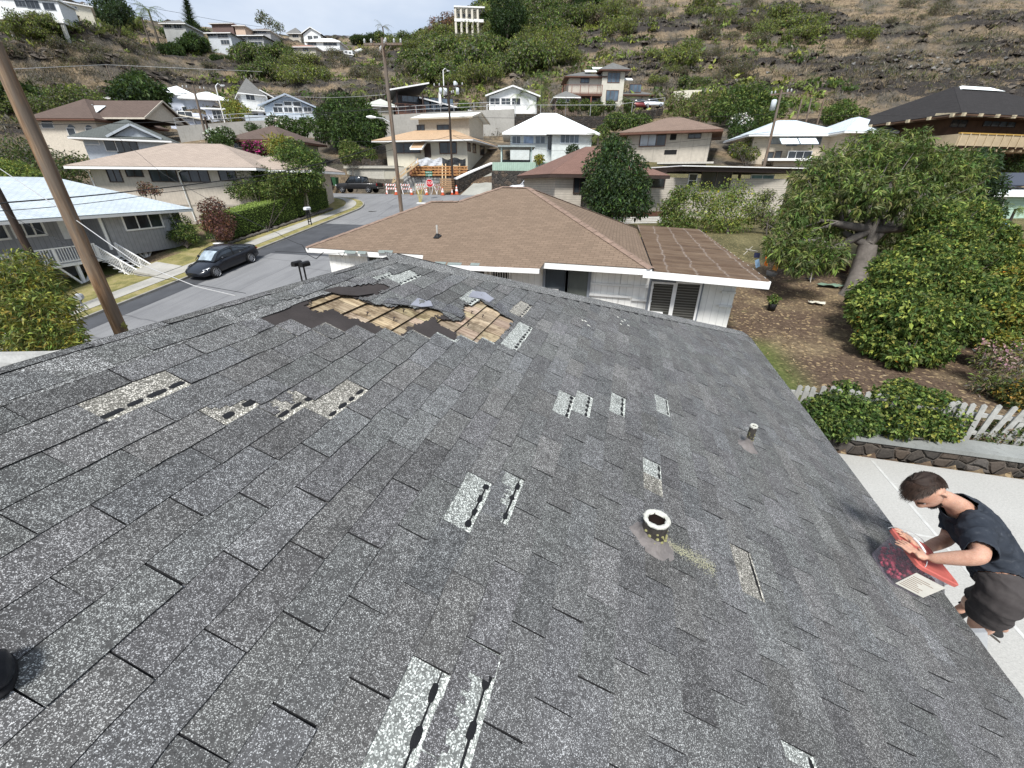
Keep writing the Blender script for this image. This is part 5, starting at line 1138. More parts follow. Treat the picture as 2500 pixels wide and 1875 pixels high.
h.slab(h.w + 5.6,h.w + 8.6,1.5,5,-8.2,-7.9,'terrace_slab',RB); h.rail([h.pt(h.w + 5.6,1.5,-7.9),h.pt(h.w + 8.6,1.5,-7.9)],1.2,RB,.22); h.slab(h.w + 5.6,h.w + 8.5,1.6,5,-11,-8.2,'terrace_wall',VI)
for (x,y,u_,d_) in ((1442,174,-3.2,2),(1460,167,-1.6,3.0),(1530,194,h.w + 1.2,3.2)):
 p = PP(x,y,h.L + h.bk * d_,h.bk); q = [p + h.ax * a + h.bk * b + UPV * (b * .4) for a,b in ((-1.1,-.6),(1.1,-.6),(1.1,.6),(-1.1,.6))]; mb = MB(); mb.prism(q,(0,0,1),.08); h.add(mb,'roof_panel',M_rwhite)
h = House('low_side_garage','low dark roofed outbuilding between the palms and the hill villa',PD(1356,238,72),PD(1412,236,72),5,3,mat('dim_brown_wall',(.16,.12,.10))); h.roof('hip',1.2,.4,M_rgr,M_trim); h.win(1360,242,1390,250,4)
WC = siding('cream_lap_siding',(.55,.48,.38),.22,'z',.1,.75)
h = House('grey_white_roof_house','cream house with pale grey roofs and tilted solar panels below the dark roofed house',PD(1842,330,46),PD(2050,330,45),7,6,WC); h.roof('hip',1.8,.9,M_rbl,M_trim,fh=.16); h.win(1925,327,1948,355,2,fm=M_gtrim); h.win(1952,327,2005,352,3,fm=M_gtrim); h.win(1880,327,1918,350,1,fm=M_gtrim,pm=mat('dim_wall',(.30,.32,.33)))
h.slab(1.5,h.w + 4,-1.6,0,-2.6,-2.35,'lower_roof',M_trim); h.block(h.pt(2.5,-.8,-2.6),h.pt(h.w + 3.5,-.8,-2.6),1,3.2,WC,'lower_wall'); FO = (h.L - h.bk * .8,h.bk,h.ax); h.win(1924,370,1979,390,3,FO,fm=M_trim); h.win(1872,372,1886,392,1,FO,fm=M_dk); h.win(1892,370,1905,392,1,FO,fm=M_dk)
p = PP(1950,345,h.L - h.bk * 1.2,h.bk); mb = MB()
for k in (-1,1): q = [p + h.ax * (a + k * .98) + h.bk * b + UPV * (b * .6) for a,b in ((-.92,-.5),(.92,-.5),(.92,.5),(-.92,.5))]; mb.prism(q,(0,0,1),.06)
h.add(mb,'solar_panel',mat('pale_solar',(.62,.70,.76),.3))
h2 = House('square_pale_roof_house','cream house corner with a square pale pyramid roof right of the solar panels',PD(2068,322,43),PD(2190,324,43),6.5,5,WC); h2.roof('hip',1.7,.9,M_rbl,M_trim,fh=.16); h2.win(2096,324,2118,346,1,fm=M_gtrim); h2.win(2132,324,2175,348,2,fm=M_gtrim)
WD = mat('dark_timber',(.095,.055,.035),.8,.3,2)
h = House('dark_pyramid_roof_house','large timber house with charcoal shake roof, white ridge skylight and a tan wraparound balcony',PD(2322,297,38),PD(2600,290,40),9,3.4,WD); h.roof('hip',3.3,2.2,M_rblk,WD,fh=.14)
mb = MB(); kk = 6.7; zr_ = 3.33; r1 = h.pt(-1.2 + kk,4.5,zr_); r2 = h.pt(h.w + 2.2 - kk,4.5,zr_); o_ = .9; sl2 = 3.3 / kk
mb.poly([r1 + UPV * .12,r2 + UPV * .12,r2 + h.ax * o_ - h.bk * o_ - UPV * (o_ * sl2 - .12),r1 - h.ax * o_ - h.bk * o_ - UPV * (o_ * sl2 - .12)]); mb.poly([r1 + UPV * .12,r1 - h.ax * o_ - h.bk * o_ - UPV * (o_ * sl2 - .12),r1 - h.ax * o_ + h.bk * o_ - UPV * (o_ * sl2 - .12)]); h.add(mb,'ridge_skylight',M_rwhite)
mb = MB()
for u in np.arange(-2.0,h.w + 2.2,1.9): mb.bar(h.pt(u,-2.4,-.1),h.pt(u,0,.15),.26)
for d in np.arange(-1.6,8,1.9): mb.bar(h.pt(-2.4,d,-.1),h.pt(0,d,.15),.26)
h.add(mb,'rafter_end',mat('pale_rafter',(.50,.43,.30)))
h.slab(-1.6,h.w + 1.6,-2.3,0,-2.6,-2.45,'balcony_slab',WD); TBc = mat('tan_panel',(.42,.335,.22),.8,.15,2); YW = mat('ochre_rail',(.42,.26,.07),.7)
h.slab(-1.6,h.w + 1.6,-2.42,-2.34,-2.45,-1.55,'balcony_panel',TBc); h.slab(-1.7,-1.62,-2.4,6,-2.45,-1.55,'balcony_side_panel',TBc); h.slab(-1.7,h.w + 1.6,-2.48,-2.28,-1.54,-1.44,'top_rail',YW)
mb = MB()
for u in np.arange(-1.5,h.w + 1.6,.98): mb.bar(h.pt(u,-2.46,-2.6),h.pt(u,-2.46,-1.5),.07); mb.bar(h.pt(u,-2.4,-2.75),h.pt(u,-.2,-2.75),.1,.2)
h.add(mb,'balcony_post',TBc); h.win(2402,290,2480,309,4,fm=M_dk,pm=M_glass2); h.win(2322,292,2360,310,2,fm=M_dk)
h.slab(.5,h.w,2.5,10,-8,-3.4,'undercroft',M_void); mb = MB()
for u,l in ((4.2,-1.2),(8.5,.8),(12,0)): mb.bar(h.pt(u,-.5,-2.7),h.pt(u + l,-.2,-7.2),.18)
h.add(mb,'strut',mat('grey_strut',(.20,.18,.15))); h.slab(3.4,10.5,-3,0,-5.6,-5.3,'lower_pergola',mat('pale_rafter2',(.52,.38,.24))); mb = MB()
for u in (3.8,5.8,7.8,9.8): mb.bar(h.pt(u,-3.4,-5.75),h.pt(u,0,-5.75),.2)
h.add(mb,'pergola_beam',mat('pale_rafter',(.50,.43,.30))); h.slab(3.2,14,-1,-.8,-7.6,-6.3,'lower_wall',mat('tan_low_wall',(.40,.34,.25)))
MI_ = siding('mint_lap_siding',(.42,.58,.48),.2,'z',.12,.7)
h = House('mint_green_house','mint green house with white roof and dark solar panels at the right edge',PD(2372,478,31),PD(2560,474,30),8,3.2,MI_); h.roof('shed',1.0,.5,mat('white_metal_roof',(.72,.77,.80),.5),M_trim); h.win(2388,484,2447,515,2,fm=M_trim,pm=M_glass)
p = PP(2465,440,h.L + h.bk * 3,h.bk); mb = MB(); q = [p + h.ax * a + h.bk * b + UPV * (b * .35) for a,b in ((-2.6,-1.2),(4,-1.2),(4,1.4),(-1.6,1.4))]; mb.prism(q,(0,0,1),.08); h.add(mb,'solar_panel',mat('black_solar',(.03,.035,.05),.3))
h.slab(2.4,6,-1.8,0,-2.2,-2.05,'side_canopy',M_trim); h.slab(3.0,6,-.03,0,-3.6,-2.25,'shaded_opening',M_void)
# VEGETATION
def leafmat(name='leaves',trans=.28,rough=.6):
 m,nt,b = nodes_of(name,rough,0,.25); a = N(nt,'ShaderNodeAttribute',attribute_name='fc'); nt.links.new(a.outputs['Color'],b.inputs['Base Color'])
 t = nt.nodes.new('ShaderNodeBsdfTranslucent'); tcx = mixc(nt,.5,a.outputs['Color'],(.10,.14,.02)); nt.links.new(tcx,t.inputs[0])
 x = nt.nodes.new('ShaderNodeMixShader'); x.inputs[0].default_value = trans; nt.links.new(b.outputs[0],x.inputs[1]); nt.links.new(t.outputs[0],x.inputs[2])
 nt.links.new(x.outputs[0],nt.nodes['Material Output'].inputs[0]); return m
M_leaf = leafmat(); M_bark = mat('bark',(.13,.11,.09),.95,.35,5,fine=30,bmp=.8); M_barkd = mat('dark_bark',(.07,.06,.052),.95,.35,5,fine=30,bmp=.8); M_twig = mat('grey_twig',(.20,.185,.165),.95,.25,6)
PAL = dict(dark=(.030,.056,.016),deep=(.020,.040,.016),mid=(.066,.112,.026),light=(.175,.225,.055),lime=(.26,.29,.06),olive=(.11,.12,.040),yel=(.24,.20,.03),grey=(.135,.125,.105),dry=(.20,.155,.10),purple=(.075,.028,.030),pink=(.34,.035,.17),rust=(.19,.085,.05),white=(.75,.75,.68),org=(.45,.17,.02),gold=(.30,.20,.04),blue=(.045,.075,.04))
def unit(v): return v / (np.linalg.norm(v,axis=-1,keepdims=True) + 1e-9)
def leafset(blobs,n,size,asp=.42,cols=('mid',),var=.35,rosette=1,droop=.25,shell=.45,rg=rng,sizes=.35,flat=.45):
 """blobs: array (k,4..6) of centre + radii. returns V,F,C"""
 B = np.array([[*b[:3],*(b[3:6] if len(b) >= 6 else (b[3],b[3],b[3] * .85))] for b in blobs],float)
 w = (B[:,3] * B[:,4]); w /= w.sum(); m = max(1,n // rosette); k = rg.choice(len(B),m,p=w)
 d = unit(rg.normal(size=(m,3))); rr = 1 - shell * rg.random(m) ** 1.6
 lump = fbm(d[:,0] * 2.5 + k * 3.1,d[:,1] * 2.5,d[:,2] * 2.5 + 7,3); rr = rr * (.72 + .56 * lump)
 c = B[k,:3] + d * rr[:,None] * B[k,3:6]
 tone = .72 + .56 * fbm(c[:,0] * .9 / max(.3,B[:,3].mean()),c[:,1] * .9 / max(.3,B[:,3].mean()),c[:,2] * .9 / max(.3,B[:,3].mean()),3)
 ci = rg.integers(0,len(cols),m); pal = np.array([PAL[x] if isinstance(x,str) else x for x in cols])
 c = np.repeat(c,rosette,0); d = np.repeat(d,rosette,0); tone = np.repeat(tone,rosette); ci = np.repeat(ci,rosette); m = len(c)
 dirv = unit(d * .55 + rg.normal(size=(m,3)) * .75 + np.array([0,0,-droop])); nr = unit(rg.normal(size=(m,3)) * (1 - flat) + d * .4 + np.array([0,0,flat]))
 side = unit(np.cross(dirv,nr)); up_ = np.cross(side,dirv); L = size * (1 + sizes * rg.normal(size=m)).clip(.4,2); Wd = L * asp
 b0 = c; tip = c + dirv * L[:,None] - np.array([0,0,1]) * (L * .15)[:,None]; mid = c + dirv * (L * .5)[:,None] + up_ * (L * .06)[:,None]
 V = np.stack([b0,mid + side * (Wd / 2)[:,None],tip,mid - side * (Wd / 2)[:,None]],1).reshape(-1,3); F = np.arange(m * 4).reshape(m,4)
 C = pal[ci] * (tone * (1 + var * rg.normal(size=m) * .5).clip(.4,1.9))[:,None] * (1 + .08 * rg.normal(size=(m,3)))
 return V,F,np.clip(C,.003,.9)
def merge(sets):
 Vs,Fs,Cs = [],[],[]; o = 0
 for V,F,C in sets: Vs.append(V); Fs.append(F + o); Cs.append(C); o += len(V)
 return np.concatenate(Vs),np.concatenate(Fs),np.concatenate(Cs)
def limbs(mb,base,blobs,r0,split=.45,wig=.06,n=7):
 base = np.array(base,float); cs = np.array([b[:3] for b in blobs]); cen = cs.mean(0); fork = base + (cen - base) * split; fork[:2] = base[:2] + (cen[:2] - base[:2]) * split * .6
 H = np.linalg.norm(cen - base)
 mb.tube([base - [0,0,.3],base + (fork - base) * .12,base + (fork - base) * .55 + rng.normal(size=3) * wig * H * .25,fork],[r0 * 1.45,r0 * 1.1,r0 * .85,r0 * .75],n)
 for b in blobs:
  e = np.array(b[:3]); m1 = fork + (e - fork) * .45 + rng.normal(size=3) * wig * H + [0,0,-.04 * H]; m2 = fork + (e - fork) * .75 + rng.normal(size=3) * wig * H * .6
  rr = r0 * random.uniform(.35,.55); mb.tube([fork,m1,m2,e],[rr,rr * .7,rr * .5,rr * .25],6,cap=False)
  for _ in range(3):
   e2 = e + unit(rng.normal(size=3) + [0,0,.4]) * b[3] * .8; mb.tube([m2,(m2 + e2) / 2 + rng.normal(size=3) * .05 * H,e2],[rr * .35,rr * .22,rr * .08],4,cap=False)
def plant(name,label,cat,base,blobs,n,size,cols,trunk=None,bark=None,extra=(),group=None,**kw):
 """base: point on the ground; blobs world-space (x,y,z,r[,ry,rz])"""
 base = np.array(base,float); e = empty(name,tuple(base),0,label,cat,group); sets = [leafset(blobs,n,size,cols=cols,**kw)] + [leafset(*a,**k) for a,k in extra]
 V,F,C = merge(sets); npmesh('crown' if trunk else 'foliage',V - base,F,M_leaf,e,C)
 if trunk: mb = MB(); limbs(mb,base,blobs,trunk); L3(mb,base).build('trunk',bark or M_bark,e)
 else:
  mb = MB(); c = np.mean([b[:3] for b in blobs],0)
  for b in blobs:
   for _ in range(2): t = np.array(b[:3]) + rng.normal(size=3) * b[3] * .35; mb.tube([base + rng.normal(size=3) * .05,(base + t) / 2 + rng.normal(size=3) * .1 * b[3],t],[.035,.025,.012],5,cap=False)
  L3(mb,base).build('stems',M_barkd,e)
 return e
def pb(*L,sy=1.0,sz=.85):
 """blobs from photo pixels: (x, y, depth, radius_px)"""
 out = []
 for x,y,D,r in L: p = PD(x,y,D); R0 = r * D / FPX; out.append((p[0],p[1],p[2],R0,R0 * sy,R0 * sz))
 return out
def gp(x,y,D):                       # ground point under a pixel at a depth
 p = PD(x,y,D); return np.array([p[0],p[1],float(gz(p[0],p[1]))])
# near right: mango, star-fruit tree, shrubs
def pbm(*L): return pb(*[(x,y,D * .85,r) for x,y,D,r in L])
MG = pbm((1960,520,19.5,62),(1930,600,19,58),(2010,440,20.5,78),(2090,395,21,70),(2180,400,21.5,78),(2270,430,21.5,75),(2330,500,21,62),(2100,470,19,62),(2200,480,19,66),(2280,530,19.5,60),(2020,620,18,48),(1985,560,21,60),(2340,420,23,60),(2060,520,22,60),(2180,560,22.5,55),(1955,640,18,35),(2135,345,22,30),(2230,352,22,36))
mgb = np.array([9.27,19.95,-4.15])
mango = plant('mango_tree','broad mango tree with a thick bent dark trunk in the dry yard on the right','tree',mgb,MG,36000,.24,('mid','light','mid','olive','light',(.16,.19,.08)),None,rosette=6,asp=.22,droop=.45,sizes=.25,var=.55,shell=.85)
for c in [c for c in mango.children if c.name.startswith('stems')]: bpy.data.objects.remove(c)
mb = MB(); fk = PD(2118,600,17.17); fk2 = PD(2125,560,17.25)
mb.tube([mgb + [0,0,-.3],mgb + [.05,0,.3],PD(2098,665,17.34),PD(2112,625,17.25),fk],[.62,.40,.34,.36,.34],12)
for tgt in ((1960,530,19.5),(2010,440,20.5),(2100,410,20.8),(2190,420,21.2),(2280,455,21.3),(2330,510,21),(2200,490,19.4),(2060,500,21.8),(2290,540,19.8),(1935,590,19.2)):
 e_ = PD(tgt[0],tgt[1],tgt[2] * .85); s_ = fk if random.random() < .5 else fk2; m_ = (s_ + e_) / 2 + [0,0,random.uniform(-.5,.0)] + rng.normal(size=3) * .2; r_ = random.uniform(.12,.2); mb.tube([s_,m_,(m_ + e_) / 2 + rng.normal(size=3) * .2,e_],[r_,r_ * .75,r_ * .5,r_ * .25],8)
 for _ in range(9): e2 = e_ + unit(rng.normal(size=3)) * random.uniform(.5,1.3); mb.tube([m_ + (e_ - m_) * random.random(),(m_ + e2) / 2 + rng.normal(size=3) * .2,e2],[r_ * .3,r_ * .2,r_ * .06],5,cap=False)
L3(mb,mgb).build('trunk',mat('mango_bark',(.14,.125,.112),.95,.4,4,fine=25,bmp=1.),mango)
SF = pb((2140,760,12.47,62),(2150,830,12.04,48),(2190,690,12.90,60),(2230,770,11.70,70),(2300,690,12.90,70),(2330,790,11.70,62),(2270,850,11.52,45),(2400,650,13.76,62),(2390,730,12.90,66),(2250,620,14.19,55),(2330,590,15.05,55),(2420,580,15.48,48),(2200,870,11.35,34),(2120,720,13.33,40),(2170,650,13.76,38),(2290,540,15.91,50),(2380,535,16.34,45))
plant('starfruit_tree','dense bright green tree with orange fruit spots in front of the mango tree','tree',gp(2260,860,13),SF,78000,.105,('mid','light','mid','lime','mid'),.16,M_barkd,rosette=3,asp=.5,var=.5,droop=.35,shell=.6,
 extra=[((SF,22,.11),dict(cols=('org',),asp=.8,shell=.1))])
SG = pb((2480,700,12.90,60),(2455,780,12.04,55),(2510,800,11.61,60),(2440,840,11.18,40),(2530,640,13.76,60))
plant('yellowing_tree','yellow green tree with orange leaves cut off by the right edge of the picture','tree',gp(2500,860,12),SG,22000,.11,('light','lime','yel','mid'),.10,M_barkd,rosette=3,asp=.5,var=.5,extra=[((SG,60,.11),dict(cols=('org',),asp=.8,shell=.1))])
HB = [('left round clipped green shrub behind the low rock wall, half hiding the white pickets',[(1990,1010,8.46,40),(2040,990,8.64,42),(2085,1000,8.55,44),(2050,1040,8.28,38),(2000,1045,8.37,30),(2110,1030,8.37,36),(2065,955,9.00,28)],('mid','dark','mid','light')),
 ('right yellow flowering shrub behind the low rock wall, beside the leaning pickets',[(2170,985,8.55,48),(2230,980,8.64,48),(2285,990,8.55,46),(2320,1015,8.46,38),(2260,1035,8.28,42),(2190,1035,8.28,42),(2310,1050,8.28,30),(2200,950,8.91,32)],('mid','light','mid','lime','dark'))]
for lb,bl,cs in HB:
 b = pb(*bl); plant('round_shrub',lb,'shrub',gp(bl[3][0],1060,8.4),b,15000,.062,cs,None,rosette=2,asp=.62,var=.5,shell=.6,group=None,extra=[((b[-2:],500,.05),dict(cols=('yel','lime'),asp=.8))] if 'yellow' in lb else ())
plant('straggly_bush','straggly dry bush with dusty pink flower heads at the right edge','bush',gp(2440,930,10.4),pb((2420,880,10.44,38),(2460,930,10.01,42),(2410,940,10.09,34),(2490,880,10.44,34)),2600,.09,('olive','grey','dry','light'),None,asp=.3,var=.5,shell=.9,extra=[((pb((2420,850,10.44,25),(2450,880,10.27,30),(2485,840,10.44,15)),260,.07),dict(cols=((.42,.25,.27),(.35,.27,.2)),asp=.8))])
plant('dark_low_bush','low dark gold bush in the dirt yard at the right edge','bush',gp(2480,970,9.7),pb((2465,960,9.72,28),(2510,955,9.72,36),(2490,985,9.46,22)),2600,.07,('olive','gold','dark'),None,asp=.6)
plant('weedy_bush','weedy bush among the leaning pickets at the right end of the rock wall','bush',gp(2440,1060,8.4),pb((2400,1070,8.37,30),(2450,1050,8.37,40),(2500,1060,8.37,36)),3600,.06,('olive','mid','dry'),None,asp=.4,shell=.9)
b = pb((1700,480,27,42),(1745,500,27,44),(1790,480,27.5,48),(1830,510,27,42),(1760,545,26.5,40),(1720,535,26.5,36),(1800,545,26.5,36)); plant('lemon_tree','yellow green citrus tree dotted with lemons in front of the beige extension','tree',gp(1772,590,26.5),b,8500,.13,('light','light','lime','mid'),.09,M_barkd,asp=.5,var=.5,shell=.95,extra=[((b,90,.13),dict(cols=('yel',(.5,.42,.04)),asp=.9,shell=.05))])
b = pb((1640,510,27,32),(1670,545,26,34),(1630,550,26,26),(1660,475,27.5,24)); plant('small_citrus_tree','small light green citrus tree right of the dark leaved tree','tree',gp(1655,575,26),b,5200,.15,('light','mid','olive'),.06,M_barkd,asp=.5,var=.45,shell=.7)
b = pb((1855,520,26,30),(1885,545,26,26),(1870,480,27,24)); plant('sparse_citrus_tree','sparse twiggy citrus tree between the lemon tree and the mango','tree',gp(1868,590,25.5),b,2600,.13,('olive','light','grey'),.05,M_barkd,asp=.45,shell=.9)
b = pb((1500,375,27,44),(1465,410,26.5,40),(1535,410,26.5,42),(1490,445,26,48),(1545,455,26,44),(1455,465,26,36),(1510,495,26,46),(1560,500,26,34),(1495,350,27.5,24),(1470,505,26,30)); plant('dark_leaved_tree','dense dark leaved tree standing right behind the brown roofed house','tree',gp(1505,540,26.5),b,17000,.19,('deep','dark','blue','mid'),.12,M_barkd,asp=.42,var=.55,shell=.6,droop=.5)
plant('dark_side_tree','dark green tree behind the mango, left of the mint green house','tree',gp(2400,560,26),pb((2390,400,27,40),(2400,460,26.5,42),(2400,520,26,38),(2375,440,27.5,38)),8000,.2,('deep','dark','blue'),.12,M_barkd,asp=.45,shell=.6)
b = pb((40,720,9.5,90),(110,770,9.2,68),(20,800,9.4,80),(150,820,9.0,46),(70,660,10,52),(-40,740,9.6,90),(185,838,8.9,24),(90,830,9,50)); plant('feathery_tree','feathery olive and yellow green tree past the roof ridge at the left edge','tree',gp(20,900,9.8),b,26000,.12,('light','olive','mid','yel','lime'),.1,M_barkd,rosette=3,asp=.2,var=.5,shell=.7,flat=.3)
plant('potted_plant_bush','small green bush under the porch steps of the grey house','bush',gp(215,650,28),pb((205,655,28,14),(225,645,28,12)),700,.12,('mid','dark'),None)
def hedge(name,label,p0,p1,w,h_,n,z0):
 p0 = np.array(p0,float); p1 = np.array(p1,float); a = unit(p1 - p0); L = np.linalg.norm(p1 - p0); s = np.array([-a[1],a[0],0]); e = empty(name,tuple(p0),0,label,'hedge')
 face = rng.choice(5,n,p=[.36,.28,.24,.06,.06]); u = rng.random(n) * L; v = (rng.random(n) - .5) * w; z = rng.random(n) * h_
 v = np.where(face == 1,-w / 2,np.where(face == 2,w / 2,v)); z = np.where(face == 0,h_,z); u = np.where(face == 3,0,np.where(face == 4,L,u)); bumpv = rng.normal(size=(n,3)) * .035
 c = p0 + a * u[:,None] + s * v[:,None] + UPV * z[:,None] + bumpv; d = unit(rng.normal(size=(n,3))); nn = unit(rng.normal(size=(n,3))); sd = unit(np.cross(d,nn)); Lf = .085 * (1 + .3 * rng.normal(size=n)).clip(.5,2)
 V = np.stack([c,c + d * (Lf / 2)[:,None] + sd * (Lf * .3)[:,None],c + d * Lf[:,None],c + d * (Lf / 2)[:,None] - sd * (Lf * .3)[:,None]],1).reshape(-1,3); F = np.arange(n * 4).reshape(n,4)
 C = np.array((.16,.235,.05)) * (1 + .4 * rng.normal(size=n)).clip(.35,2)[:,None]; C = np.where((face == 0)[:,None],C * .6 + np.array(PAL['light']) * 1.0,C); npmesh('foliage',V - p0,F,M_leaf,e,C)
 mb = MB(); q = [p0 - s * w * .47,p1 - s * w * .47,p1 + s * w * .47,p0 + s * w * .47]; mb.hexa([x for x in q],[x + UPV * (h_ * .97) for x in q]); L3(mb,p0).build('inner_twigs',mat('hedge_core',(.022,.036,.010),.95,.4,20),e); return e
def onlot(x,y,X): p = PX(x,y,X); p[2] = float(near_z(p[0],p[1])) + .1; return p
h1 = PX(560,600,-30.6); h2_ = PX(728,545,-30.2); h3 = PX(735,540,-30.2); h4 = PX(805,520,-30.0)
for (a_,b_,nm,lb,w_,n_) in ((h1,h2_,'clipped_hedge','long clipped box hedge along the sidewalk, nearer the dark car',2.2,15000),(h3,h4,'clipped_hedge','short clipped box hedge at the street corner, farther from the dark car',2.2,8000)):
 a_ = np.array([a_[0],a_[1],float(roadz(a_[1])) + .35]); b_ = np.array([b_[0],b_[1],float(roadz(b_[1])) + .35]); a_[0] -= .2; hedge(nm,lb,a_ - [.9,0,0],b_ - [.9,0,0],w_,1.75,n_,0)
mb = MB()
for i in range(46): f = i / 45; p = h1 + (h4 - h1) * f; r_ = random.uniform(.14,.28); z = float(roadz(p[1])) + .18; mb.lathe([(.001,-r_ * .5),(r_,-r_ * .3),(r_ * .9,r_ * .35),(.001,r_ * .6)],(p[0] + .25,p[1],z),7,jit=.2)
wl2 = empty('rubble_border',tuple(h1),0,'border of rough dark stones under the clipped hedges','stone border'); L3(mb,h1).build('stones',mat('rough_stone',(.11,.10,.09),.9,.35,8),wl2)
plant('purple_shrub','purple leaved shrub at the left end of the long clipped hedge','shrub',gp(535,590,31),pb((520,510,31,30),(540,545,30.5,32),(515,545,31,26),(545,570,30,20),(365,462,34,0.1)) [:4],5200,.14,('purple','purple',(.11,.06,.05),'rust'),None,asp=.5,shell=.7)
plant('small_purple_shrub','small dark purple shrub seen above the grey house roof','shrub',gp(365,480,33),pb((355,458,33.5,16),(378,465,33.5,13),(345,468,33.5,9)),900,.14,('purple','rust','dry'),None,asp=.5,shell=.9)
plant('street_tree','bushy green tree beside the tan house at the corner of the street','tree',gp(735,470,38),pb((720,380,38,40),(755,400,37.5,36),(735,430,37,40),(765,440,37,26),(700,400,38.5,34)),10500,.22,('mid','light','mid','dark'),.16,M_bark,asp=.4,shell=.6,var=.5)
plant('fan_palm','small yellow green fan palm left of the bushy street tree','palm',gp(678,430,39),pb((672,350,40,20),(690,345,40,16),(680,375,40,20)),1100,.55,('lime','light','yel'),.08,M_bark,asp=.14,shell=.8)
plant('mixed_shrubbery','loose dark green shrubbery between the tan house and the clipped hedges','shrub',gp(640,520,34),pb((600,440,36.5,32),(640,435,36.5,34),(680,445,36,32),(620,462,35.5,28),(665,465,35.5,26),(580,465,35.5,24),(705,460,36.5,24)),10500,.17,('dark','mid','olive','light'),None,asp=.4,shell=.7)
plant('side_yard_bush','round green bush against the right wall of the grey board house','bush',gp(450,580,31),pb((440,545,31.5,24),(455,565,31,22),(430,575,31,16),(470,580,31,14)),3200,.13,('mid','dark','light'),None)
plant('gray_bush','large grey green bush at the left edge behind the pale blue roof','bush',gp(80,450,36),pb((40,385,38,55),(110,400,37,50),(160,430,36,40),(60,440,35,45),(0,420,36,50),(190,400,37,30)),11000,.24,('olive','grey','dark','mid'),None,asp=.35,shell=.7)
plant('hedge_bush','bright green bush left of the leaning pole, just over the pale blue roof','bush',gp(30,440,28),pb((10,415,29,30),(50,420,29,30),(90,435,29,22),(-30,410,29,30)),5200,.16,('mid','light','lime'),None)
# prototypes for the slope
def proto(name,cols,n,size,asp,blobs,trunk=.12,**kw):
 e = empty(name,(0,0,0),0); V,F,C = leafset(blobs,n,size,cols=cols,asp=asp,**kw); npmesh('crown',V,F,M_leaf,e,C)
 if trunk: mb = MB(); limbs(mb,(0,0,0),blobs[:5],trunk,n=5); mb.build('trunk',M_bark,e)
 return e
def rb(n,R0,H,rb_,zs=.55,seed=0):
 r_ = np.random.default_rng(seed); out = []
 for i in range(n): a = r_.random() * 6.28; q = R0 * math.sqrt(r_.random()); s = rb_ * r_.uniform(.75,1.25); out.append((q * math.cos(a),q * math.sin(a),H * (1 - .35 * (q / R0) ** 2) + r_.normal() * .25 * zs,s,s,s * .75))
 return out
PR = {'broad': [proto('hill_tree',('dark','mid','deep'),3600,.50,.5,rb(9,2.6,3.6,1.7,seed=s),.2,shell=.5) for s in (1,2)],
 'airy': [proto('hill_tree',('light','lime','light','olive','grey'),2600,.40,.35,rb(11,3.2,2.9,1.3,seed=s),.14,shell=.8) for s in (3,4)],
 'midg': [proto('hill_tree',('mid','olive','light','mid','grey'),3000,.44,.45,rb(10,2.8,3.0,1.5,seed=s),.16,shell=.6) for s in (5,6)],
 'grey': [proto('hill_tree',('grey','olive','dry','grey'),1500,.42,.22,rb(9,2.4,2.0,1.25,seed=s),.12,shell=.9) for s in (7,8)]}
used = set()
_lx = np.linspace(-80,2580,134); _ly = np.linspace(-30,470,51); _rr = np.concatenate([np.linspace(40,120,90),np.linspace(121,330,110)])
GX,GY = np.meshgrid(_lx,_ly,indexing='ij'); _v = cF + cR * ((GX - 1250) / FPX)[...,None] + cU * ((937.5 - GY) / FPX)[...,None]; _hit = np.full(GX.shape,np.nan)
for q in _rr:
 p = _v * q; zz = gz(p[...,0],p[...,1]); m_ = np.isnan(_hit) & (p[...,2] < zz); _hit[m_] = q
def hill_pt(x,y):
 i = int(np.clip(round((x + 80) / 20),0,133)); j = int(np.clip(round((y + 30) / 10),0,50)); D = _hit[i,j]
 if np.isnan(D): return None
 p = PD(x,y,D); return np.array([p[0],p[1],float(gz(p[0],p[1]))]),D
LBL = {'broad': 'dark rounded tree among many on the hillside','airy': 'light green feathery tree among many on the dry hillside','midg': 'mid green bushy tree among many on the hillside','grey': 'leafless grey brush clump among many on the hillside'}
def hilltree(kind,x,y,s,label=None,base=True,group=True,name=None,D=None):
 r_ = (PD(x,y,D),D) if D else hill_pt(x,y)
 if r_ is None: return None
 p,D = r_
 if D is not None: p = np.array([p[0],p[1],float(gz(p[0],p[1]))])
 src = random.choice(PR[kind])
 if src.name in used: o = clone(src)
 else: o = src; used.add(src.name)
 o.location = (p[0],p[1],p[2] - .25); o.rotation_euler = (0,0,random.uniform(0,6.28)); o.scale = (s * random.uniform(.85,1.15),s * random.uniform(.85,1.15),s * random.uniform(.85,1.2))
 tag(o,label or LBL[kind],'tree' if kind != 'grey' else 'brush',(None if label else {'broad': 'dark rounded trees on the hillside','airy': 'light green feathery trees on the hillside','midg': 'bushy trees on the hillside','grey': 'grey brush clumps on the hillside'}[kind])); return o
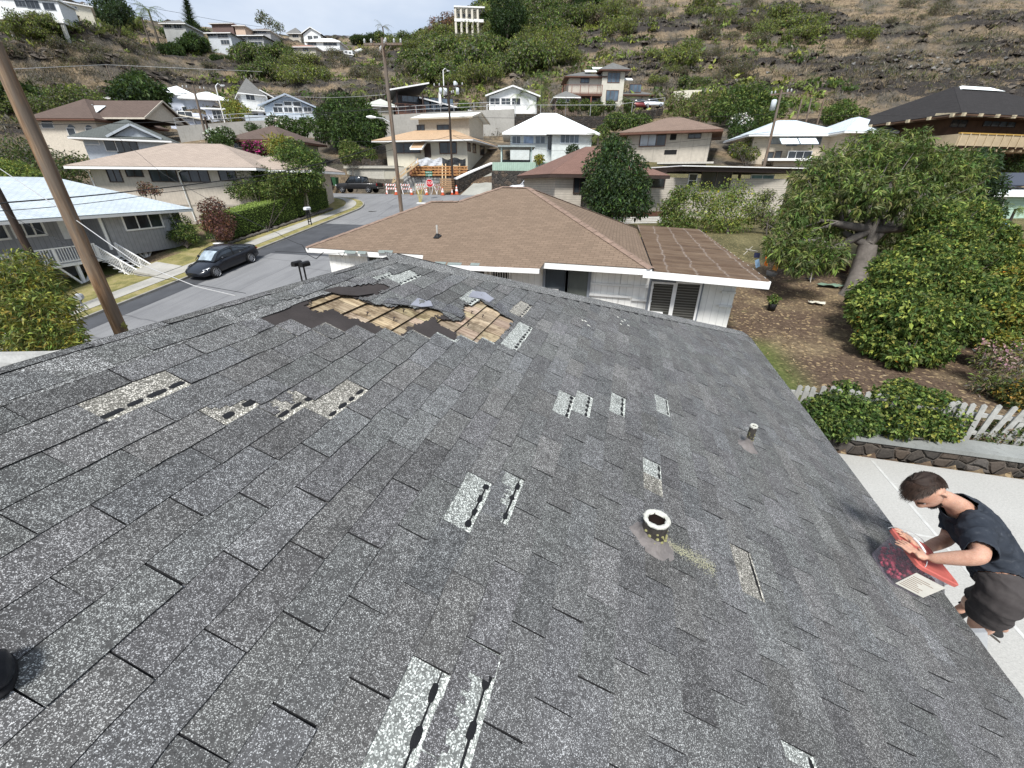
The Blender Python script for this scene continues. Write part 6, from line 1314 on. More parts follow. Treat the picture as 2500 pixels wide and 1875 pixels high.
ZT = [('airy',95,92,80,16,9,.9),('airy',290,88,60,16,9,1.0),('broad',455,118,55,30,9,.9),('midg',160,278,140,18,11,.8),('broad',40,262,60,18,4,.9),('midg',330,238,50,12,4,.6),('broad',345,268,60,22,5,1.0),
 ('grey',200,140,200,30,8,.8),('midg',660,150,60,30,7,1.1),('airy',745,190,45,30,7,1.2),('grey',850,165,90,35,12,1.1),('grey',960,180,60,40,6,1.1),('airy',1060,140,110,35,20,1.3),('midg',1110,180,100,45,20,1.3),('airy',1120,200,90,30,9,1.1),('airy',1170,110,60,60,14,1.4),('broad',1240,60,60,60,9,1.4),('midg',1330,60,80,60,16,1.3),('airy',1350,130,70,50,14,1.1),('airy',1270,120,60,60,14,1.2),('midg',1260,170,60,40,11,1.2),
 ('airy',1480,70,80,40,7,1.1),('grey',1500,40,120,35,10,1.1),('airy',1650,150,50,25,6,1.0),('airy',1740,55,40,30,4,1.0),('airy',1910,95,70,32,9,1.0),('grey',1800,60,160,60,14,1.0),('grey',1700,190,120,40,9,.9),('airy',2080,105,40,25,3,.8),('grey',2200,60,220,50,10,.8),('midg',1700,235,60,20,4,.8),('airy',1620,205,30,20,2,.8),
 ('broad',560,160,50,10,3,.7),('midg',640,200,50,20,4,.8),('grey',400,150,250,40,6,.7),('broad',1400,30,60,25,4,1.1),('midg',690,150,40,10,3,.8),('midg',950,112,90,10,6,1.0),('broad',880,110,50,8,3,1.0)]
for kind,x,y,rx,ry,n,s in ZT:
 for _ in range(n):
  a = random.uniform(0,6.28); q = math.sqrt(random.random()); hilltree(kind,x + rx * q * math.cos(a),y + ry * q * math.sin(a),s * random.uniform(.7,1.25))
hill = lambda name,label,base,blobs,n,size,cols,trunk=.25,**k: plant(name,label,'tree',gp(*base),pb(*blobs),n,size,cols,trunk,**k)
hill('big_dark_tree','big round dark green tree on the right of the blue gabled house',(850,350,58),[(830,260,60,34),(875,270,60,34),(805,290,59,34),(850,300,57,40),(905,300,59,34),(790,320,58,26),(840,335,56,32),(900,330,57,32),(925,315,60,20)],15000,.38,('dark','mid','deep','mid'),shell=.5,var=.5)
hill('plumeria_tree','plumeria with white flowers before the concrete wall, left of the big dark tree',(700,330,60),[(670,300,61,18),(700,305,60,22),(735,312,60,20),(750,300,61,16)],3600,.32,('dark','mid','mid'),.12,extra=[((pb((672,298,61,18),(690,300,60,14)),320,.26),dict(cols=('white',),asp=.9,shell=.1))])
hill('white_flower_tree','white flowering tree beside the twin poles above the tan roof',(540,345,47),[(525,335,48,20),(550,330,48,20),(540,350,47,22)],3000,.24,('dark','mid'),.1,extra=[((pb((525,332,48,20),(548,328,48,20)),260,.2),dict(cols=('white',),asp=.9,shell=.1))])
hill('plumeria_tree','white flowering plumeria right of the brown roofed house with curtains',(1815,330,52),[(1800,300,53,22),(1825,310,52,20),(1795,325,52,18)],3000,.26,('dark','mid'),.1,extra=[((pb((1802,298,53,20),(1822,300,52,16)),240,.22),dict(cols=('white',),asp=.9,shell=.1))])
hill('broad_green_tree','broad leafy green tree behind the transformer pole',(1830,310,60),[(1790,245,62,34),(1840,240,62,38),(1880,260,61,34),(1810,275,60,30),(1865,290,59,26),(1760,270,61,24)],9000,.36,('mid','dark','light','mid'))
hill('round_feathery_tree','round feathery green tree over the pale roof, left of the dark pyramid roof',(2060,300,56),[(2030,280,57,22),(2060,270,57,26),(2095,282,57,20)],4000,.3,('mid','light','mid'))
hill('crest_conifer','tall dark conifer clump on the skyline right of the cream house',(275,50,112),[(250,25,113,24),(285,15,114,24),(300,28,113,22),(265,5,114,18),(275,38,112,22)],5000,.6,('deep','dark','blue'))
hill('rust_tree','rust brown leafed tree on the skyline below the colonnaded house',(1090,90,150),[(1065,65,152,22),(1095,55,152,24),(1115,68,151,22),(1080,80,150,22)],4200,.62,('rust','rust','dry','purple'),shell=.8)
hill('wispy_tree','tall wispy tree standing over the skyline houses',(665,110,165),[(640,40,166,14),(660,55,166,15),(680,65,166,14),(662,80,165,14),(630,48,166,8),(665,98,165,16)],1500,.65,('olive','grey','mid'),.2,shell=.9)
hill('hilltop_dark_tree','tall dark tree at the top of the slope where the sky ends',(1240,60,120),[(1225,10,122,26),(1255,30,121,28),(1240,55,120,26),(1215,40,121,20)],5000,.6,('deep','dark'))
hill('yellow_green_tree','yellow green tree in front of the flat white canopy house',(575,295,69),[(560,255,70,16),(580,262,70,16),(570,278,69,18),(600,275,69,12)],2200,.34,('lime','light','yel'),.1)
hill('round_topiary','round clipped light green bush at the right end of the black framed house',(1132,272,67),[(1132,258,67,13)],1300,.26,('light','mid'),.06)
hill('bushy_shrub','bushy shrub on the bank left of the garage',(855,395,53),[(850,360,54,20),(870,372,54,18),(845,382,53,16),(905,375,54,14)],3000,.26,('mid','olive','light'),.06)
plant('bougainvillea','magenta bougainvillea mound beside the small brown roofed bungalow','bush',gp(640,375,46),pb((610,358,47,14),(640,362,47,16),(665,360,47,14)),2200,.26,('pink','pink','purple','mid'),None,asp=.6)
plant('wall_shrub','dark shrub growing by the concrete wall over the brown bungalow','bush',gp(622,320,62),pb((612,310,63,12),(628,315,63,10)),700,.28,('dark','mid'),None)
plant('round_topiary','small round dark bush by the white house steps','bush',gp(1398,378,45),pb((1398,368,45,16)),1500,.16,('dark','deep'),None)
plant('croton_bush','yellow croton bush beside the mint green fence','bush',gp(1318,392,43),pb((1316,388,43,11)),500,.2,('yel','lime'),None)
plant('terrace_bushes','row of leafy bushes along the terrace under the hill villa','bush',gp(1480,268,70),pb((1370,255,70,12),(1400,258,70,13),(1430,256,70,13),(1460,262,70,14),(1490,258,70,13),(1535,258,70,12),(1450,272,69,12)),5200,.3,('mid','light','dark','olive'),None)
plant('slope_thicket','leafy thicket under the terrace wall, behind the hipped brown roof','bush',gp(1540,300,58),pb((1500,295,60,22),(1535,300,59,24),(1570,298,59,20),(1470,320,58,16),(1450,340,56,14)),5200,.3,('mid','dark','light'),None)
plant('bank_thicket','low scrubby thicket right of the hill villa','bush',gp(1700,270,62),pb((1650,250,66,24),(1700,255,65,26),(1740,245,66,22),(1660,275,63,18),(1720,280,62,16)),5000,.3,('mid','olive','light','dry'),None)
plant('garden_croton','mottled yellow and grey bush left of the pale two storey house','bush',gp(1825,385,45),pb((1800,365,46,20),(1830,350,47,14),(1835,375,46,18)),2400,.2,('olive','lime','grey','mid'),None)
plant('lower_thicket','dark thicket beneath the timber house balcony','bush',gp(2330,440,40),pb((2300,420,40,24),(2480,400,40,22),(2250,420,40,20)),2600,.24,('deep','dark','mid'),None)
plant('slope_shrubs','dark shrubs in front of the tiered pale house','bush',gp(350,310,66),pb((330,270,68,24),(365,285,67,22),(300,290,66,18),(385,295,66,16)),4200,.32,('dark','mid','olive'),None)
plant('verge_thicket','wild bank of grey green shrubs behind the cream arched window house','bush',gp(180,265,68),pb((150,240,70,30),(200,235,70,28),(110,260,68,26),(240,250,69,22),(60,250,68,30)),6500,.34,('mid','olive','grey','light'),None)
def palm(label,x,yt,D,yb,fr,cols=('mid','olive','light'),name='palm_tree',nf=15,thick=.14):
 top = PD(x,yt,D); bs = gp(x,yb,D); bs[:2] = top[:2] + [0,.2]; e = empty(name,tuple(bs),0,label,'palm')
 mb = MB(); mb.tube([bs,(bs + top) / 2 + [.1,0,0],top],[thick * 1.2,thick,thick * .8],7); L3(mb,bs).build('trunk',M_bark,e); sets = []
 Vs = []; Cs = []
 for i in range(nf):
  az = random.uniform(0,6.28); el = random.uniform(-.1,1.0); prev = top; d = np.array([math.cos(az) * math.cos(el),math.sin(az) * math.cos(el),math.sin(el)]); tn = random.uniform(.6,1.4)
  for k in range(7):
   nx = prev + d * fr / 7; d = unit(d + np.array([0,0,-.24])); sd = unit(np.cross(d,UPV + 1e-3)); wd = fr * .17 * (1 - abs(k - 2.5) / 5)
   for sg in (-1,1):
    for q in (0,.5): o = prev + (nx - prev) * q; tip = o + sd * sg * wd + d * wd * .6 - UPV * wd * .5; Vs += [o,o + d * fr * .03,tip,tip - d * .01]; c_ = np.array(PAL[random.choice(cols)]) * tn; Cs.append(c_)
   prev = nx
 Vs = np.array(Vs); npmesh('fronds',Vs - bs,np.arange(len(Vs)).reshape(-1,4),M_leaf,e,np.array(Cs)); return e
palm('tall yellow stemmed palm left of the hill villa',1322,215,70,275,3.4,nf=18); palm('short palm in front of the white balcony house',1268,232,68,268,3.0); palm('upright dark palm crown above the tall yellow stemmed palm',1322,188,73,240,2.6,('dark','mid')); palm('fan leaved palm at the foot of the tall one',1312,255,67,275,2.6)
palm('small palm beside the villa garage',1533,245,71,262,2.0); palm('small palm on the villa terrace at the right',1600,228,74,258,1.9); palm('palm left of the black framed house',878,222,72,262,2.6,('lime','mid'))
palm('windblown palm on the skyline right of the conifer clump',362,25,115,60,5.0,thick=.3); palm('second windblown palm leaning by the skyline palm',345,42,112,70,4.5,thick=.25); palm('thin coconut palm above the top of the wooden pole',934,65,200,100,6.0,('grey','olive'),nf=9,thick=.35); palm('low palm at the foot of the brown hipped house',1370+90,335,46,350,1.6)
palm('slim papaya plant beside the square pale roof',2140,318,36,350,.9,('light','mid'),'papaya_plant',10,.07); palm('papaya plant at the right edge in front of the mint house',2480,510,22,590,.9,('mid','light'),'papaya_plant',12,.07)
p0 = gp(463,75,140); tp = PD(452,-12,140); e = empty('pine_tree',tuple(p0),0,'tall narrow pine with tiered branches on the left skyline','tree'); mb = MB(); mb.tube([p0,tp],[.45,.08],6); L3(mb,p0).build('trunk',M_bark,e); Vs = []; Cs = []
for i in range(26):
 f = i / 26; c = p0 + (tp - p0) * (.06 + .92 * f); Lr = 5.2 * (1 - f) ** .8 + .4
 for a in np.linspace(0,6.28,9)[:-1]:
  a += i * .4; d = np.array([math.cos(a),math.sin(a),.12]); sd = np.array([-math.sin(a),math.cos(a),0])
  for q in np.linspace(.1,1,7): o = c + d * Lr * q; Vs += [o - sd * .45 * (1.1 - q),o + d * .5,o + sd * .45 * (1.1 - q),o - UPV * .35]; Cs.append(np.array(PAL['deep']) * random.uniform(.8,1.8))
Vs = np.array(Vs); npmesh('branches',Vs - p0,np.arange(len(Vs)).reshape(-1,4),M_leaf,e,np.array(Cs))
# uncountable scrub, dry grass tufts and rubble over the slope
def scatter(name,n,fn,sizer,m,cols,k=12,lsz=.5,asp=.35,up=.5,seed=1,flat=.3):
 r_ = np.random.default_rng(seed); i = r_.integers(0,133,n * 3); x = r_.random(n * 3) * 2640 - 70; y = r_.random(n * 3) * 420 - 28; ii = np.clip(((x + 80) / 20).round().astype(int),0,133); jj = np.clip(((y + 30) / 10).round().astype(int),0,50)
 D = _hit[ii,jj]; p_ = fn(x,y,D,r_); ok = ~np.isnan(D) & (r_.random(n * 3) < p_); x,y,D = x[ok][:n],y[ok][:n],D[ok][:n]
 v = cF + cR * ((x - 1250) / FPX)[:,None] + cU * ((937.5 - y) / FPX)[:,None]; p = v * D[:,None]; p = p + np.c_[r_.normal(size=(len(p),2)) * .6,np.zeros(len(p))]; z = gz(p[:,0],p[:,1]); dz,rk = rocky(p[:,0],p[:,1],z); p[:,2] = z + dz
 s = sizer(x,y,D,r_); c = np.repeat(p,k,0); s = np.repeat(s,k); m_ = len(c); off = r_.normal(size=(m_,3)) * [.45,.45,.3]; off[:,2] = np.abs(off[:,2]) * 1.1; c = c + off * s[:,None]
 d = unit(r_.normal(size=(m_,3)) + [0,0,up]); nr = unit(r_.normal(size=(m_,3)) + [0,0,flat]); sd = unit(np.cross(d,nr)); L = (lsz * s * (.6 + .8 * r_.random(m_)))[:,None]
 V = np.stack([c - d * L * .5,c + sd * L * asp * .5,c + d * L * .5,c - sd * L * asp * .5],1).reshape(-1,3); pal = np.array([PAL[q] if isinstance(q,str) else q for q in cols]); ci = np.repeat(r_.integers(0,len(pal),len(p)),k); C = pal[ci] * (1 + .3 * r_.normal(size=m_)).clip(.4,2)[:,None] * np.repeat(.7 + .6 * r_.random(len(p)),k)[:,None]
 o = npmesh(name,V,np.arange(m_ * 4).reshape(m_,4),m,None,np.clip(C,.003,.9)); tag(o,kind='stuff'); return o
def ell(x,y,L):
 s = np.zeros_like(x)
 for cx,cy,rx,ry,w in L: s = np.maximum(s,w * np.exp(-(((x - cx) / rx) ** 2 + ((y - cy) / ry) ** 2)))
 return s
GREEN = [(100,90,100,22,.7),(290,80,70,24,.8),(480,105,70,28,.9),(130,268,150,24,1),(340,245,70,18,.7),(650,145,50,26,.7),(745,185,45,30,.6),(1080,150,170,80,1),(1180,80,120,80,1),(1330,90,170,90,1),(1480,70,120,50,.6),(1650,150,60,30,.7),(1910,95,80,40,.7),(1800,260,200,30,.7),(560,222,100,16,.7),(900,120,150,25,.7),(1740,50,60,40,.6)]
far_ok = lambda D: smooth(D,62,74)
scatter('green_scrub',5600,lambda x,y,D,r_: ell(x,y,GREEN) * far_ok(D),lambda x,y,D,r_: .9 + .9 * r_.random(len(x)),M_leaf,('mid','light','olive','light','lime','grey'),24,.62,.45,seed=2)
scatter('grey_scrub',6000,lambda x,y,D,r_: (.95 - .7 * ell(x,y,GREEN)) * far_ok(D) * (.25 + .75 * (fbm(x * .02,y * .045) > .44)),lambda x,y,D,r_: .6 + .9 * r_.random(len(x)),M_leaf,('grey','grey','olive','dry',(.09,.082,.07)),20,.62,.14,up=1.1,seed=3)
scatter('dry_grass',14000,lambda x,y,D,r_: (1 - .8 * ell(x,y,GREEN)) * far_ok(D) * .9,lambda x,y,D,r_: .5 + .5 * r_.random(len(x)),M_leaf,('dry',(.30,.235,.15),(.24,.19,.13),'grey'),12,.7,.10,up=2.2,seed=4)
M_rk = mat('hill_rock',(.10,.095,.09),.95,.5,3,fine=9)
def rocks(name,n,fn,s0,s1,cols,seed):
 r_ = np.random.default_rng(seed); x = r_.random(n * 6) * 2640 - 70; y = r_.random(n * 6) * 420 - 28; ii = np.clip(((x + 80) / 20).round().astype(int),0,133); jj = np.clip(((y + 30) / 10).round().astype(int),0,50); D = _hit[ii,jj]; D0 = np.nan_to_num(D,nan=100.); v = cF + cR * ((x - 1250) / FPX)[:,None] + cU * ((937.5 - y) / FPX)[:,None]; p = v * D0[:,None]
 z = gz(p[:,0],p[:,1]); dz,rk = rocky(p[:,0],p[:,1],z); ok = ~np.isnan(D) & (r_.random(len(x)) < fn(x,y,D0,rk)); p = p[ok][:n]; z = (z + dz)[ok][:n]; p[:,2] = z; m_ = len(p); s = s0 + (s1 - s0) * r_.random(m_) ** 2
 base = np.array([(1,0,-.3),(-.5,.87,-.3),(-.5,-.87,-.3),(.6,.5,.5),(-.7,.3,.55),(.1,-.8,.5),(0,0,.9)]); fc = np.array([(0,1,3),(1,4,3),(1,2,4),(2,5,4),(2,0,5),(0,3,5),(3,4,6),(4,5,6),(5,3,6)])
 V = base[None] * (1 + .35 * r_.normal(size=(m_,7,3))) * s[:,None,None] * np.array([1.2,1.2,.8]); V = V + p[:,None,:]; F = fc[None] + (np.arange(m_) * 7)[:,None,None]; C = np.array(cols)[r_.integers(0,len(cols),m_)]; C = np.repeat(C,9,0) * (.6 + .8 * r_.random((m_ * 9,1)))
 m,nt,b = nodes_of(name,.95,0,.1); a = N(nt,'ShaderNodeAttribute',attribute_name='fc'); k_ = mixc(nt,1,a.outputs['Color'],ramp(nt,noise(nt,coords(nt),5,4,.7),[(.3,(.4,.4,.4)),(.7,(1.5,1.5,1.5))]),'MULTIPLY'); nt.links.new(k_,b.inputs['Base Color'])
 o = npmesh(name,V.reshape(-1,3),F.reshape(-1,3),m,None,np.clip(C,.004,.9)); tag(o,kind='stuff')
rocks('dark_outcrop_rocks',4000,lambda x,y,D,rk: (.008 + rk ** 2) * far_ok(D) * (1 - .6 * (y > 190) * (x > 1900)),.25,.8,[(.03,.026,.023),(.055,.047,.041),(.09,.078,.067),(.14,.12,.10)],5)
rocks('grey_scree',3600,lambda x,y,D,rk: ell(x,y,[(2330,175,230,26,1.0)]) * far_ok(D),.25,.65,[(.09,.088,.085),(.15,.147,.14),(.26,.25,.235)],6)
r_ = np.random.default_rng(9); n = 7000; X = 3.8 + r_.random(n) * 16; Y = 9.6 + r_.random(n) * 16; keep = fbm(X * .6,Y * .6) + .15 * r_.normal(size=n) > .47; X,Y = X[keep],Y[keep]; Z = gz(X,Y) + .02 + .03 * r_.random(len(X)) + (fbm(X * .5,Y * .5) - .5) * .12; c = np.stack([X,Y,Z],1); d = unit(r_.normal(size=c.shape) * [1,1,.25]); sd = unit(np.cross(d,unit(r_.normal(size=c.shape) * .3 + [0,0,1]))); L = (.03 + .07 * r_.random((len(c),1)))
V = np.stack([c - d * L * .5,c + sd * L * .25,c + d * L * .5,c - sd * L * .25],1).reshape(-1,3); pal = np.array([(.30,.22,.12),(.20,.135,.07),(.38,.31,.2),(.13,.085,.05)]); C = pal[r_.integers(0,4,len(c))]; tag(npmesh('leaf_litter',V,np.arange(len(V)).reshape(-1,4),M_leaf,None,C),kind='stuff')
for L_ in PR.values():
 for o in L_:
  if o.name not in used:
   for c in list(o.children): bpy.data.objects.remove(c)
   bpy.data.objects.remove(o)
# VEHICLES, POLES, SIGNS, WALLS
def loft(mb,secs,mi=0,close=True,smooth_=True):
 n = len(secs[0]); vs = [p for s in secs for p in s]; fs = [(i * n + k,i * n + (k + 1) % n,(i + 1) * n + (k + 1) % n,(i + 1) * n + k) for i in range(len(secs) - 1) for k in range(n if close else n - 1)]
 mb.add(vs,fs,mi,smooth_)
 if close: mb.add(secs[0],[tuple(range(n))[::-1]],mi); mb.add(secs[-1],[tuple(range(n))],mi)
def carpaint(name,c,rough=.42):
 m,nt,b = nodes_of(name,rough,.3,.6); b.inputs['Coat Weight'].default_value = .35; b.inputs['Coat Roughness'].default_value = .05
 nt.links.new(ramp(nt,noise(nt,coords(nt),2,3),[(.3,tuple(np.array(c) * .85)),(.7,tuple(np.array(c) * 1.15))]),b.inputs['Base Color']); return m
M_tyre = mat('tyre_rubber',(.012,.012,.013),.85,.2,20); M_rim = mat('alloy_rim',(.42,.43,.45),.35,.1,5,metallic=.7); M_black = mat('black_plastic',(.012,.012,.013),.5,.2,10)
def wheel(e,x,y,r,w,side,spokes=10,rimf=.74):
 mb = MB(); M_ = Matrix.Rotation(R(90),4,'X'); mb.lathe([(r * .6,-w / 2),(r * .94,-w / 2),(r,-w * .35),(r,w * .35),(r * .94,w / 2),(r * .6,w / 2)],(x,y,r),24,M=M_); t = mb.build('tyre',M_tyre,e)
 mb = MB(); o = side * (w / 2 - .01); mb.lathe([(.001,0),(r * .16,0),(r * .17,side * .03)],(x,y + o,r),12,M=M_); rr = r * rimf
 for i in range(28): pass
 mb.lathe([(rr * .93,0),(rr,0),(rr * 1.02,-side * .06)],(x,y + o,r),26,M=M_)
 for i in range(spokes):
  a = 2 * math.pi * i / spokes; c,s = math.cos(a),math.sin(a); mb.bar((x + c * r * .1,y + o,r + s * r * .1),(x + c * rr * .96,y + o,r + s * rr * .96),.045 * r / .33,.03,up=(0,1,0))
 mb.build('rim',M_rim,t); mb = MB(); mb.lathe([(.001,0),(rr,0)],(x,y + o - side * .05,r),20,M=M_); mb.build('brake_disc',M_black,t)
def section(x,w,zb,zs,zt,taper=.86,crown=.02):
 return [(x,-w,zb + .06),(x,-w * 1.0,(zb + zs) / 2),(x,-w * .97,zs),(x,-w * taper,zt - .02),(x,-w * taper * .5,zt + crown * .7),(x,0,zt + crown),(x,w * taper * .5,zt + crown * .7),(x,w * taper,zt - .02),(x,w * .97,zs),(x,w,(zb + zs) / 2),(x,w,zb + .06),(x,w * .85,zb),(x,-w * .85,zb)]
car = empty('dark_sedan',(0,0,0),0,'glossy charcoal blue sedan parked at the kerb before the grey board house','car')
L = 4.7; fx = L - .86; rx = .98
S = [(0,.55,.38,.70,.80,.9),(.10,.80,.30,.80,.98,.86),(.4,.89,.24,.82,1.03,.84),(.98,.925,.22,.80,.97,.88),(1.6,.915,.2,.78,.92,.93),(2.6,.915,.2,.76,.90,.93),(3.1,.92,.2,.75,.90,.92),(3.5,.925,.21,.72,.84,.88),(3.9,.92,.22,.66,.76,.84),(4.3,.88,.22,.58,.66,.80),(4.55,.76,.22,.50,.57,.78),(4.69,.5,.28,.44,.48,.8)]
mb = MB(); loft(mb,[section(x,w,zb,zs,zt,tp) for x,w,zb,zs,zt,tp in S]); P_car = carpaint('charcoal_paint',(.007,.009,.015),.3); mb.build('body',P_car,car)
mb = MB(); G = [(.55,.70,.99,1.02),(1.0,.74,.93,1.22),(1.5,.76,.90,1.38),(2.1,.76,.90,1.44),(2.7,.75,.90,1.41),(3.1,.74,.90,1.24),(3.55,.70,.86,.93)]
loft(mb,[[(x,-w * 1.12,zb),(x,-w * .98,zb + (zt - zb) * .5),(x,-w * .80,zt - .03),(x,0,zt),(x,w * .80,zt - .03),(x,w * .98,zb + (zt - zb) * .5),(x,w * 1.12,zb)] for x,w,zb,zt in G]); mb.build('windows',glass('car_glass',(.015,.02,.026),.03),car)
mb = MB(); loft(mb,[[(x,-w * .79,zt - .025),(x,-w * .4,zt + .002),(x,0,zt + .012),(x,w * .4,zt + .002),(x,w * .79,zt - .025)] for x,w,zb,zt in [(.9,.74,.93,1.19)] + G[2:5]],close=False); mb.build('roof_panel',P_car,car)
mb = MB(); loft(mb,[[(x,y,z) for y in (-.52,-.26,0,.26,.52) for z in [z0 - .02 * (abs(y) / .5)]] for x,z0 in ((2.86,1.345),(3.1,1.262),(3.5,.975),(3.53,.955))],close=False); mb.build('windscreen',glass('windscreen_glass',(.20,.24,.27),.08),car)
for s in (-1,1):
 mb = MB(); mb.tube([(.6,s * .80,1.0),(1.1,s * .74,1.22),(1.6,s * .70,1.36),(2.3,s * .68,1.40),(2.9,s * .68,1.33),(3.5,s * .78,.93)],.022,6); mb.tube([(2.05,s * .83,.92),(2.0,s * .70,1.39)],.03,5); mb.build('window_trim',M_black,car)
 mb = MB(); mb.lathe([(.01,-.07),(.09,-.04),(.10,.04),(.01,.08)],(3.05,s * .98,.98),10,M=Matrix.Rotation(R(90),4,'Y')); mb.build('mirror',P_car,car)
 mb = MB(); mb.prism([(4.42,s * .62,.60),(4.10,s * .86,.68),(4.06,s * .87,.62),(4.40,s * .72,.54)],(0,0,.03),1); mb.build('headlight',glass('lamp_glass',(.35,.37,.4),.1),car)
 mb = MB(); mb.prism([(.02,s * .5,.82),(.10,s * .84,.82),(.10,s * .84,.74),(.02,s * .5,.74)],(-.03,0,0),1); mb.build('tail_light',mat('red_lens',(.25,.01,.01),.3),car)
 for x in (rx,fx): wheel(car,x,s * .85,.335,.235,s,10); mb = MB(); mb.lathe([(.345,0),(.39,0),(.39,-s * .02)],(x,s * .915,.34),24,M=Matrix.Rotation(R(90),4,'X')); mb.build('wheel_arch',M_black,car)
mb = MB(); mb.box((4.60,0,.40),(.02,.34,.13),Matrix.Translation((.06,0,0))); mb.build('licence_plate',mat('plate_white',(.7,.7,.7)),car)
ang = math.atan(.16); fw = PX(526,678,-25.03);
car.location = (-25.95,20.25 + fx,float(roadz(20.25 + fx)) + .01)
car.rotation_euler = Euler((0,ang,-math.pi / 2));
def pickup(name,label,c,loc,rz,rimf=.7,sl=0):
 e = empty(name,loc,rz,label,'pickup truck'); Pn = carpaint(name + '_paint',c,.5); mb = MB()
 loft(mb,[section(x,w,.45,zs,zt,tp) for x,w,zs,zt,tp in ((0,.85,.9,1.12,.95),(.06,.95,.95,1.14,.97),(1.85,.96,.95,1.14,.97),(1.95,.97,.98,1.16,.96),(3.9,.97,.98,1.16,.94),(4.3,.96,.96,1.16,.9),(5.3,.94,.92,1.08,.88),(5.6,.88,.85,.98,.85),(5.72,.7,.8,.9,.85))]); mb.build('body',Pn,e)
 mb = MB(); mb.box((.98,0,1.17),(1.68,1.62,.04)); mb.build('bed',M_black,e)
 mb = MB(); loft(mb,[[(x,-.86,1.1),(x,-.80,zt - .1),(x,-.66,zt),(x,.66,zt),(x,.80,zt - .1),(x,.86,1.1)] for x,zt in ((1.92,1.30),(2.08,1.86),(2.6,1.90),(3.5,1.88),(3.7,1.80),(4.25,1.2))]); mb.build('windows',glass('car_glass',(.015,.02,.026),.03),e)
 mb = MB(); loft(mb,[[(x,-.80,zt - .09),(x,-.66,zt + .012),(x,.66,zt + .012),(x,.80,zt - .09)] for x,zt in ((2.05,1.84),(2.6,1.90),(3.5,1.88),(3.66,1.83))],close=False); mb.build('cab_roof',Pn,e)
 for s in (-1,1):
  mb = MB(); mb.tube([(2.0,s * .87,1.12),(2.08,s * .81,1.80)],.06,5); mb.tube([(2.95,s * .88,1.12),(2.95,s * .80,1.84)],.035,5); mb.tube([(4.25,s * .86,1.15),(3.66,s * .80,1.78)],.04,5); mb.build('pillar',Pn,e)
  mb = MB(); mb.box((3.95,s * 1.08,1.2),(.08,.18,.2)); mb.build('mirror',Pn,e)
  mb = MB(); mb.box((.02,s * .84,.98),(.08,.14,.26)); mb.build('tail_light',mat('red_lens',(.25,.01,.01),.3),e); mb = MB(); mb.box((5.62,s * .72,.86),(.12,.3,.16)); mb.build('headlight',glass('lamp_glass',(.35,.37,.4),.1),e)
  for x in (1.15,4.75): wheel(e,x,s * .86,.40,.27,s,6,rimf)
 mb = MB(); mb.box((-.06,0,.62),(.14,1.7,.16)); mb.build('bumper',mat('chrome',(.5,.5,.5),.3,metallic=.8),e); return e
tp_ = PD(922,464,51.5); pickup('black_pickup','black pickup truck parked in front of the garage at the junction',(.006,.006,.007),(-31.0,50.2,float(roadz(50.2)) + .02),math.pi + R(4))
wp = PD(1345,478,42); pickup('white_pickup','white pickup truck half hidden behind the brown roof, in front of a dark rock wall',(.70,.72,.75),(wp[0] + 1.2,wp[1],wp[2] - .15),math.pi)
def woodmat2(name,a,b_,c):
 m,nt,bs = nodes_of(name,.9,0,.15); v = coords(nt,'Object',(9,9,.6)); g = noise(nt,v,1.5,6,.65); g2 = noise(nt,coords(nt,'Object',(3,3,.35)),1.0,4,.6)
 k = ramp(nt,g,[(.3,tuple(np.array(a) * .45)),(.45,a),(.6,b_),(.75,tuple(np.array(b_) * 1.35))]); k = mixc(nt,ramp(nt,g2,[(.40,(0,0,0)),(.56,(.8,.8,.8))]),k,c); nt.links.new(k,bs.inputs['Base Color']); bump(nt,bs,g,1,.02); return m
M_pole = woodmat2('weathered_pole',(.19,.115,.065),(.33,.23,.145),(.15,.13,.11)); M_pole2 = woodmat2('dark_pole',(.05,.034,.026),(.09,.065,.05),(.04,.034,.03)); M_pole3 = woodmat2('red_brown_pole',(.13,.085,.06),(.24,.19,.15),(.16,.14,.12))
M_ins = mat('insulator',(.45,.46,.46),.4); M_can = mat('transformer_grey',(.55,.60,.64),.5,.1,3); M_wire = mat('cable_black',(.016,.016,.017),.6); M_wire2 = mat('cable_silver',(.42,.42,.42),.5)
POLES = {}
def pole(name,label,xb,yb,D,xt,yt,r0,r1,m,zb=None,arms=(),extra=None,cat='utility pole'):
 b = PD(xb,yb,D); r_ = math.hypot(b[0],b[1]); t = P(xt,yt,r_); g = float(gz(b[0],b[1])) if zb is None else zb; e = empty(name,(b[0],b[1],g),0,label,cat)
 H_ = t[2] - g; top = np.array([b[0] + (t[0] - b[0]) * .5,b[1] + (t[1] - b[1]) * .5,t[2]]); base = np.array([b[0],b[1],g - .3])
 mb = MB(); ks = np.linspace(0,1,14); mb.tube([base + (top - base) * k for k in ks],[r0 + (r1 - r0) * k + random.uniform(-.004,.004) for k in ks],14); L3(mb,(b[0],b[1],g)).build('shaft',m,e); POLES[name + label[:6]] = top
 for (dz,half,az) in arms:
  a = np.array([math.cos(R(az)),math.sin(R(az)),0]); c = top - UPV * dz; mb = MB(); mb.bar(c - a * half,c + a * half,.10,.13); L3(mb,(b[0],b[1],g)).build('crossarm',m,e); mb = MB()
  for k in (-.95,-.6,.6,.95): q = c + a * half * k; mb.lathe([(.03,.05),(.09,.1),(.05,.16),(.09,.2),(.05,.27),(.02,.32)],q,8)
  L3(mb,(b[0],b[1],g)).build('insulators',M_ins,e)
  mb = MB(); mb.bar(c - a * half * .5,c - UPV * half * .5,.04); mb.bar(c + a * half * .5,c - UPV * half * .5,.04); L3(mb,(b[0],b[1],g)).build('brace',m,e)
 return e,top
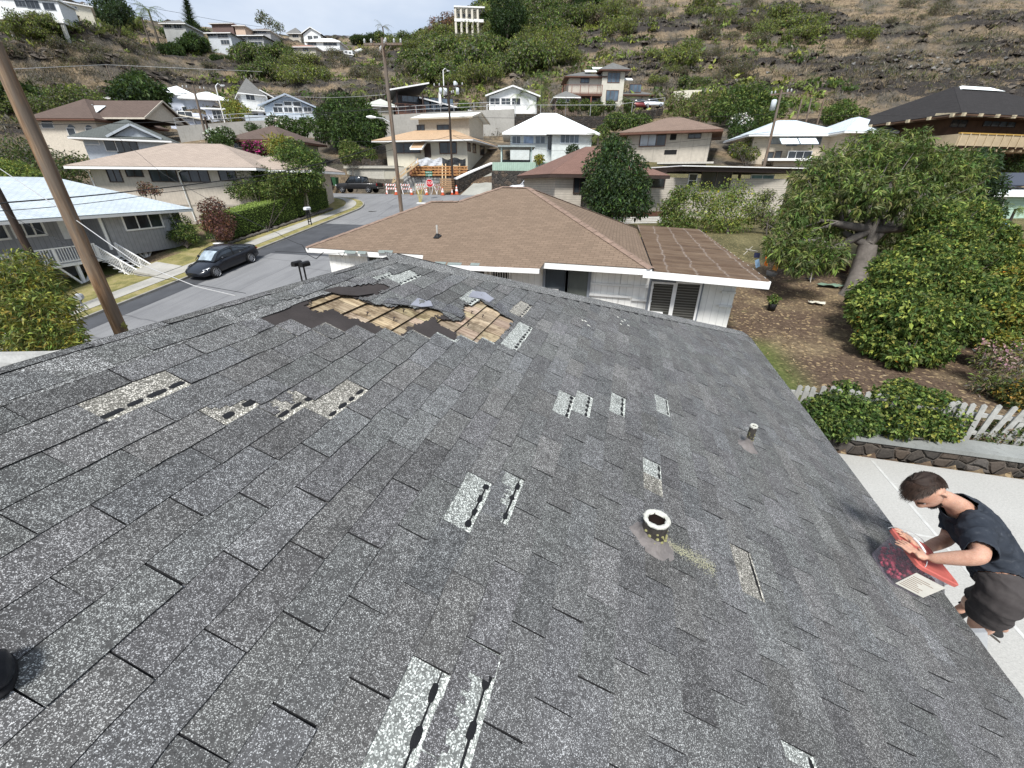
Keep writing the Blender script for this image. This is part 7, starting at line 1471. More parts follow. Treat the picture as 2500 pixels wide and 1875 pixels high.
p1,t1 = pole('leaning_pole','tall weathered wooden pole at the left crossing in front of the dark car and road',297,812,12.2,-20,100,.185,.150,M_pole)
mb = MB(); c_ = PD(304,795,12.0) - np.array(p1.location)
for i in range(30): mb.lathe([(.02,-.015),(.02,.01),(.001,.02)],c_ + rng.normal(size=3) * [.03,.03,.05],6)
mb.build('moss_tuft',mat('yellow_moss',(.22,.22,.06)),p1)
p2,t2 = pole('dark_pole','dark creosoted pole at the far left edge in front of the grey porch',118,700,21,-60,380,.17,.14,M_pole2)
p3,t3 = pole('utility_pole','tall weathered pole with crossarm and street lamp arm behind the brown roof',981,520,33,930,92,.165,.115,M_pole3,arms=((.35,1.35,12),(.55,1.2,-50)))
mb = MB(); q = PP(955,300,np.array([t3[0],t3[1],0]),cF * [1,1,0]); q2 = PD(918,287,32.5); q3 = PD(905,286,32.5); mb.tube([q,(q + q2) / 2 + UPV * .12,q2],.035,6); L3(mb,np.array(p3.location)).build('lamp_arm',M_ins,p3); mb = MB(); mb.tube([q2,q3,q3 + (q3 - q2) * .8],[.06,.13,.05],8); L3(mb,np.array(p3.location)).build('lamp_head',M_trim,p3)
p4,t4 = pole('utility_pole','slimmer pole with grey transformers and crossarms by the construction barricades',1107,478,49.5,1095,200,.15,.10,M_pole2,arms=((.4,1.7,5),(1.2,1.2,-40)))
mb = MB()
for x,y in ((1076,222),(1088,223),(1117,222),(1111,206)): q = PD(x,y,49.8); mb.lathe([(.001,-.3),(.2,-.3),(.2,.25),(.12,.32),(.001,.34)],q,10)
L3(mb,np.array(p4.location)).build('transformer',M_can,p4)
p5,t5 = pole('utility_pole','pole with a pale transformer can beside the pale roofed house on the right',1868,396,42,1905,220,.15,.10,M_pole3,arms=((.3,.9,-30),))
mb = MB(); q = PD(1888,256,41.9); mb.lathe([(.001,-.45),(.26,-.45),(.26,.35),(.18,.45),(.001,.47)],q,14); L3(mb,np.array(p5.location)).build('transformer',M_can,p5)
p6,t6 = pole('utility_pole','grey pole with crossarm standing before the tiered pale house',506,348,50,475,208,.15,.10,M_pole3,arms=((.4,1.1,40),)); p6b,t6b = pole('utility_pole','short dark stub pole right beside the grey crossarm pole',516,348,50,500,285,.13,.11,M_pole2)
p7,t7 = pole('utility_pole','thin pale pole on the rocky slope above the arched window house',303,280,74,257,158,.14,.09,M_pole3)
for i,(xb,yb,xt,yt) in enumerate(((1948,288,1955,242),(1970,295,1977,240),(1998,290,2014,238))): pole('wood_post',['shortest of three grey posts behind the pale roof','tall grey post in the middle of three behind the pale roof','rightmost grey post next to the round feathery tree'][i],xb,yb,56,xt,yt,.12,.1,M_pole3,cat='post')
for lb,x0,y0,D,x1,y1,x2,y2 in (('white street lamp on the upper road by the black framed house',1086,272,75,1083,172,1092,173),('white street lamp before the flat canopy house',549,300,71,527,210,540,209)):
 e,t = pole('street_lamp',lb,x0,y0,D,x1,y1,.11,.08,M_trim,cat='street lamp'); mb = MB(); q = PD(x2,y2,D); mb.tube([t,(t + q) / 2 + UPV * .35,q],.06,6); mb.tube([q,q + (q - t) * .6],[.14,.08],7); L3(mb,np.array(e.location)).build('lamp_head',M_trim,e)
def cable(label,pts,r_=.015,sag_=.0,m=None):
 q = [PD(*p) for p in pts]; out = []
 for a,b in zip(q[:-1],q[1:]):
  for k in np.linspace(0,1,13)[:-1]: out.append(a + (b - a) * k - UPV * sag_ * 4 * k * (1 - k))
 out.append(q[-1]); mid = q[0]; mb = MB(); mb.tube(out,r_,6); e = L3(mb,mid).build('cable',m or M_wire); e.location = tuple(mid); tag(e,label,'cable','overhead cables')
cable('thick black bundled cable crossing in front of the pale blue roof and tan house',[(-60,500,15),(20,494,17),(330,466,22),(640,428,27),(800,395,30),(962,345,33)],.028,.03)
cable('thinner black cable just under the thick bundled one',[(-60,518,15),(180,500,19),(400,470,23),(640,441,27),(960,365,33)],.014,.03)
cable('black cable crossing the arched window house and the concrete wall',[(-60,303,26),(200,302,29),(470,294,34),(700,281,38),(950,262,33)],.018,.05)
cable('long grey cable across the rocky left slope',[(-60,178,40),(25,169,45),(257,158,74),(640,175,90)],.03,.0,M_wire2)
cable('faint cable over the left skyline',[(270,-5,100),(430,30,110),(640,66,130)],.035,.2)
cable('pale service cable sweeping down from the left edge past the leaning pole',[(-40,385,14),(0,412,13),(150,512,11),(330,640,10),(480,700,10),(575,722,10)],.012,.0,M_wire2)
cable('dark cable twisting beside the pale service cable',[(-40,470,14),(30,530,13),(170,600,11.5),(330,668,10.5),(600,716,10)],.007)
cable('black cable running from the tan roof down to the brown roof corner',[(245,300,30),(345,380,26),(400,425,24),(560,512,19),(680,570,16.5),(738,598,15)],.010,.05)
cable('looping service drop at the left corner of the brown roof',[(738,598,15),(752,622,14.8),(772,632,14.7),(790,616,14.6),(782,622,14.6)],.012)
cable('low cable reaching the left corner of the brown roof along its eave',[(672,614,15.5),(800,619,15),(842,617,14.8),(836,627,14.7),(826,618,14.8)],.008)
cable('black cable between the two poles at the junction, upper one',[(955,262,33),(1015,255,42),(1097,250,49)],.016,.1); cable('black cable between the two poles at the junction, lower one',[(965,350,33),(1030,345,42),(1103,330,49)],.018,.1)
cable('cable crossing right over the white hip roof from the slim pole',[(1103,285,49),(1400,289,47),(1700,286,44),(1895,277,42)],.016,.05); cable('cable crossing the curtained brown hipped house',[(1105,330,49),(1300,350,47),(1600,352,44),(1880,322,42)],.013,.05); cable('lower cable across the windows of the curtained house',[(1105,333,49),(1350,368,47),(1650,362,44),(1878,335,42)],.010,.05)
cable('cable going right over the dark pyramid roof house',[(1897,280,42),(2150,282,38),(2560,285,33)],.014,.02); cable('cable crossing the blue gabled house and big dark tree',[(640,232,52),(800,238,50),(940,231,33)],.015,.05,M_wire2); cable('pair cable in front of the big dark tree',[(760,281,45),(860,272,40),(945,261,33)],.014,.05)
cable('lowest cable crossing the bank shrubs toward the weathered pole',[(640,345,40),(800,346,38),(965,343,33)],.012,.03); cable('cable dropping from the slim pole toward the ochre roof',[(1105,330,49),(1160,350,50),(1230,372,50)],.013,.1)
def wallrun(name,label,pts,th,m,cat='wall',cap=None,railing=None):
 q = [(PD(x,yt,D),PD(x,yb,D)) for x,yt,yb,D in pts]; o = q[0][1]; e = empty(name,tuple(o),0,label,cat); mb = MB(); cp = MB(); rl = MB()
 for (a,b),(c,d) in zip(q[:-1],q[1:]):
  ax = unit((c - a) * [1,1,0]); bk = np.array([-ax[1],ax[0],0]); bk = bk if bk @ a > 0 else -bk; d2 = np.array([c[0],c[1],d[2]]); b2 = np.array([a[0],a[1],b[2]])
  mb.hexa([b2 - UPV * 2,d2 - UPV * 2,d2 - UPV * 2 + bk * th,b2 - UPV * 2 + bk * th],[a,c,c + bk * th,a + bk * th])
  if cap: cp.hexa([a - bk * .06,c - bk * .06,c + bk * (th + .06),a + bk * (th + .06)],[p + UPV * cap[1] for p in (a - bk * .06,c - bk * .06,c + bk * (th + .06),a + bk * (th + .06))])
  if railing:
   h_ = railing[1]; n_p = max(2,int(np.linalg.norm(c - a) / railing[2]))
   for z in railing[3]: rl.tube([a + UPV * z,c + UPV * z],.035,5)
   for i in range(n_p + 1): p = a + (c - a) * i / n_p; rl.tube([p,p + UPV * h_],.04,5)
 L3(mb,o).build('wall_body',m,e)
 if cap: L3(cp,o).build('coping',cap[0],e)
 if railing: L3(rl,o).build('rail',railing[0],e)
 return e
M_ret = mat('stained_concrete',(.33,.32,.295),.9,.2,.35,fine=4,dirt=(.10,.095,.085)); M_galv = mat('galvanised',(.38,.39,.40),.5,.1,5)
wallrun('concrete_retaining_wall','long stained concrete retaining wall carrying the upper road, with a pipe rail',[(430,308,360,60),(520,301,350,62),(610,295,345,63.5),(780,290,345,64.5),(930,282,345,64.8),(1060,274,345,64.8),(1256,266,345,64)],.5,M_ret,railing=(M_galv,1.0,2.6,(.5,1.0)))
wallrun('dark_rock_wall','dark lava rock terrace wall topped by wire fence under the hill villa',[(1258,284,335,64),(1380,284,335,65),(1500,283,330,66),(1620,264,310,70)],.5,M_lava_s,railing=(M_galv,1.5,3.0,(1.5,)))
wallrun('slope_rock_wall','low rock wall along the foot of the dry slope behind the feathery tree',[(1930,292,320,62),(2110,282,310,58),(2180,290,310,55)],.5,M_lava_s)
wallrun('cream_slope_wall','broken cream wall fragment on the slope right of the hill villa',[(1645,223,235,78),(1680,220,232,77),(1740,219,230,76)],.4,mat('cream_far',(.60,.57,.47)))
BG = mat('garage_beige',(.42,.40,.335),.8,.08,1.5,dirt=(.25,.23,.2))
h = House('street_garage','beige flat roofed garage with a wide panel door behind the black pickup',PD(845,408,55),PD(962,409,53.5),6,3.0,BG,cat='garage'); h.roof('flat',0,.25,mat('flat_roof_grey',(.34,.33,.30)),mat('garage_edge',(.45,.43,.37)),fh=.28,z=.15)
h.win(856,417,938,455,1,fm=mat('garage_edge',(.45,.43,.37)),pm=siding('panel_door',(.46,.44,.385),.5,'z',.05,.75),fw=.12,name='garage_door'); h.block(h.R,h.R + h.ax * 1.8,6,3.0,mat('garage_beige2',(.44,.42,.36)),'side_wall')
wallrun('bank_rock_wall','rough rock bank wall above the street garage',[(800,392,440,57),(870,388,410,57),(1010,388,410,56)],.5,M_lava)
fr = empty('timber_formwork',tuple(PD(1060,468,51.5)),0,'orange timber formwork over grey panels at the dug out driveway corner','formwork'); oo = np.array(fr.location); M_tim = mat('raw_timber',(.42,.22,.09),.8,.25,6); M_tim2 = mat('pale_timber',(.48,.36,.22),.8,.2,6)
mb = MB(); mk = MB()
for y in (407,413,420,427): mb.bar(PD(1005,y,51.2),PD(1142,y,50.8),.09,.14)
for x in range(1008,1142,9): mb.bar(PD(x,406,51.3),PD(x,428,51.3),.12,.06)
for x in (1088,1080,1122): mk.bar(PD(x,400,51),PD(x,452,51),.14,.1)
L3(mb,oo).build('formwork_frame',M_tim,fr); L3(mk,oo).build('prop',M_tim2,fr); mb = MB(); q = [PD(1000,406,51.8),PD(1140,406,51.8),PD(1140,430,51.8),PD(1000,430,51.8)]; mb.prism(q,(0,.1,0),1); L3(mb,oo).build('backing_sheet',mat('rust_ply',(.20,.085,.04)),fr)
mb = MB(); q = [PD(985,430,52),PD(1112,430,52),PD(1112,470,52),PD(985,470,52)]; mb.prism(q,(0,.2,0),1); L3(mb,oo).build('grey_panels',siding('grey_panel_boards',(.26,.265,.26),1.4,'xy',.08,.4),fr)
tr = MB(); n1,n2 = 18,6; vs = []
for j in range(n2):
 for i in range(n1): p = PD(1015 + 122 * i / (n1 - 1),387 + 18 * j / (n2 - 1) + 3 * math.sin(i * 1.3),52 - .8 * j / n2 + .25 * math.sin(i * 2.1 + j)); vs.append(p)
tr.add(vs,[(j * n1 + i,j * n1 + i + 1,(j + 1) * n1 + i + 1,(j + 1) * n1 + i) for j in range(n2 - 1) for i in range(n1 - 1)],0); tr.mi = [0 if (k % (n1 - 1)) < 9 else 1 for k in range(len(tr.f))]
o = L3(tr,oo).build('tarpaulin',[mat('silver_tarp',(.42,.43,.45),.45),mat('black_tarp',(.03,.032,.035),.5)],None); o.location = tuple(oo); tag(o,'crumpled silver and black tarpaulin over the timber formwork','tarpaulin')
st = empty('timber_stair',tuple(PD(985,450,50.5)),0,'pale timber stair with handrails climbing left of the formwork','stair'); so2 = np.array(st.location); mb = MB()
for d0 in (50.2,51.2):
 mb.bar(PD(958,446,d0),PD(1022,398,d0),.10,.2); mb.bar(PD(960,436,d0),PD(1020,388,d0),.08,.08)
 for k in np.linspace(0,1,5): mb.bar(PD(959 + 61 * k,446 - 48 * k,d0),PD(961 + 59 * k,435 - 48 * k,d0),.08)
for k in np.linspace(0,1,11): mb.bar(PD(958 + 64 * k,446 - 48 * k,50.2),PD(958 + 64 * k,446 - 48 * k,51.2),.25,.05)
L3(mb,so2).build('stair_frame',M_tim2,st)
wallrun('driveway_rock_wall','dark lava rock wall with white sheet along its top beside the steep driveway',[(1116,438,476,49),(1160,418,470,50.5),(1206,399,430,52)],.7,M_lava_s,cap=(M_trim,.12))
mb = MB(); q = [PD(1122,478,48.5),PD(1195,476,47.5),PD(1222,402,54),PD(1206,402,54)]; mb.prism(q,(0,0,-.3),1); tag(mb.build('driveway',mat('driveway_concrete',(.30,.30,.27),.9,.2,.6,fine=25,dirt=(.14,.14,.12))),kind='structure')
wallrun('lava_retaining_wall','tall lava rock retaining wall under the mint green fence',[(1200,416,480,46),(1350,418,480,43)],.6,lavamat('lava_rock_wall',2.6,(.05,.047,.043),.05,1.3))
wallrun('mint_fence','mint green vertical board fence on top of the lava retaining wall',[(1202,396,417,46.1),(1350,396,419,43.1)],.08,siding('mint_boards',(.34,.46,.38),.2,'xy',.1,.7),'fence')
o = tag(MB().box((0,0,0),(1,1,1)).build('x',M_white),kind='structure'); bpy.data.objects.remove(o)
for c in list(bpy.data.objects):
 pass
M_or = mat('cone_orange',(.50,.09,.035),.6); M_wh = mat('reflective_white',(.75,.75,.75),.5)
def cone(label,x,y,D,s=1):
 p = PD(x,y,D); p[2] = float(roadz(p[1])) + .02 if p[1] < 51 else p[2]; e = empty('traffic_cone',tuple(p),0,label,'traffic cone','traffic cones along the kerb'); mb = MB(); mb.box((0,0,.02),(.38,.38,.04)); mb.lathe([(.15,.04),(.03,.72),(.001,.73)],(0,0,0),12); mb.build('cone_body',M_or,e); mb = MB(); mb.lathe([(.117,.26),(.085,.42)],(0,0,0),12); mb.lathe([(.075,.48),(.055,.60)],(0,0,0),12); mb.build('reflective_band',M_wh,e); e.scale = (s,) * 3
for lb,x,y,D,s in (('traffic cone left of the weathered pole',967,470,48.5,1.2),('traffic cone right behind the first A frame barricade',1005,472,48.3,1.0),('traffic cone just left of the stop sign post',1042,473,48,1.1),('traffic cone in front of the timber crate',1081,474,47.5,1.2),('traffic cone at the foot of the slim pole',1104,473,48.2,.9),('tall traffic cone at the driveway edge',1115,470,48.3,1.4),('traffic cone beside the garage corner',944,467,49.5,.8)): cone(lb,x,y,D,s)
def barricade(label,x,y,D,rz=0):
 p = PD(x,y,D); p[2] = float(roadz(p[1])) + .02; e = empty('barricade',tuple(p),rz,label,'barricade'); mb = MB()
 for s in (-1,1):
  for d in (-1,1): mb.bar((s * .5,d * .42,0),(s * .5,0,1.15),.07,.05)
 mb.build('frame',M_wh,e)
 for z,d in ((1.0,.1),(.6,.24)):
  mb = MB(); mb.box((0,-d,z),(1.2,.03,.2)); b_ = mb.build('board',M_wh,e); mb = MB()
  for i in range(4): mb.prism([(-.55 + i * .3,-d - .02,z - .1),(-.43 + i * .3,-d - .02,z - .1),(-.31 + i * .3,-d - .02,z + .1),(-.43 + i * .3,-d - .02,z + .1)],(0,-.004,0),1)
  mb.build('stripes',M_or,b_)
barricade('A frame barricade right of the weathered pole',990,466,49.3,.9); barricade('A frame barricade right of the stop sign',1067,472,48.6,1.3); barricade('A frame barricade with orange boards left of the weathered pole',955,464,49.8,.5); barricade('A frame barricade behind the yellow delineator whips',1026,468,49.5,1.0)
e = empty('timber_crate',tuple(PD(1093,466,49)),0,'brown slatted timber crate near the slim pole','crate'); mb = MB()
for i in range(6): mb.box((0,0,.15 + i * .22),(1.5,.9,.17))
mb.build('slats',mat('crate_wood',(.30,.19,.11)),e)
def bin_(label,x,y,D,c):
 p = PD(x,y,D); e = empty('wheelie_bin',tuple(p),0,label,'bin'); mb = MB(); mb.hexa([(-.22,-.25,.05),(.22,-.25,.05),(.22,.25,.05),(-.22,.25,.05)],[(-.3,-.33,1.0),(.3,-.33,1.0),(.3,.33,1.0),(-.3,.33,1.0)]); mb.build('bin_body',mat('bin_' + label[:4],c,.6),e); mb = MB(); mb.box((0,.02,1.04),(.64,.72,.07)); mb.build('lid',mat('bin_' + label[:4],c,.6),e)
 for s in (-1,1): mb = MB(); mb.lathe([(.001,-.03),(.1,-.03),(.1,.03),(.001,.03)],(s * .28,.26,.1),10,M=Matrix.Rotation(R(90),4,'Y')); mb.build('bin_wheel',M_black,e)
bin_('black wheeled bin left of the black pickup',811,454,54,(.012,.012,.013)); bin_('green wheeled bin right behind the black pickup nose',821,455,53.5,(.03,.09,.04)); bin_('blue wheeled bin half hidden by the street tree',801,455,54.5,(.03,.08,.25))
e = empty('delineator_whips',tuple(PD(1028,498,43.5)),0,'bundle of thin yellow whips standing by the stop line','plant'); mb = MB(); o_ = np.array(e.location)
for i in range(12): a = PD(1025 + random.uniform(-3,6),498,43.5) - o_; b_ = PD(1026 + random.uniform(-14,14),random.uniform(446,462),43.5 + random.uniform(-.4,.4)) - o_; mb.tube([a,(a + b_) / 2 + [0,0,.1],b_],[.02,.015,.008],4)
mb.build('stalks',mat('straw_yellow',(.45,.38,.12)),e)
sp_ = PD(1052,492,44.5); g_ = float(roadz(sp_[1])); e = empty('stop_sign',(sp_[0],sp_[1],g_),0,'red octagonal stop sign with green street name blades at the junction','stop sign'); r_s = math.hypot(sp_[0],sp_[1]); tz = P(1045,420,r_s)[2] - g_; cz = P(1045,447,r_s)[2] - g_
dirc = unit(np.array([sp_[0],sp_[1],0])); e.rotation_euler = (0,0,math.atan2(dirc[1],dirc[0]) - math.pi / 2); mb = MB(); mb.tube([(0,.03,-.3),(0,.03,tz - .15)],.03,6); mb.build('post',M_galv,e)
def octa(r0,y,name,m,th=.004): mb = MB(); mb.prism([(r0 * math.sin(R(22.5 + 45 * i)),y,cz + r0 * math.cos(R(22.5 + 45 * i))) for i in range(8)],(0,th,0),1); return mb.build(name,m,e)
octa(.42,-.012,'sign_border',M_wh); octa(.385,-.02,'sign_face',mat('sign_red',(.50,.012,.02),.5))
def text(s_,size,name,m,parent,loc,rot):
 cu = bpy.data.curves.new(name,'FONT'); cu.body = s_; cu.size = size; cu.align_x = 'CENTER'; cu.align_y = 'CENTER'; cu.extrude = .003; to = bpy.data.objects.new(name,cu); col.objects.link(to); dg = bpy.context.evaluated_depsgraph_get(); me = bpy.data.meshes.new_from_object(to.evaluated_get(dg)); bpy.data.objects.remove(to); o = meshobj(name,me,m,parent); o.location = loc; o.rotation_euler = rot; return o
tx = text('STOP',.31,'sign_lettering',M_wh,e,(0,-.030,cz),(R(90),0,0)); tx.scale = (.98,1.25,1)
GS = mat('sign_green',(.01,.22,.13),.5)
for dz_,a in ((.02,.35),(-.24,-.5)):
 mb = MB(); M2 = Matrix.Translation((0,0,tz - .05 + dz_)) @ Matrix.Rotation(a,4,'Z'); mb.box((0,0,0),(.80,.02,.2),M2); b_ = mb.build('name_blade',GS,e); mb = MB()
 for k in range(7): mb.box((-.3 + k * .1,-.014,0),(.055,.004,random.uniform(.06,.11)),M2)
 mb.build('lettering',M_wh,b_)
def mailbox(name,label,x,yb,D,yt,c,twin=False,tower=False):
 b = PD(x,yb,D); r_ = math.hypot(b[0],b[1]); hh = P(x,yt,r_)[2] - b[2]; e = empty(name,tuple(b),0,label,'mailbox'); mb = MB()
 for dx in ((-.12,.12) if (twin or tower) else (0,)): mb.bar((dx,0,-.1),(dx,0,hh - .1),.05)
 if tower:
  for k in np.linspace(.1,hh - .2,6): mb.bar((-.12,0,k),(.12,0,k + .12),.03); mb.bar((-.12,0,k + .12),(.12,0,k),.03)
 mb.build('post',M_black if c[0] < .1 or tower else M_galv,e)
 for dx in ((-.2,.2) if twin else (0,)):
  mb = MB(); pr_ = [(-.09,0),(-.09,.12)] + [(-.09 * math.cos(a),.12 + .09 * math.sin(a)) for a in np.linspace(.3,math.pi - .3,6)] + [(.09,.12),(.09,0)]; w = .24
  mb.prism([(dx + p[0] * (1.1 if twin else 1.5),-w,hh - .12 + p[1]) for p in pr_],(0,2 * w,0),1); mb.build('box_body',mat(name + str(c[0]),c,.5),e)
 return e
mailbox('mailbox','white mailbox on a black lattice stand by the clipped hedges',757,546,31,508,(.75,.77,.78),tower=True)
mailbox('mailbox','pair of black mailboxes on two posts just past the roof crest',744,690,18,642,(.012,.012,.013),twin=True)
e = mailbox('mailbox','tilted grey metal mailbox on a thin post at the left verge',203,750,17.5,722,(.35,.36,.37)); e.rotation_euler = (0,0,.9)
e = empty('black_bin',tuple(gp(532,590,30.3)),0,'small black tub with white lid beside the purple shrub','bin'); mb = MB(); mb.lathe([(.001,0),(.28,0),(.33,.6),(.001,.6)],n=14); mb.build('tub',M_black,e); mb = MB(); mb.lathe([(.001,.64),(.36,.62),(.35,.58)],n=14); mb.build('lid',M_wh,e)
fe = empty('picket_fence',(4.4,9.25,-4.72),0,'weathered white picket fence partly buried in shrubs behind the low rock wall','fence'); X0 = PZ(1950,1010,-4.7); X1 = PZ(2490,1085,-4.7); k = 0; x = X0[0] - .3
while x < X1[0] + .2:
 if not (.42 < (x - X0[0]) / (X1[0] - X0[0]) < .55):
  p = MB(); ln = random.uniform(-.04,.04) if x < 6.5 else random.uniform(-.10,.16); hh = .86 + random.uniform(-.03,.03); b0 = np.array((x,9.3 + random.uniform(-.02,.02),-4.75)) - np.array(fe.location); t0 = b0 + [ln,random.uniform(-.05,.03),hh]
  p.bar(b0,t0,.095,.022,up=(0,1,0)); p.prism([t0 + [-.0475,-.011,0],t0 + [.0475,-.011,0],t0 + [0,-.011,.035]],(0,.022,0),1); p.build('picket',mat('old_white_paint',(.36,.36,.34),.85,.25,8,fine=60,dirt=(.2,.19,.17)),fe)
 x += .165
mb = MB()
for z in (.25,.66): mb.bar((X0[0] - .4 - 4.4,.06,z - .02),(X1[0] + .2 - 4.4,.08,z - .08),.05,.08)
mb.build('rail',mat('old_white_paint',(.36,.36,.34),.85,.25,8,fine=60,dirt=(.2,.19,.17)),fe)
p = PZ(1881,762,-4.35); p[2] = float(gz(p[0],p[1])); e = empty('potted_plant',tuple(p),0,'small potted plant standing alone on the dirt yard','potted plant'); mb = MB(); mb.lathe([(.001,0),(.12,0),(.16,.28),(.13,.28),(.12,.22),(.001,.22)],n=14); mb.build('pot',M_black,e); V,F,C = leafset([(0,0,.45,.18)],160,.11,cols=('light','mid'),asp=.5); npmesh('leaves',V,F,M_leaf,e,C)
p = PZ(2212,858,-4.5); p[2] = float(gz(p[0],p[1])) + .06; mb = MB(); mb.lathe([(.2,-.09),(.32,-.1),(.36,0),(.32,.1),(.2,.09),(.18,0),(.2,-.09)],n=24); o = mb.build('old_tyre',M_tyre); o.location = tuple(p); tag(o,'old black tyre lying at the foot of the star fruit tree','tyre')
def rag(label,x,y,z,s,c,name='rag',cat='cloth'):
 p = PZ(x,y,z); p[2] = float(gz(p[0],p[1])) + .03; mb = MB(); n = 7; vs = [(s * (i / (n - 1) - .5) * random.uniform(.8,1.1),s * .5 * (j / (n - 1) - .5) * random.uniform(.8,1.1),random.uniform(0,.09)) for j in range(n) for i in range(n)]; mb.add(vs,[(j * n + i,j * n + i + 1,(j + 1) * n + i + 1,(j + 1) * n + i) for j in range(n - 1) for i in range(n - 1)],0,True); o = mb.build(name,mat(label[:9],c,.9)); o.location = tuple(p); tag(o,label,cat)
rag('crumpled white cloth lying in the middle of the dirt yard',1990,750,-4.3,.6,(.55,.53,.45)); rag('green netting heap left of the mango trunk',2020,710,-4.1,.9,(.16,.24,.18),'netting','netting'); rag('small dark sack on the dirt near the low bank',1972,700,-4.1,.4,(.05,.06,.08),'sack','sack')
wallrun('earth_bank','low bank of dark stones at the back of the dirt yard',[(1905,632,655,20.5),(1990,640,665,19.6),(2075,650,680,18.8)],.4,mat('red_earth',(.085,.050,.032),.95,.4,5,fine=30),'bank')
wallrun('far_bank','upper dry earth bank behind the citrus trees',[(1780,575,600,26),(1960,590,610,24.5),(2060,590,612,24)],.4,mat('red_earth',(.085,.050,.032),.95,.4,5,fine=30),'bank')
e = empty('washing_line',tuple(PD(1900,650,18.5)),0,'short washing line with orange and blue clothes by the corner of the patio roof','washing line'); o_ = np.array(e.location); mb = MB(); mb.tube([PD(1820,608,18.8) - o_,PD(1850,614,18.6) - o_],.02,5); mb.tube([PD(1815,622,18.8) - o_,PD(1837,602,18.8) - o_],.02,5); mb.tube([PD(1830,612,18.8) - o_,PD(1925,640,18.2) - o_],.008,4); mb.tube([PD(1985,650,18.2) - o_,PD(1978,690,18.2) - o_],.02,5); mb.build('frame',mat('pale_pole',(.45,.42,.36)),e)
def cloth(label,pts,D,c,name='cloth',cat='clothing'):
 q = [PD(x,y,D + random.uniform(-.05,.05)) for x,y in pts]; o0 = q[0]; mb = MB(); mb.prism([p - o0 for p in q],(.02,.06,0),1); o = mb.build(name,mat(name + label[:6],c,.9,.3,12)); o.location = tuple(o0); tag(o,label,cat)
cloth('bright orange shirt hanging by the patio corner',[(1870,622),(1878,624),(1875,650),(1866,648)],18.4,(.75,.13,.01),'shirt'); cloth('blue cloth hanging left of the orange shirt',[(1843,636),(1853,632),(1856,650),(1845,655)],18.5,(.22,.34,.48)); cloth('navy cap shaped cloth on the washing line',[(1842,617),(1856,618),(1854,630),(1840,629)],18.6,(.02,.025,.06)); cloth('orange striped cloth right of the orange shirt',[(1892,640),(1903,645),(1896,662),(1885,658)],18.2,(.45,.20,.05)); cloth('grey cloth under the washing line',[(1872,660),(1898,668),(1892,676),(1870,672)],18.0,(.22,.21,.20))
p = PD(2436,570,22); o = MB().lathe([(.001,0),(.35,0),(.38,.5),(.001,.55)],(0,0,0),14).build('blue_tub',mat('blue_plastic',(.20,.40,.55),.5)); o.location = tuple(p); tag(o,'pale blue plastic tub seen over the star fruit tree near the mint house','tub')
for (x,y,c,lb) in ((1562,256,(.14,.02,.02),'small dark red car parked on the villa terrace'),(1594,254,(.62,.65,.68),'small white car parked on the villa terrace at the right')):
 p = PD(x,y,73); e = empty('parked_car',(p[0],p[1],p[2] - .6),.3,lb,'car'); mb = MB(); loft(mb,[section(a,w,.25,.7,zt) for a,w,zt in ((-1.9,.6,.7),(-1.7,.8,.85),(0,.82,.9),(1.6,.8,.8),(1.95,.55,.6))]); mb.build('body',carpaint('paint' + lb[:9],c),e); mb = MB(); loft(mb,[[(a,-.66,.85),(a,-.55,zt),(a,.55,zt),(a,.66,.85)] for a,zt in ((-1.5,.9),(-.9,1.38),(.3,1.4),(.9,.9))]); mb.build('windows',M_glass,e)
 for s in (-1,1):
  for a in (-1.2,1.2): wheel(e,a,s * .72,.3,.18,s,5)
p = PD(1828 + 600 - 600 + 0,0,1);
e = empty('patio_umbrella',tuple(PD(1064 - 286 + 0,268,66)) if False else tuple(PD(1076,270,65.5)),0,'closed white parasol in front of the black framed house','parasol'); mb = MB(); mb.tube([(0,0,-.6),(0,0,2.6)],.04,6); mb.build('pole',M_galv,e); mb = MB(); mb.lathe([(.02,2.7),(.16,2.3),(.28,1.0),(.2,.6),(.05,.6)],n=10,jit=.1); mb.build('canopy',M_trim,e)
# MAN ON THE LADDER, TUB, LADDER
def evalmesh(o):
 dg = bpy.context.evaluated_depsgraph_get(); me = bpy.data.meshes.new_from_object(o.evaluated_get(dg)); bpy.data.objects.remove(o); return me
def skinned(chains,sub=2):
 """chains: lists of (point, radius or (rx, ry)); the first point of later chains may repeat an earlier point to branch"""
 V = []; E = []; Rd = []; idx = {}
 for ch in chains:
  prev = None
  for p,r_ in ch:
   key = tuple(round(float(c),4) for c in p)
   if key not in idx: idx[key] = len(V); V.append(key); Rd.append(r_ if hasattr(r_,'__len__') else (r_,r_))
   i = idx[key]
   if prev is not None: E.append((prev,i))
   prev = i
 me = bpy.data.meshes.new('t'); me.from_pydata(V,E,[]); o = bpy.data.objects.new('t',me); col.objects.link(o); o.modifiers.new('k','SKIN')
 for i,r_ in enumerate(Rd): o.data.skin_vertices[0].data[i].radius = r_
 o.data.skin_vertices[0].data[0].use_root = True; m = o.modifiers.new('s','SUBSURF'); m.levels = m.render_levels = sub; return evalmesh(o)
def fuse(meshes,vox,smooth_it=2):
 bm = bmesh.new()
 for m in meshes: bm.from_mesh(m)
 me = bpy.data.meshes.new('f'); bm.to_mesh(me); bm.free(); o = bpy.data.objects.new('f',me); col.objects.link(o); r_ = o.modifiers.new('r','REMESH'); r_.mode = 'VOXEL'; r_.voxel_size = vox
 if smooth_it: s = o.modifiers.new('s','SMOOTH'); s.factor = .5; s.iterations = smooth_it
 me = evalmesh(o); me.polygons.foreach_set('use_smooth',[True] * len(me.polygons)); return me
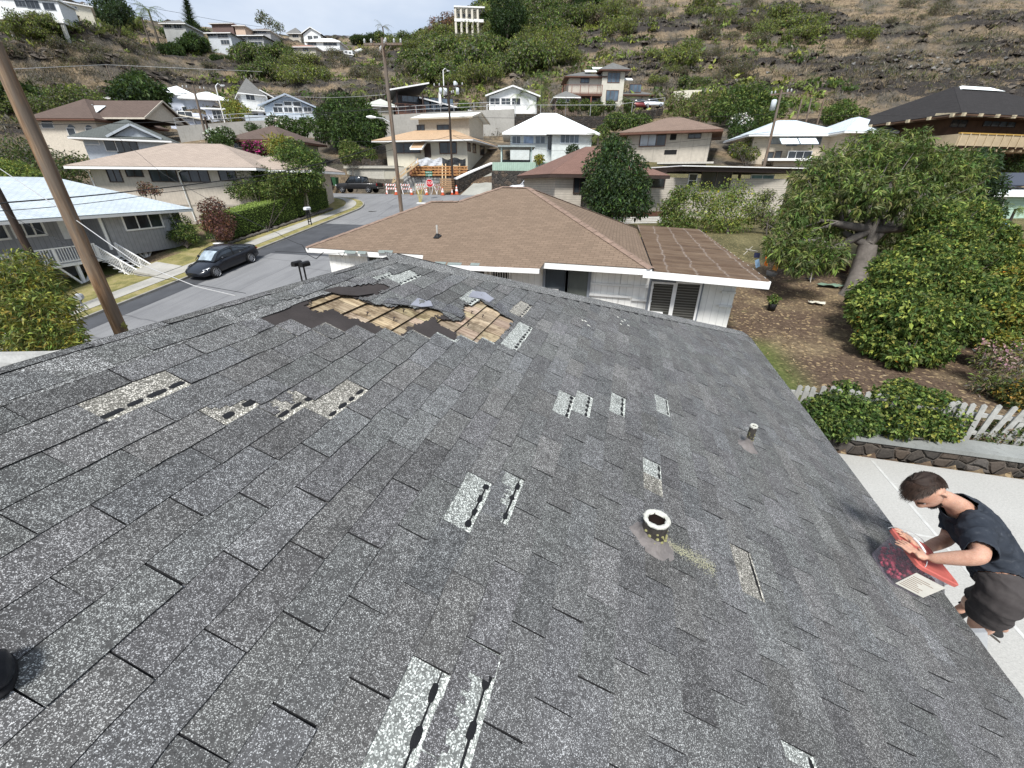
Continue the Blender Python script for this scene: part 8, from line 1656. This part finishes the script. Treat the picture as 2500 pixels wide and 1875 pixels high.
J = {k: PD(*v) for k,v in dict(neck=(2330,1228,2.58),head=(2262,1198,2.52),shL=(2382,1290,2.43),shR=(2345,1240,2.82),chest=(2392,1285,2.62),belly=(2430,1365,2.60),hip=(2468,1440,2.58),hipL=(2448,1452,2.50),hipR=(2490,1432,2.72),elL=(2396,1362,2.24),wrL=(2262,1364,2.40),
 kneeL=(2388,1530,2.74),ankL=(2426,1520,3.12),toeL=(2452,1536,3.20),kneeR=(2378,1468,3.0),ankR=(2362,1478,3.3),toeR=(2332,1494,3.34),elR=(2312,1318,2.86),wrR=(2246,1344,2.62),palmL=(2232,1348,2.42),palmR=(2222,1318,2.60)).items()}
J['back'] = J['chest'] + unit(J['chest'] - PD(2380,1300,2.8)) * .03
pe = empty('person',tuple(J['hip']),0,'bearded man in navy t-shirt and grey shorts leaning over the roof edge','person'); po = np.array(pe.location)
mixp = lambda a,b,t: J[a] + (J[b] - J[a]) * t
nrm = np.array([SN,0,CS])
def hand(w,palm,fdir,side,up_,tips,thumb):
 """palm block plus five separate fingers; fdir finger direction, side from little finger to index"""
 ch = []; k0 = palm
 cs = [[(w,.026),((w + palm) / 2,(.034,.019)),(palm,(.040,.014))]]
 for i,(o,ln) in enumerate(((-.034,.060),(-.012,.074),(.011,.078),(.033,.070))):
  b = palm + side * o + fdir * .022; m = b + (fdir + side * o * 2.2) * ln * .5 + up_ * .006; t = b + (fdir + side * o * 3.0) * ln - up_ * .004
  cs.append([(palm + side * o * .8,.012),(b,.0098),(m,.0088),(t,.0072)])
 tb = palm + side * .036 - fdir * .030; cs.append([(palm + side * .02 - fdir * .03,.014),(tb,.0125),(tb + (side * .7 + fdir * .7) * .030,.0108),(tb + (side * .55 + fdir * .85) * .058,.009)])
 return [skinned([c],1) for c in cs]
fd = unit(PD(2188,1318,2.50) - J['palmL']); sdL = unit(PD(2250,1318,2.52) - J['palmL']); sdL = unit(sdL - fd * (sdL @ fd))
fdR = unit(PD(2196,1300,2.62) - J['palmR']); sdR = unit(np.cross(fdR,nrm))
body = skinned([[(J['hip'],.115),(J['belly'],(.130,.11)),(J['chest'],(.165,.12)),(mixp('chest','neck',.6),(.10,.085)),(J['neck'],.060),(mixp('neck','head',.6),.056)],
    [(J['chest'],(.165,.12)),(mixp('chest','shL',.6),.085),(J['shL'],.064),(mixp('shL','elL',.5),.056),(J['elL'],.047),(mixp('elL','wrL',.35),.047),(mixp('elL','wrL',.75),.034),(J['wrL'],.027)],
    [(J['chest'],(.165,.12)),(mixp('chest','shR',.6),.085),(J['shR'],.064),(mixp('shR','elR',.5),.054),(J['elR'],.046),(mixp('elR','wrR',.4),.044),(J['wrR'],.027)],
    [(J['hip'],.115),(J['hipL'],.10),(mixp('hipL','kneeL',.5),.086),(J['kneeL'],.060),(mixp('kneeL','ankL',.35),.062),(mixp('kneeL','ankL',.75),.043),(J['ankL'],.036),(J['toeL'],.034)],
    [(J['hip'],.115),(J['hipR'],.10),(mixp('hipR','kneeR',.5),.084),(J['kneeR'],.060),(mixp('kneeR','ankR',.4),.060),(J['ankR'],.036),(J['toeR'],.034)]])
hc = J['head']; cd = unit(PD(2216,1160,2.49) - PD(2312,1228,2.56)); fc_ = PD(2228,1240,2.545) - PD(2275,1162,2.52); fc_ = unit(fc_ - cd * (fc_ @ cd)); rd = np.cross(fc_,cd)
def headpt(th,ph,off=0.0):
 """th 0 at the crown .. pi at the chin side, ph 0 = face"""
 c,s = math.cos(th),math.sin(th); f,r_ = math.cos(ph) * s,math.sin(ph) * s
 A = .092 if f > 0 else .104; q = np.array([f * A,r_ * .076,c * .118])
 if c < 0: q[0] *= 1 - .10 * (-c) ; q[1] *= 1 - .32 * c * c; q[0] += .018 * (-c) if f > 0 else -.03 * (-c) * 0 + .045 * c * c
 fr = max(0,math.cos(ph)) ** 8 * s
 q[0] += .024 * fr * math.exp(-((c + .22) / .13) ** 2) + .008 * math.exp(-((c - .12) / .08) ** 2) * max(0,math.cos(ph)) ** 2 + .010 * fr * math.exp(-((c + .52) / .08) ** 2) + .014 * fr * math.exp(-((c + .85) / .12) ** 2)
 q[0] -= .010 * (math.exp(-((abs(ph) - .42) / .16) ** 2) * math.exp(-((c + .02) / .09) ** 2))
 n = np.linalg.norm(q); q = q * (1 + off / n); return hc + fc_ * q[0] + rd * q[1] + cd * q[2]
def headmesh(off,keep=None,nt=34,npn=44):
 mb = MB(); vs = []
 for i in range(nt + 1):
  for j in range(npn): th = math.pi * (.002 + .996 * i / nt); ph = -math.pi + 2 * math.pi * j / npn; vs.append(headpt(th,ph,off(th,ph) if callable(off) else off))
 fs = []
 for i in range(nt):
  for j in range(npn):
   th = math.pi * (i + .5) / nt; ph = -math.pi + 2 * math.pi * (j + .5) / npn
   if keep is None or keep(th,ph): fs.append((i * npn + j,i * npn + (j + 1) % npn,(i + 1) * npn + (j + 1) % npn,(i + 1) * npn + j))
 if keep is None: fs += [tuple(range(npn)),tuple(range(nt * npn,(nt + 1) * npn))[::-1]]
 mb.add(vs,fs,0,True); return mb
hm_ = headmesh(0.0); me_h = bpy.data.meshes.new('h'); me_h.from_pydata(hm_.v,[],hm_.f)
ears = []
for s in (-1,1):
 c = headpt(math.pi * .54,s * math.pi * .53,.002); ears.append(skinned([[(c - cd * .024,.007),(c - cd * .004 + rd * s * .012 - fc_ * .006,.009),(c + cd * .022 + rd * s * .014 - fc_ * .010,.010),(c + cd * .030 + fc_ * .006,.006)]],1))
me = fuse([body,me_h] + ears + hand(J['wrL'],J['palmL'],fd,sdL,nrm,0,0) + hand(J['wrR'],J['palmR'],fdR,sdR,nrm,0,0),.0062,2)
for v in me.vertices: v.co -= Vector(tuple(po))
m_sk,nt,b = nodes_of('skin',.62,0,.25); v_ = coords(nt); k = ramp(nt,noise(nt,v_,14,5,.6),[(.3,(.36,.185,.125)),(.55,(.49,.285,.205)),(.75,(.56,.35,.26))]); k = mixc(nt,.25,k,ramp(nt,noise(nt,v_,140,3,.7),[(.35,(.30,.15,.10)),(.6,(.58,.37,.28))])); nt.links.new(k,b.inputs['Base Color']); b.inputs['Subsurface Weight'].default_value = .12; b.inputs['Subsurface Radius'].default_value = (.02,.008,.004); bump(nt,b,noise(nt,v_,90,3),.12,.003)
me_body = me; meshobj('body',me,m_sk,pe)
def clothes(name,segs,off,m,wr=.008):
 """offset shell of the body, kept where the nearest bone (a, b, lo, hi, on) says so"""
 co = np.array([v.co[:] for v in me_body.vertices]) + po; best = np.full(len(co),9.); on = np.zeros(len(co),bool)
 for a,b,lo,hi,use in segs:
  A,B = J[a],J[b]; d = B - A; t = ((co - A) @ d) / (d @ d); q = A + np.clip(t,0,1)[:,None] * d; ds = np.linalg.norm(co - q,axis=1); w = ds < best; best = np.where(w,ds,best); on = np.where(w,use & (t >= lo) & (t <= hi),on)
 bm = bmesh.new(); bm.from_mesh(me_body); bm.normal_update(); f1 = fbm(co[:,0] * 9,co[:,1] * 9,co[:,2] * 22,3) - .5; f2 = 1 - np.abs(2 * fbm(co[:,0] * 6 + co[:,2] * 9,co[:,1] * 12,co[:,2] * 7,2) - 1)
 for v,x in zip(bm.verts,off + f1 * wr + (f2 ** 3) * wr): v.co = v.co + v.normal * float(x)
 bmesh.ops.delete(bm,geom=[v for v,k in zip(bm.verts,on) if not k],context='VERTS'); me2 = bpy.data.meshes.new(name); bm.to_mesh(me2); bm.free()
 me2.polygons.foreach_set('use_smooth',[True] * len(me2.polygons)); o = meshobj(name,me2,m,pe); so = o.modifiers.new('s','SOLIDIFY'); so.thickness = .004; so.offset = -1; return o
def clothmat(name,a,b_,wash=None):
 m,nt,bs = nodes_of(name,.92,0,.12); v = coords(nt); k = ramp(nt,noise(nt,v,7,5,.65),[(.3,a),(.7,b_)]); f = noise(nt,coords(nt,'Object',(1,1,1)),220,2)
 if wash: k = mixc(nt,ramp(nt,noise(nt,coords(nt,'Object',(3,6,14)),3.5,6,.75),[(.55,(0,0,0)),(.72,(.5,.5,.5))]),k,wash)
 nt.links.new(k,bs.inputs['Base Color']); bump(nt,bs,f,.3,.002); return m
SEG = lambda sh: [('hip','belly',.0 if sh else -9,9,sh),('belly','chest',-9,9,sh),('chest','neck',-9,.86,sh),('neck','head',-9,-.02,sh),('chest','shL',-9,9,sh),('shL','elL',-9,.84,sh),('elL','wrL',5,6,0),('chest','shR',-9,9,sh),('shR','elR',-9,.72,sh),('elR','wrR',5,6,0),('wrL','palmL',5,6,0),('wrR','palmR',5,6,0)]
clothes('tshirt',SEG(True) + [('hip','hipL',9,9,False),('hip','hipR',9,9,False)],.014,clothmat('navy_cotton',(.020,.025,.034),(.042,.049,.062),(.10,.108,.12)),.018)
clothes('shorts',SEG(False)[1:] + [('hip','belly',-9,.55,True),('hip','hipL',-9,9,True),('hip','hipR',-9,9,True),('hipL','kneeL',-9,.62,True),('hipR','kneeR',-9,.86,True),('kneeL','ankL',5,6,0),('kneeR','ankR',5,6,0)],.020,clothmat('grey_shorts',(.045,.040,.040),(.075,.068,.067)),.012)
hairk = lambda th,ph: (th < math.pi * (.30 + .05 * smooth(abs(ph),.8,1.4) + .26 * smooth(abs(ph),1.75,2.4)))
M_hair,nt,b = nodes_of('brown_hair',.55,0,.3); a = N(nt,'ShaderNodeAttribute',attribute_name='fc'); nt.links.new(a.outputs['Color'],b.inputs['Base Color'])
hb = headmesh(lambda th,ph: .006 + .012 * max(0,math.cos(th)) + .004 * math.sin(ph * 9 + th * 7),hairk); o = L3(hb,po).build('hair',mat('hair_base',(.024,.014,.010),.7,.3,60),pe)
Vh = []; Ch = []
for i in range(7500):
 th = math.acos(random.uniform(-.35,1)); ph = random.uniform(-math.pi,math.pi)
 if not hairk(th,ph): continue
 topf = max(0,math.cos(th)) * .6 + max(0,math.cos(ph)) * math.sin(th) * .7; ln = .010 + .042 * topf * random.uniform(.6,1.1); p = headpt(th,ph,.008); n = unit(p - hc)
 d = unit(n * .45 + fc_ * (1.2 * topf - .1) + cd * .15 - cd * (.5 if abs(ph) > 1.6 else 0) + rng.normal(size=3) * .06); sd_ = unit(np.cross(d,n + 1e-3)) * random.uniform(.0008,.0018); m_ = p + d * ln * .55; e_ = p + (d * .8 + fc_ * .45 + rng.normal(size=3) * .06) * ln
 Vh += [p - sd_,p + sd_,m_ + sd_ * .8,m_ - sd_ * .8,m_ - sd_ * .8,m_ + sd_ * .8,e_ + sd_ * .15,e_ - sd_ * .15]; c_ = np.array((.026,.015,.010)) * random.uniform(.5,1.9); Ch += [c_,c_ * 1.2]
for i in range(1500):
 th = random.uniform(.66,.97) * math.pi; ph = random.uniform(-1.35,1.35)
 if th < math.pi * (.72 + .06 * math.cos(ph * 2)) and abs(ph) < .9: continue
 p = headpt(th,ph,.001); n = unit(p - hc); d = unit(n * .7 - cd * .5 + rng.normal(size=3) * .3); ln = random.uniform(.008,.018); sd_ = unit(np.cross(d,n + 1e-3)) * .002
 Vh += [p - sd_,p + sd_,p + d * ln + sd_ * .4,p + d * ln - sd_ * .4]; Ch += [np.array((.022,.014,.011)) * random.uniform(.5,1.6)]
Vh = np.array(Vh) - po; npmesh('hair_strands',Vh,np.arange(len(Vh)).reshape(-1,4),M_hair,o,np.array(Ch))
bd = headmesh(lambda th,ph: .006 * smooth(th,2.05,2.4) + .003,lambda th,ph: th > math.pi * .70 and abs(ph) < 1.3 and not (th < math.pi * .76 and abs(ph) < .30),60,60); L3(bd,po).build('beard',mat('beard_hair',(.020,.013,.010),.8,.4,120,bmp=.6),pe)
mb = MB()
for s in (-1,1):
 c = headpt(math.pi * .50,s * .40,-.002); mb.lathe([(.001,.011),(.008,.008),(.011,0),(.008,-.008),(.001,-.011)],c,10)
L3(mb,po).build('eyes',mat('eye_white',(.55,.52,.48),.3),pe)
mb = MB()
for s in (-1,1):
 q = [headpt(math.pi * .445,s * (.18 + .09 * i),.004) for i in range(6)]; mb.tube(q,[.003,.005,.005,.005,.004,.002],5)
L3(mb,po).build('eyebrows',mat('hair_base',(.024,.014,.010),.7),pe)
M_shoe = mat('black_shoe',(.012,.012,.013),.6,.2,30); M_soleb = mat('dark_sole',(.07,.06,.05),.7)
for a_,t_ in (('ankL','toeL'),('ankR','toeR')):
 d = unit(J[t_] - J[a_]); heel_ = J[a_] - d * .05 - UPV * .05; toe_ = J[a_] + d * .20 - UPV * .07; me = fuse([skinned([[(heel_,(.042,.045)),(mixp(a_,t_,.4) - UPV * .05,(.046,.045)),(toe_ - d * .05,(.048,.034)),(toe_,(.034,.024))],[(heel_,(.042,.045)),(J[a_] + UPV * .01,.046)]])],.008,2)
 for v in me.vertices: v.co -= Vector(tuple(po))
 s_ = meshobj('shoe',me,M_shoe,pe); mb = MB(); sd_ = unit(np.cross(d,UPV)); dn = UPV * .045; q = [heel_ - d * .045 - sd_ * .03,heel_ - d * .045 + sd_ * .03,toe_ + sd_ * .04 - d * .02,toe_ + d * .03,toe_ - sd_ * .04 - d * .02]; mb.prism([x - dn for x in q][::-1],(0,0,-.016),1); L3(mb,po).build('sole',M_soleb,s_)
tb = np.array((1.925,2.395,0)); s0 = tb[0] / CS; e = empty('storage_tub',rs(s0,tb[1]),0,'clear tub of red balls with orange red lid and paper label, on the roof edge','tub'); oe = np.array(e.location)
def TP(a,b,n): return np.array(rs(s0 + a,tb[1] + b,n)) - oe
def rrect(hs,ht,n,r_=.03,k=4):
 out = []
 for (sx,sy,a0) in ((1,1,0),(-1,1,90),(-1,-1,180),(1,-1,270)):
  for i in range(k): a = R(a0 + 90 * i / (k - 1)); out.append(TP(sx * (hs - r_) + math.cos(a) * r_,sy * (ht - r_) + math.sin(a) * r_,n))
 return out
m_cl,nt,b = nodes_of('clear_plastic',.18,0,.5); b.inputs['Base Color'].default_value = (.72,.70,.75,1); tr_ = nt.nodes.new('ShaderNodeBsdfTransparent'); tr_.inputs[0].default_value = (.90,.86,.90,1); x_ = nt.nodes.new('ShaderNodeMixShader'); x_.inputs[0].default_value = .26; nt.links.new(tr_.outputs[0],x_.inputs[1]); nt.links.new(b.outputs[0],x_.inputs[2]); nt.links.new(x_.outputs[0],nt.nodes['Material Output'].inputs[0])
mb = MB(); loft(mb,[rrect(.092,.118,.006),rrect(.100,.126,.012),rrect(.112,.140,.20),rrect(.120,.148,.203),rrect(.120,.148,.215)],close=False); k = 16; mb.f = [f for f in mb.f]; n_s = 16
mb2 = MB(); secs = [rrect(.092,.118,.006),rrect(.100,.126,.014),rrect(.112,.140,.195),rrect(.122,.150,.20),rrect(.122,.150,.214)]; vs = [p for s in secs for p in s]; mb2.add(vs,[(i * 16 + j,i * 16 + (j + 1) % 16,(i + 1) * 16 + (j + 1) % 16,(i + 1) * 16 + j) for i in range(4) for j in range(16)],0,True); mb2.add(secs[0],[tuple(range(16))[::-1]]); mb2.build('tub_body',m_cl,e)
M_lid = mat('coral_lid',(.45,.115,.095),.5,.12,8); mb2 = MB(); secs = [rrect(.118,.146,.205),rrect(.130,.158,.207),rrect(.131,.159,.228),rrect(.124,.152,.233),rrect(.112,.140,.231),rrect(.108,.136,.226)]; vs = [p for s in secs for p in s]; mb2.add(vs,[(i * 16 + j,i * 16 + (j + 1) % 16,(i + 1) * 16 + (j + 1) % 16,(i + 1) * 16 + j) for i in range(5) for j in range(16)]); mb2.add(secs[-1],[tuple(range(16))]); lid = mb2.build('lid',M_lid,e)
mb2 = MB()
for i in range(330):
 a,b_,n_h = random.uniform(-.085,.085),random.uniform(-.112,.112),random.uniform(.02,.15) * (1 if random.random() < .8 else 1.1); r_ = random.uniform(.009,.014); mb2.lathe([(.001,-r_),(r_ * .8,-r_ * .6),(r_,0),(r_ * .8,r_ * .6),(.001,r_)],TP(a,b_,n_h),7)
mb2.build('red_contents',mat('red_balls',(.50,.07,.11),.45,.5,30),e)
mb2 = MB(); f0,f1 = -.085,.10; q = [TP(f0,-.1255,.03),TP(f1,-.1255,.03),TP(f1 + .005,-.139,.17),TP(f0,-.139,.17)]; mb2.prism([p + np.array([0,-.003,0]) for p in q],(0,-.001,0),1); lb = mb2.build('paper_label',mat('paper',(.62,.60,.54),.8,.08,10),e); mb2 = MB()
for k in range(8):
 z = .045 + k * .013; w1 = random.uniform(.05,.16); yy = -.1255 - .0135 * (z - .03) / .14 - .0045; q = [TP(f0 + .01,yy,z),TP(f0 + .01 + w1,yy,z),TP(f0 + .01 + w1,yy,z + .004),TP(f0 + .01,yy,z + .004)]; mb2.poly(q)
mb2.build('print_lines',mat('brown_print',(.26,.19,.14),.8),lb)
mb2 = MB(); arc = [TP(-.125 * math.cos(a),.163,.21 + .05 * math.sin(a)) for a in np.linspace(0,math.pi,14)]; mb2.tube(arc,.0022,6); arc = [TP(-.10 + .03 * math.sin(a),-.155 * math.cos(a),.21 + .07 * math.sin(a)) for a in np.linspace(0,math.pi,14)]; mb2.tube(arc,.0022,6); mb2.build('wire_handle',M_galv,e); mb2 = MB(); mb2.tube(arc[5:9],.007,8); mb2.build('grip',M_trim,e)
M_al = mat('aluminium',(.62,.64,.66),.35,.08,10,metallic=.6); lx0,lz0 = 2.37,-2.44; dn = unit(np.array([.42,0,-1.0])); ld = empty('ladder',(lx0 + 1.0,2.46,-5),0,'aluminium ladder leaning on the eave under the man','ladder'); lo = np.array(ld.location)
for y in (2.26,2.66): a = np.array((lx0,y,lz0)) - lo; L3(MB().bar(a,a + dn * 2.72,.028,.075),(0,0,0)).build('rail',M_al,ld)
for k in range(8): a = np.array((lx0,2.27,lz0)) + dn * (.25 + k * .31) - lo; MB().bar(a,a + [0,.38,0],.035,.03).build('rung',M_al,ld)
# EACH LOOSE PIECE ITS OWN PART
SING = dict(nails='nail',repair_tabs='repair_tab',insulators='insulator',eyes='eye',eyebrows='eyebrow',patio_posts='patio_post',stones='stone',sealant_dabs='sealant_dab',torn_spots='torn_spot',slats='slat',stripes='stripe',steps='step',grey_panels='grey_panel')
bpy.context.view_layer.update()
for o in list(bpy.data.objects):
 if o.type != 'MESH' or o.get('kind') or o.parent is None or o.modifiers or o.children or len(o.data.vertices) > 9000: continue
 me = o.data; n = len(me.vertices)
 if n < 6: continue
 pts = np.empty(n * 3,np.float32); me.vertices.foreach_get('co',pts); pts = pts.reshape(-1,3); ed = np.empty(len(me.edges) * 2,np.int32); me.edges.foreach_get('vertices',ed); ed = ed.reshape(-1,2)
 def comps(n,a,b):
  r_ = np.arange(n)
  while True:
   lo = np.minimum(r_[a],r_[b]); q = r_.copy(); np.minimum.at(q,a,lo); np.minimum.at(q,b,lo); q = q[q]
   if (q == r_).all(): return r_
   r_ = q
 _,isl = np.unique(comps(n,ed[:,0],ed[:,1]),return_inverse=True); k = isl.max() + 1
 if k < 2 or k > 350: continue
 lo = np.full((k,3),np.inf); hi = np.full((k,3),-np.inf); np.minimum.at(lo,isl,pts); np.maximum.at(hi,isl,pts); sz = (hi - lo).max(1)
 gap = np.maximum(0,np.maximum(lo[:,None] - hi[None],lo[None] - hi[:,None])); a,b = np.nonzero(np.triu(np.sqrt((gap ** 2).sum(2)) <= np.maximum(.02,.5 * np.maximum(sz[:,None],sz[None])),1)); _,pc = np.unique(comps(k,a,b),return_inverse=True); m_ = pc.max() + 1
 if m_ < 2 or m_ > 60: continue
 base = SING.get(o.name.split('.')[0],o.name.split('.')[0]); vp = pc[isl]
 for i in range(m_):
  bm = bmesh.new(); bm.from_mesh(me); bm.verts.ensure_lookup_table(); bmesh.ops.delete(bm,geom=[bm.verts[j] for j in np.nonzero(vp != i)[0]],context='VERTS'); m2 = me.copy(); bm.to_mesh(m2); bm.free(); m2.name = base
  c = o.copy(); c.data = m2; c.name = base; col.objects.link(c)
 bpy.data.objects.remove(o)
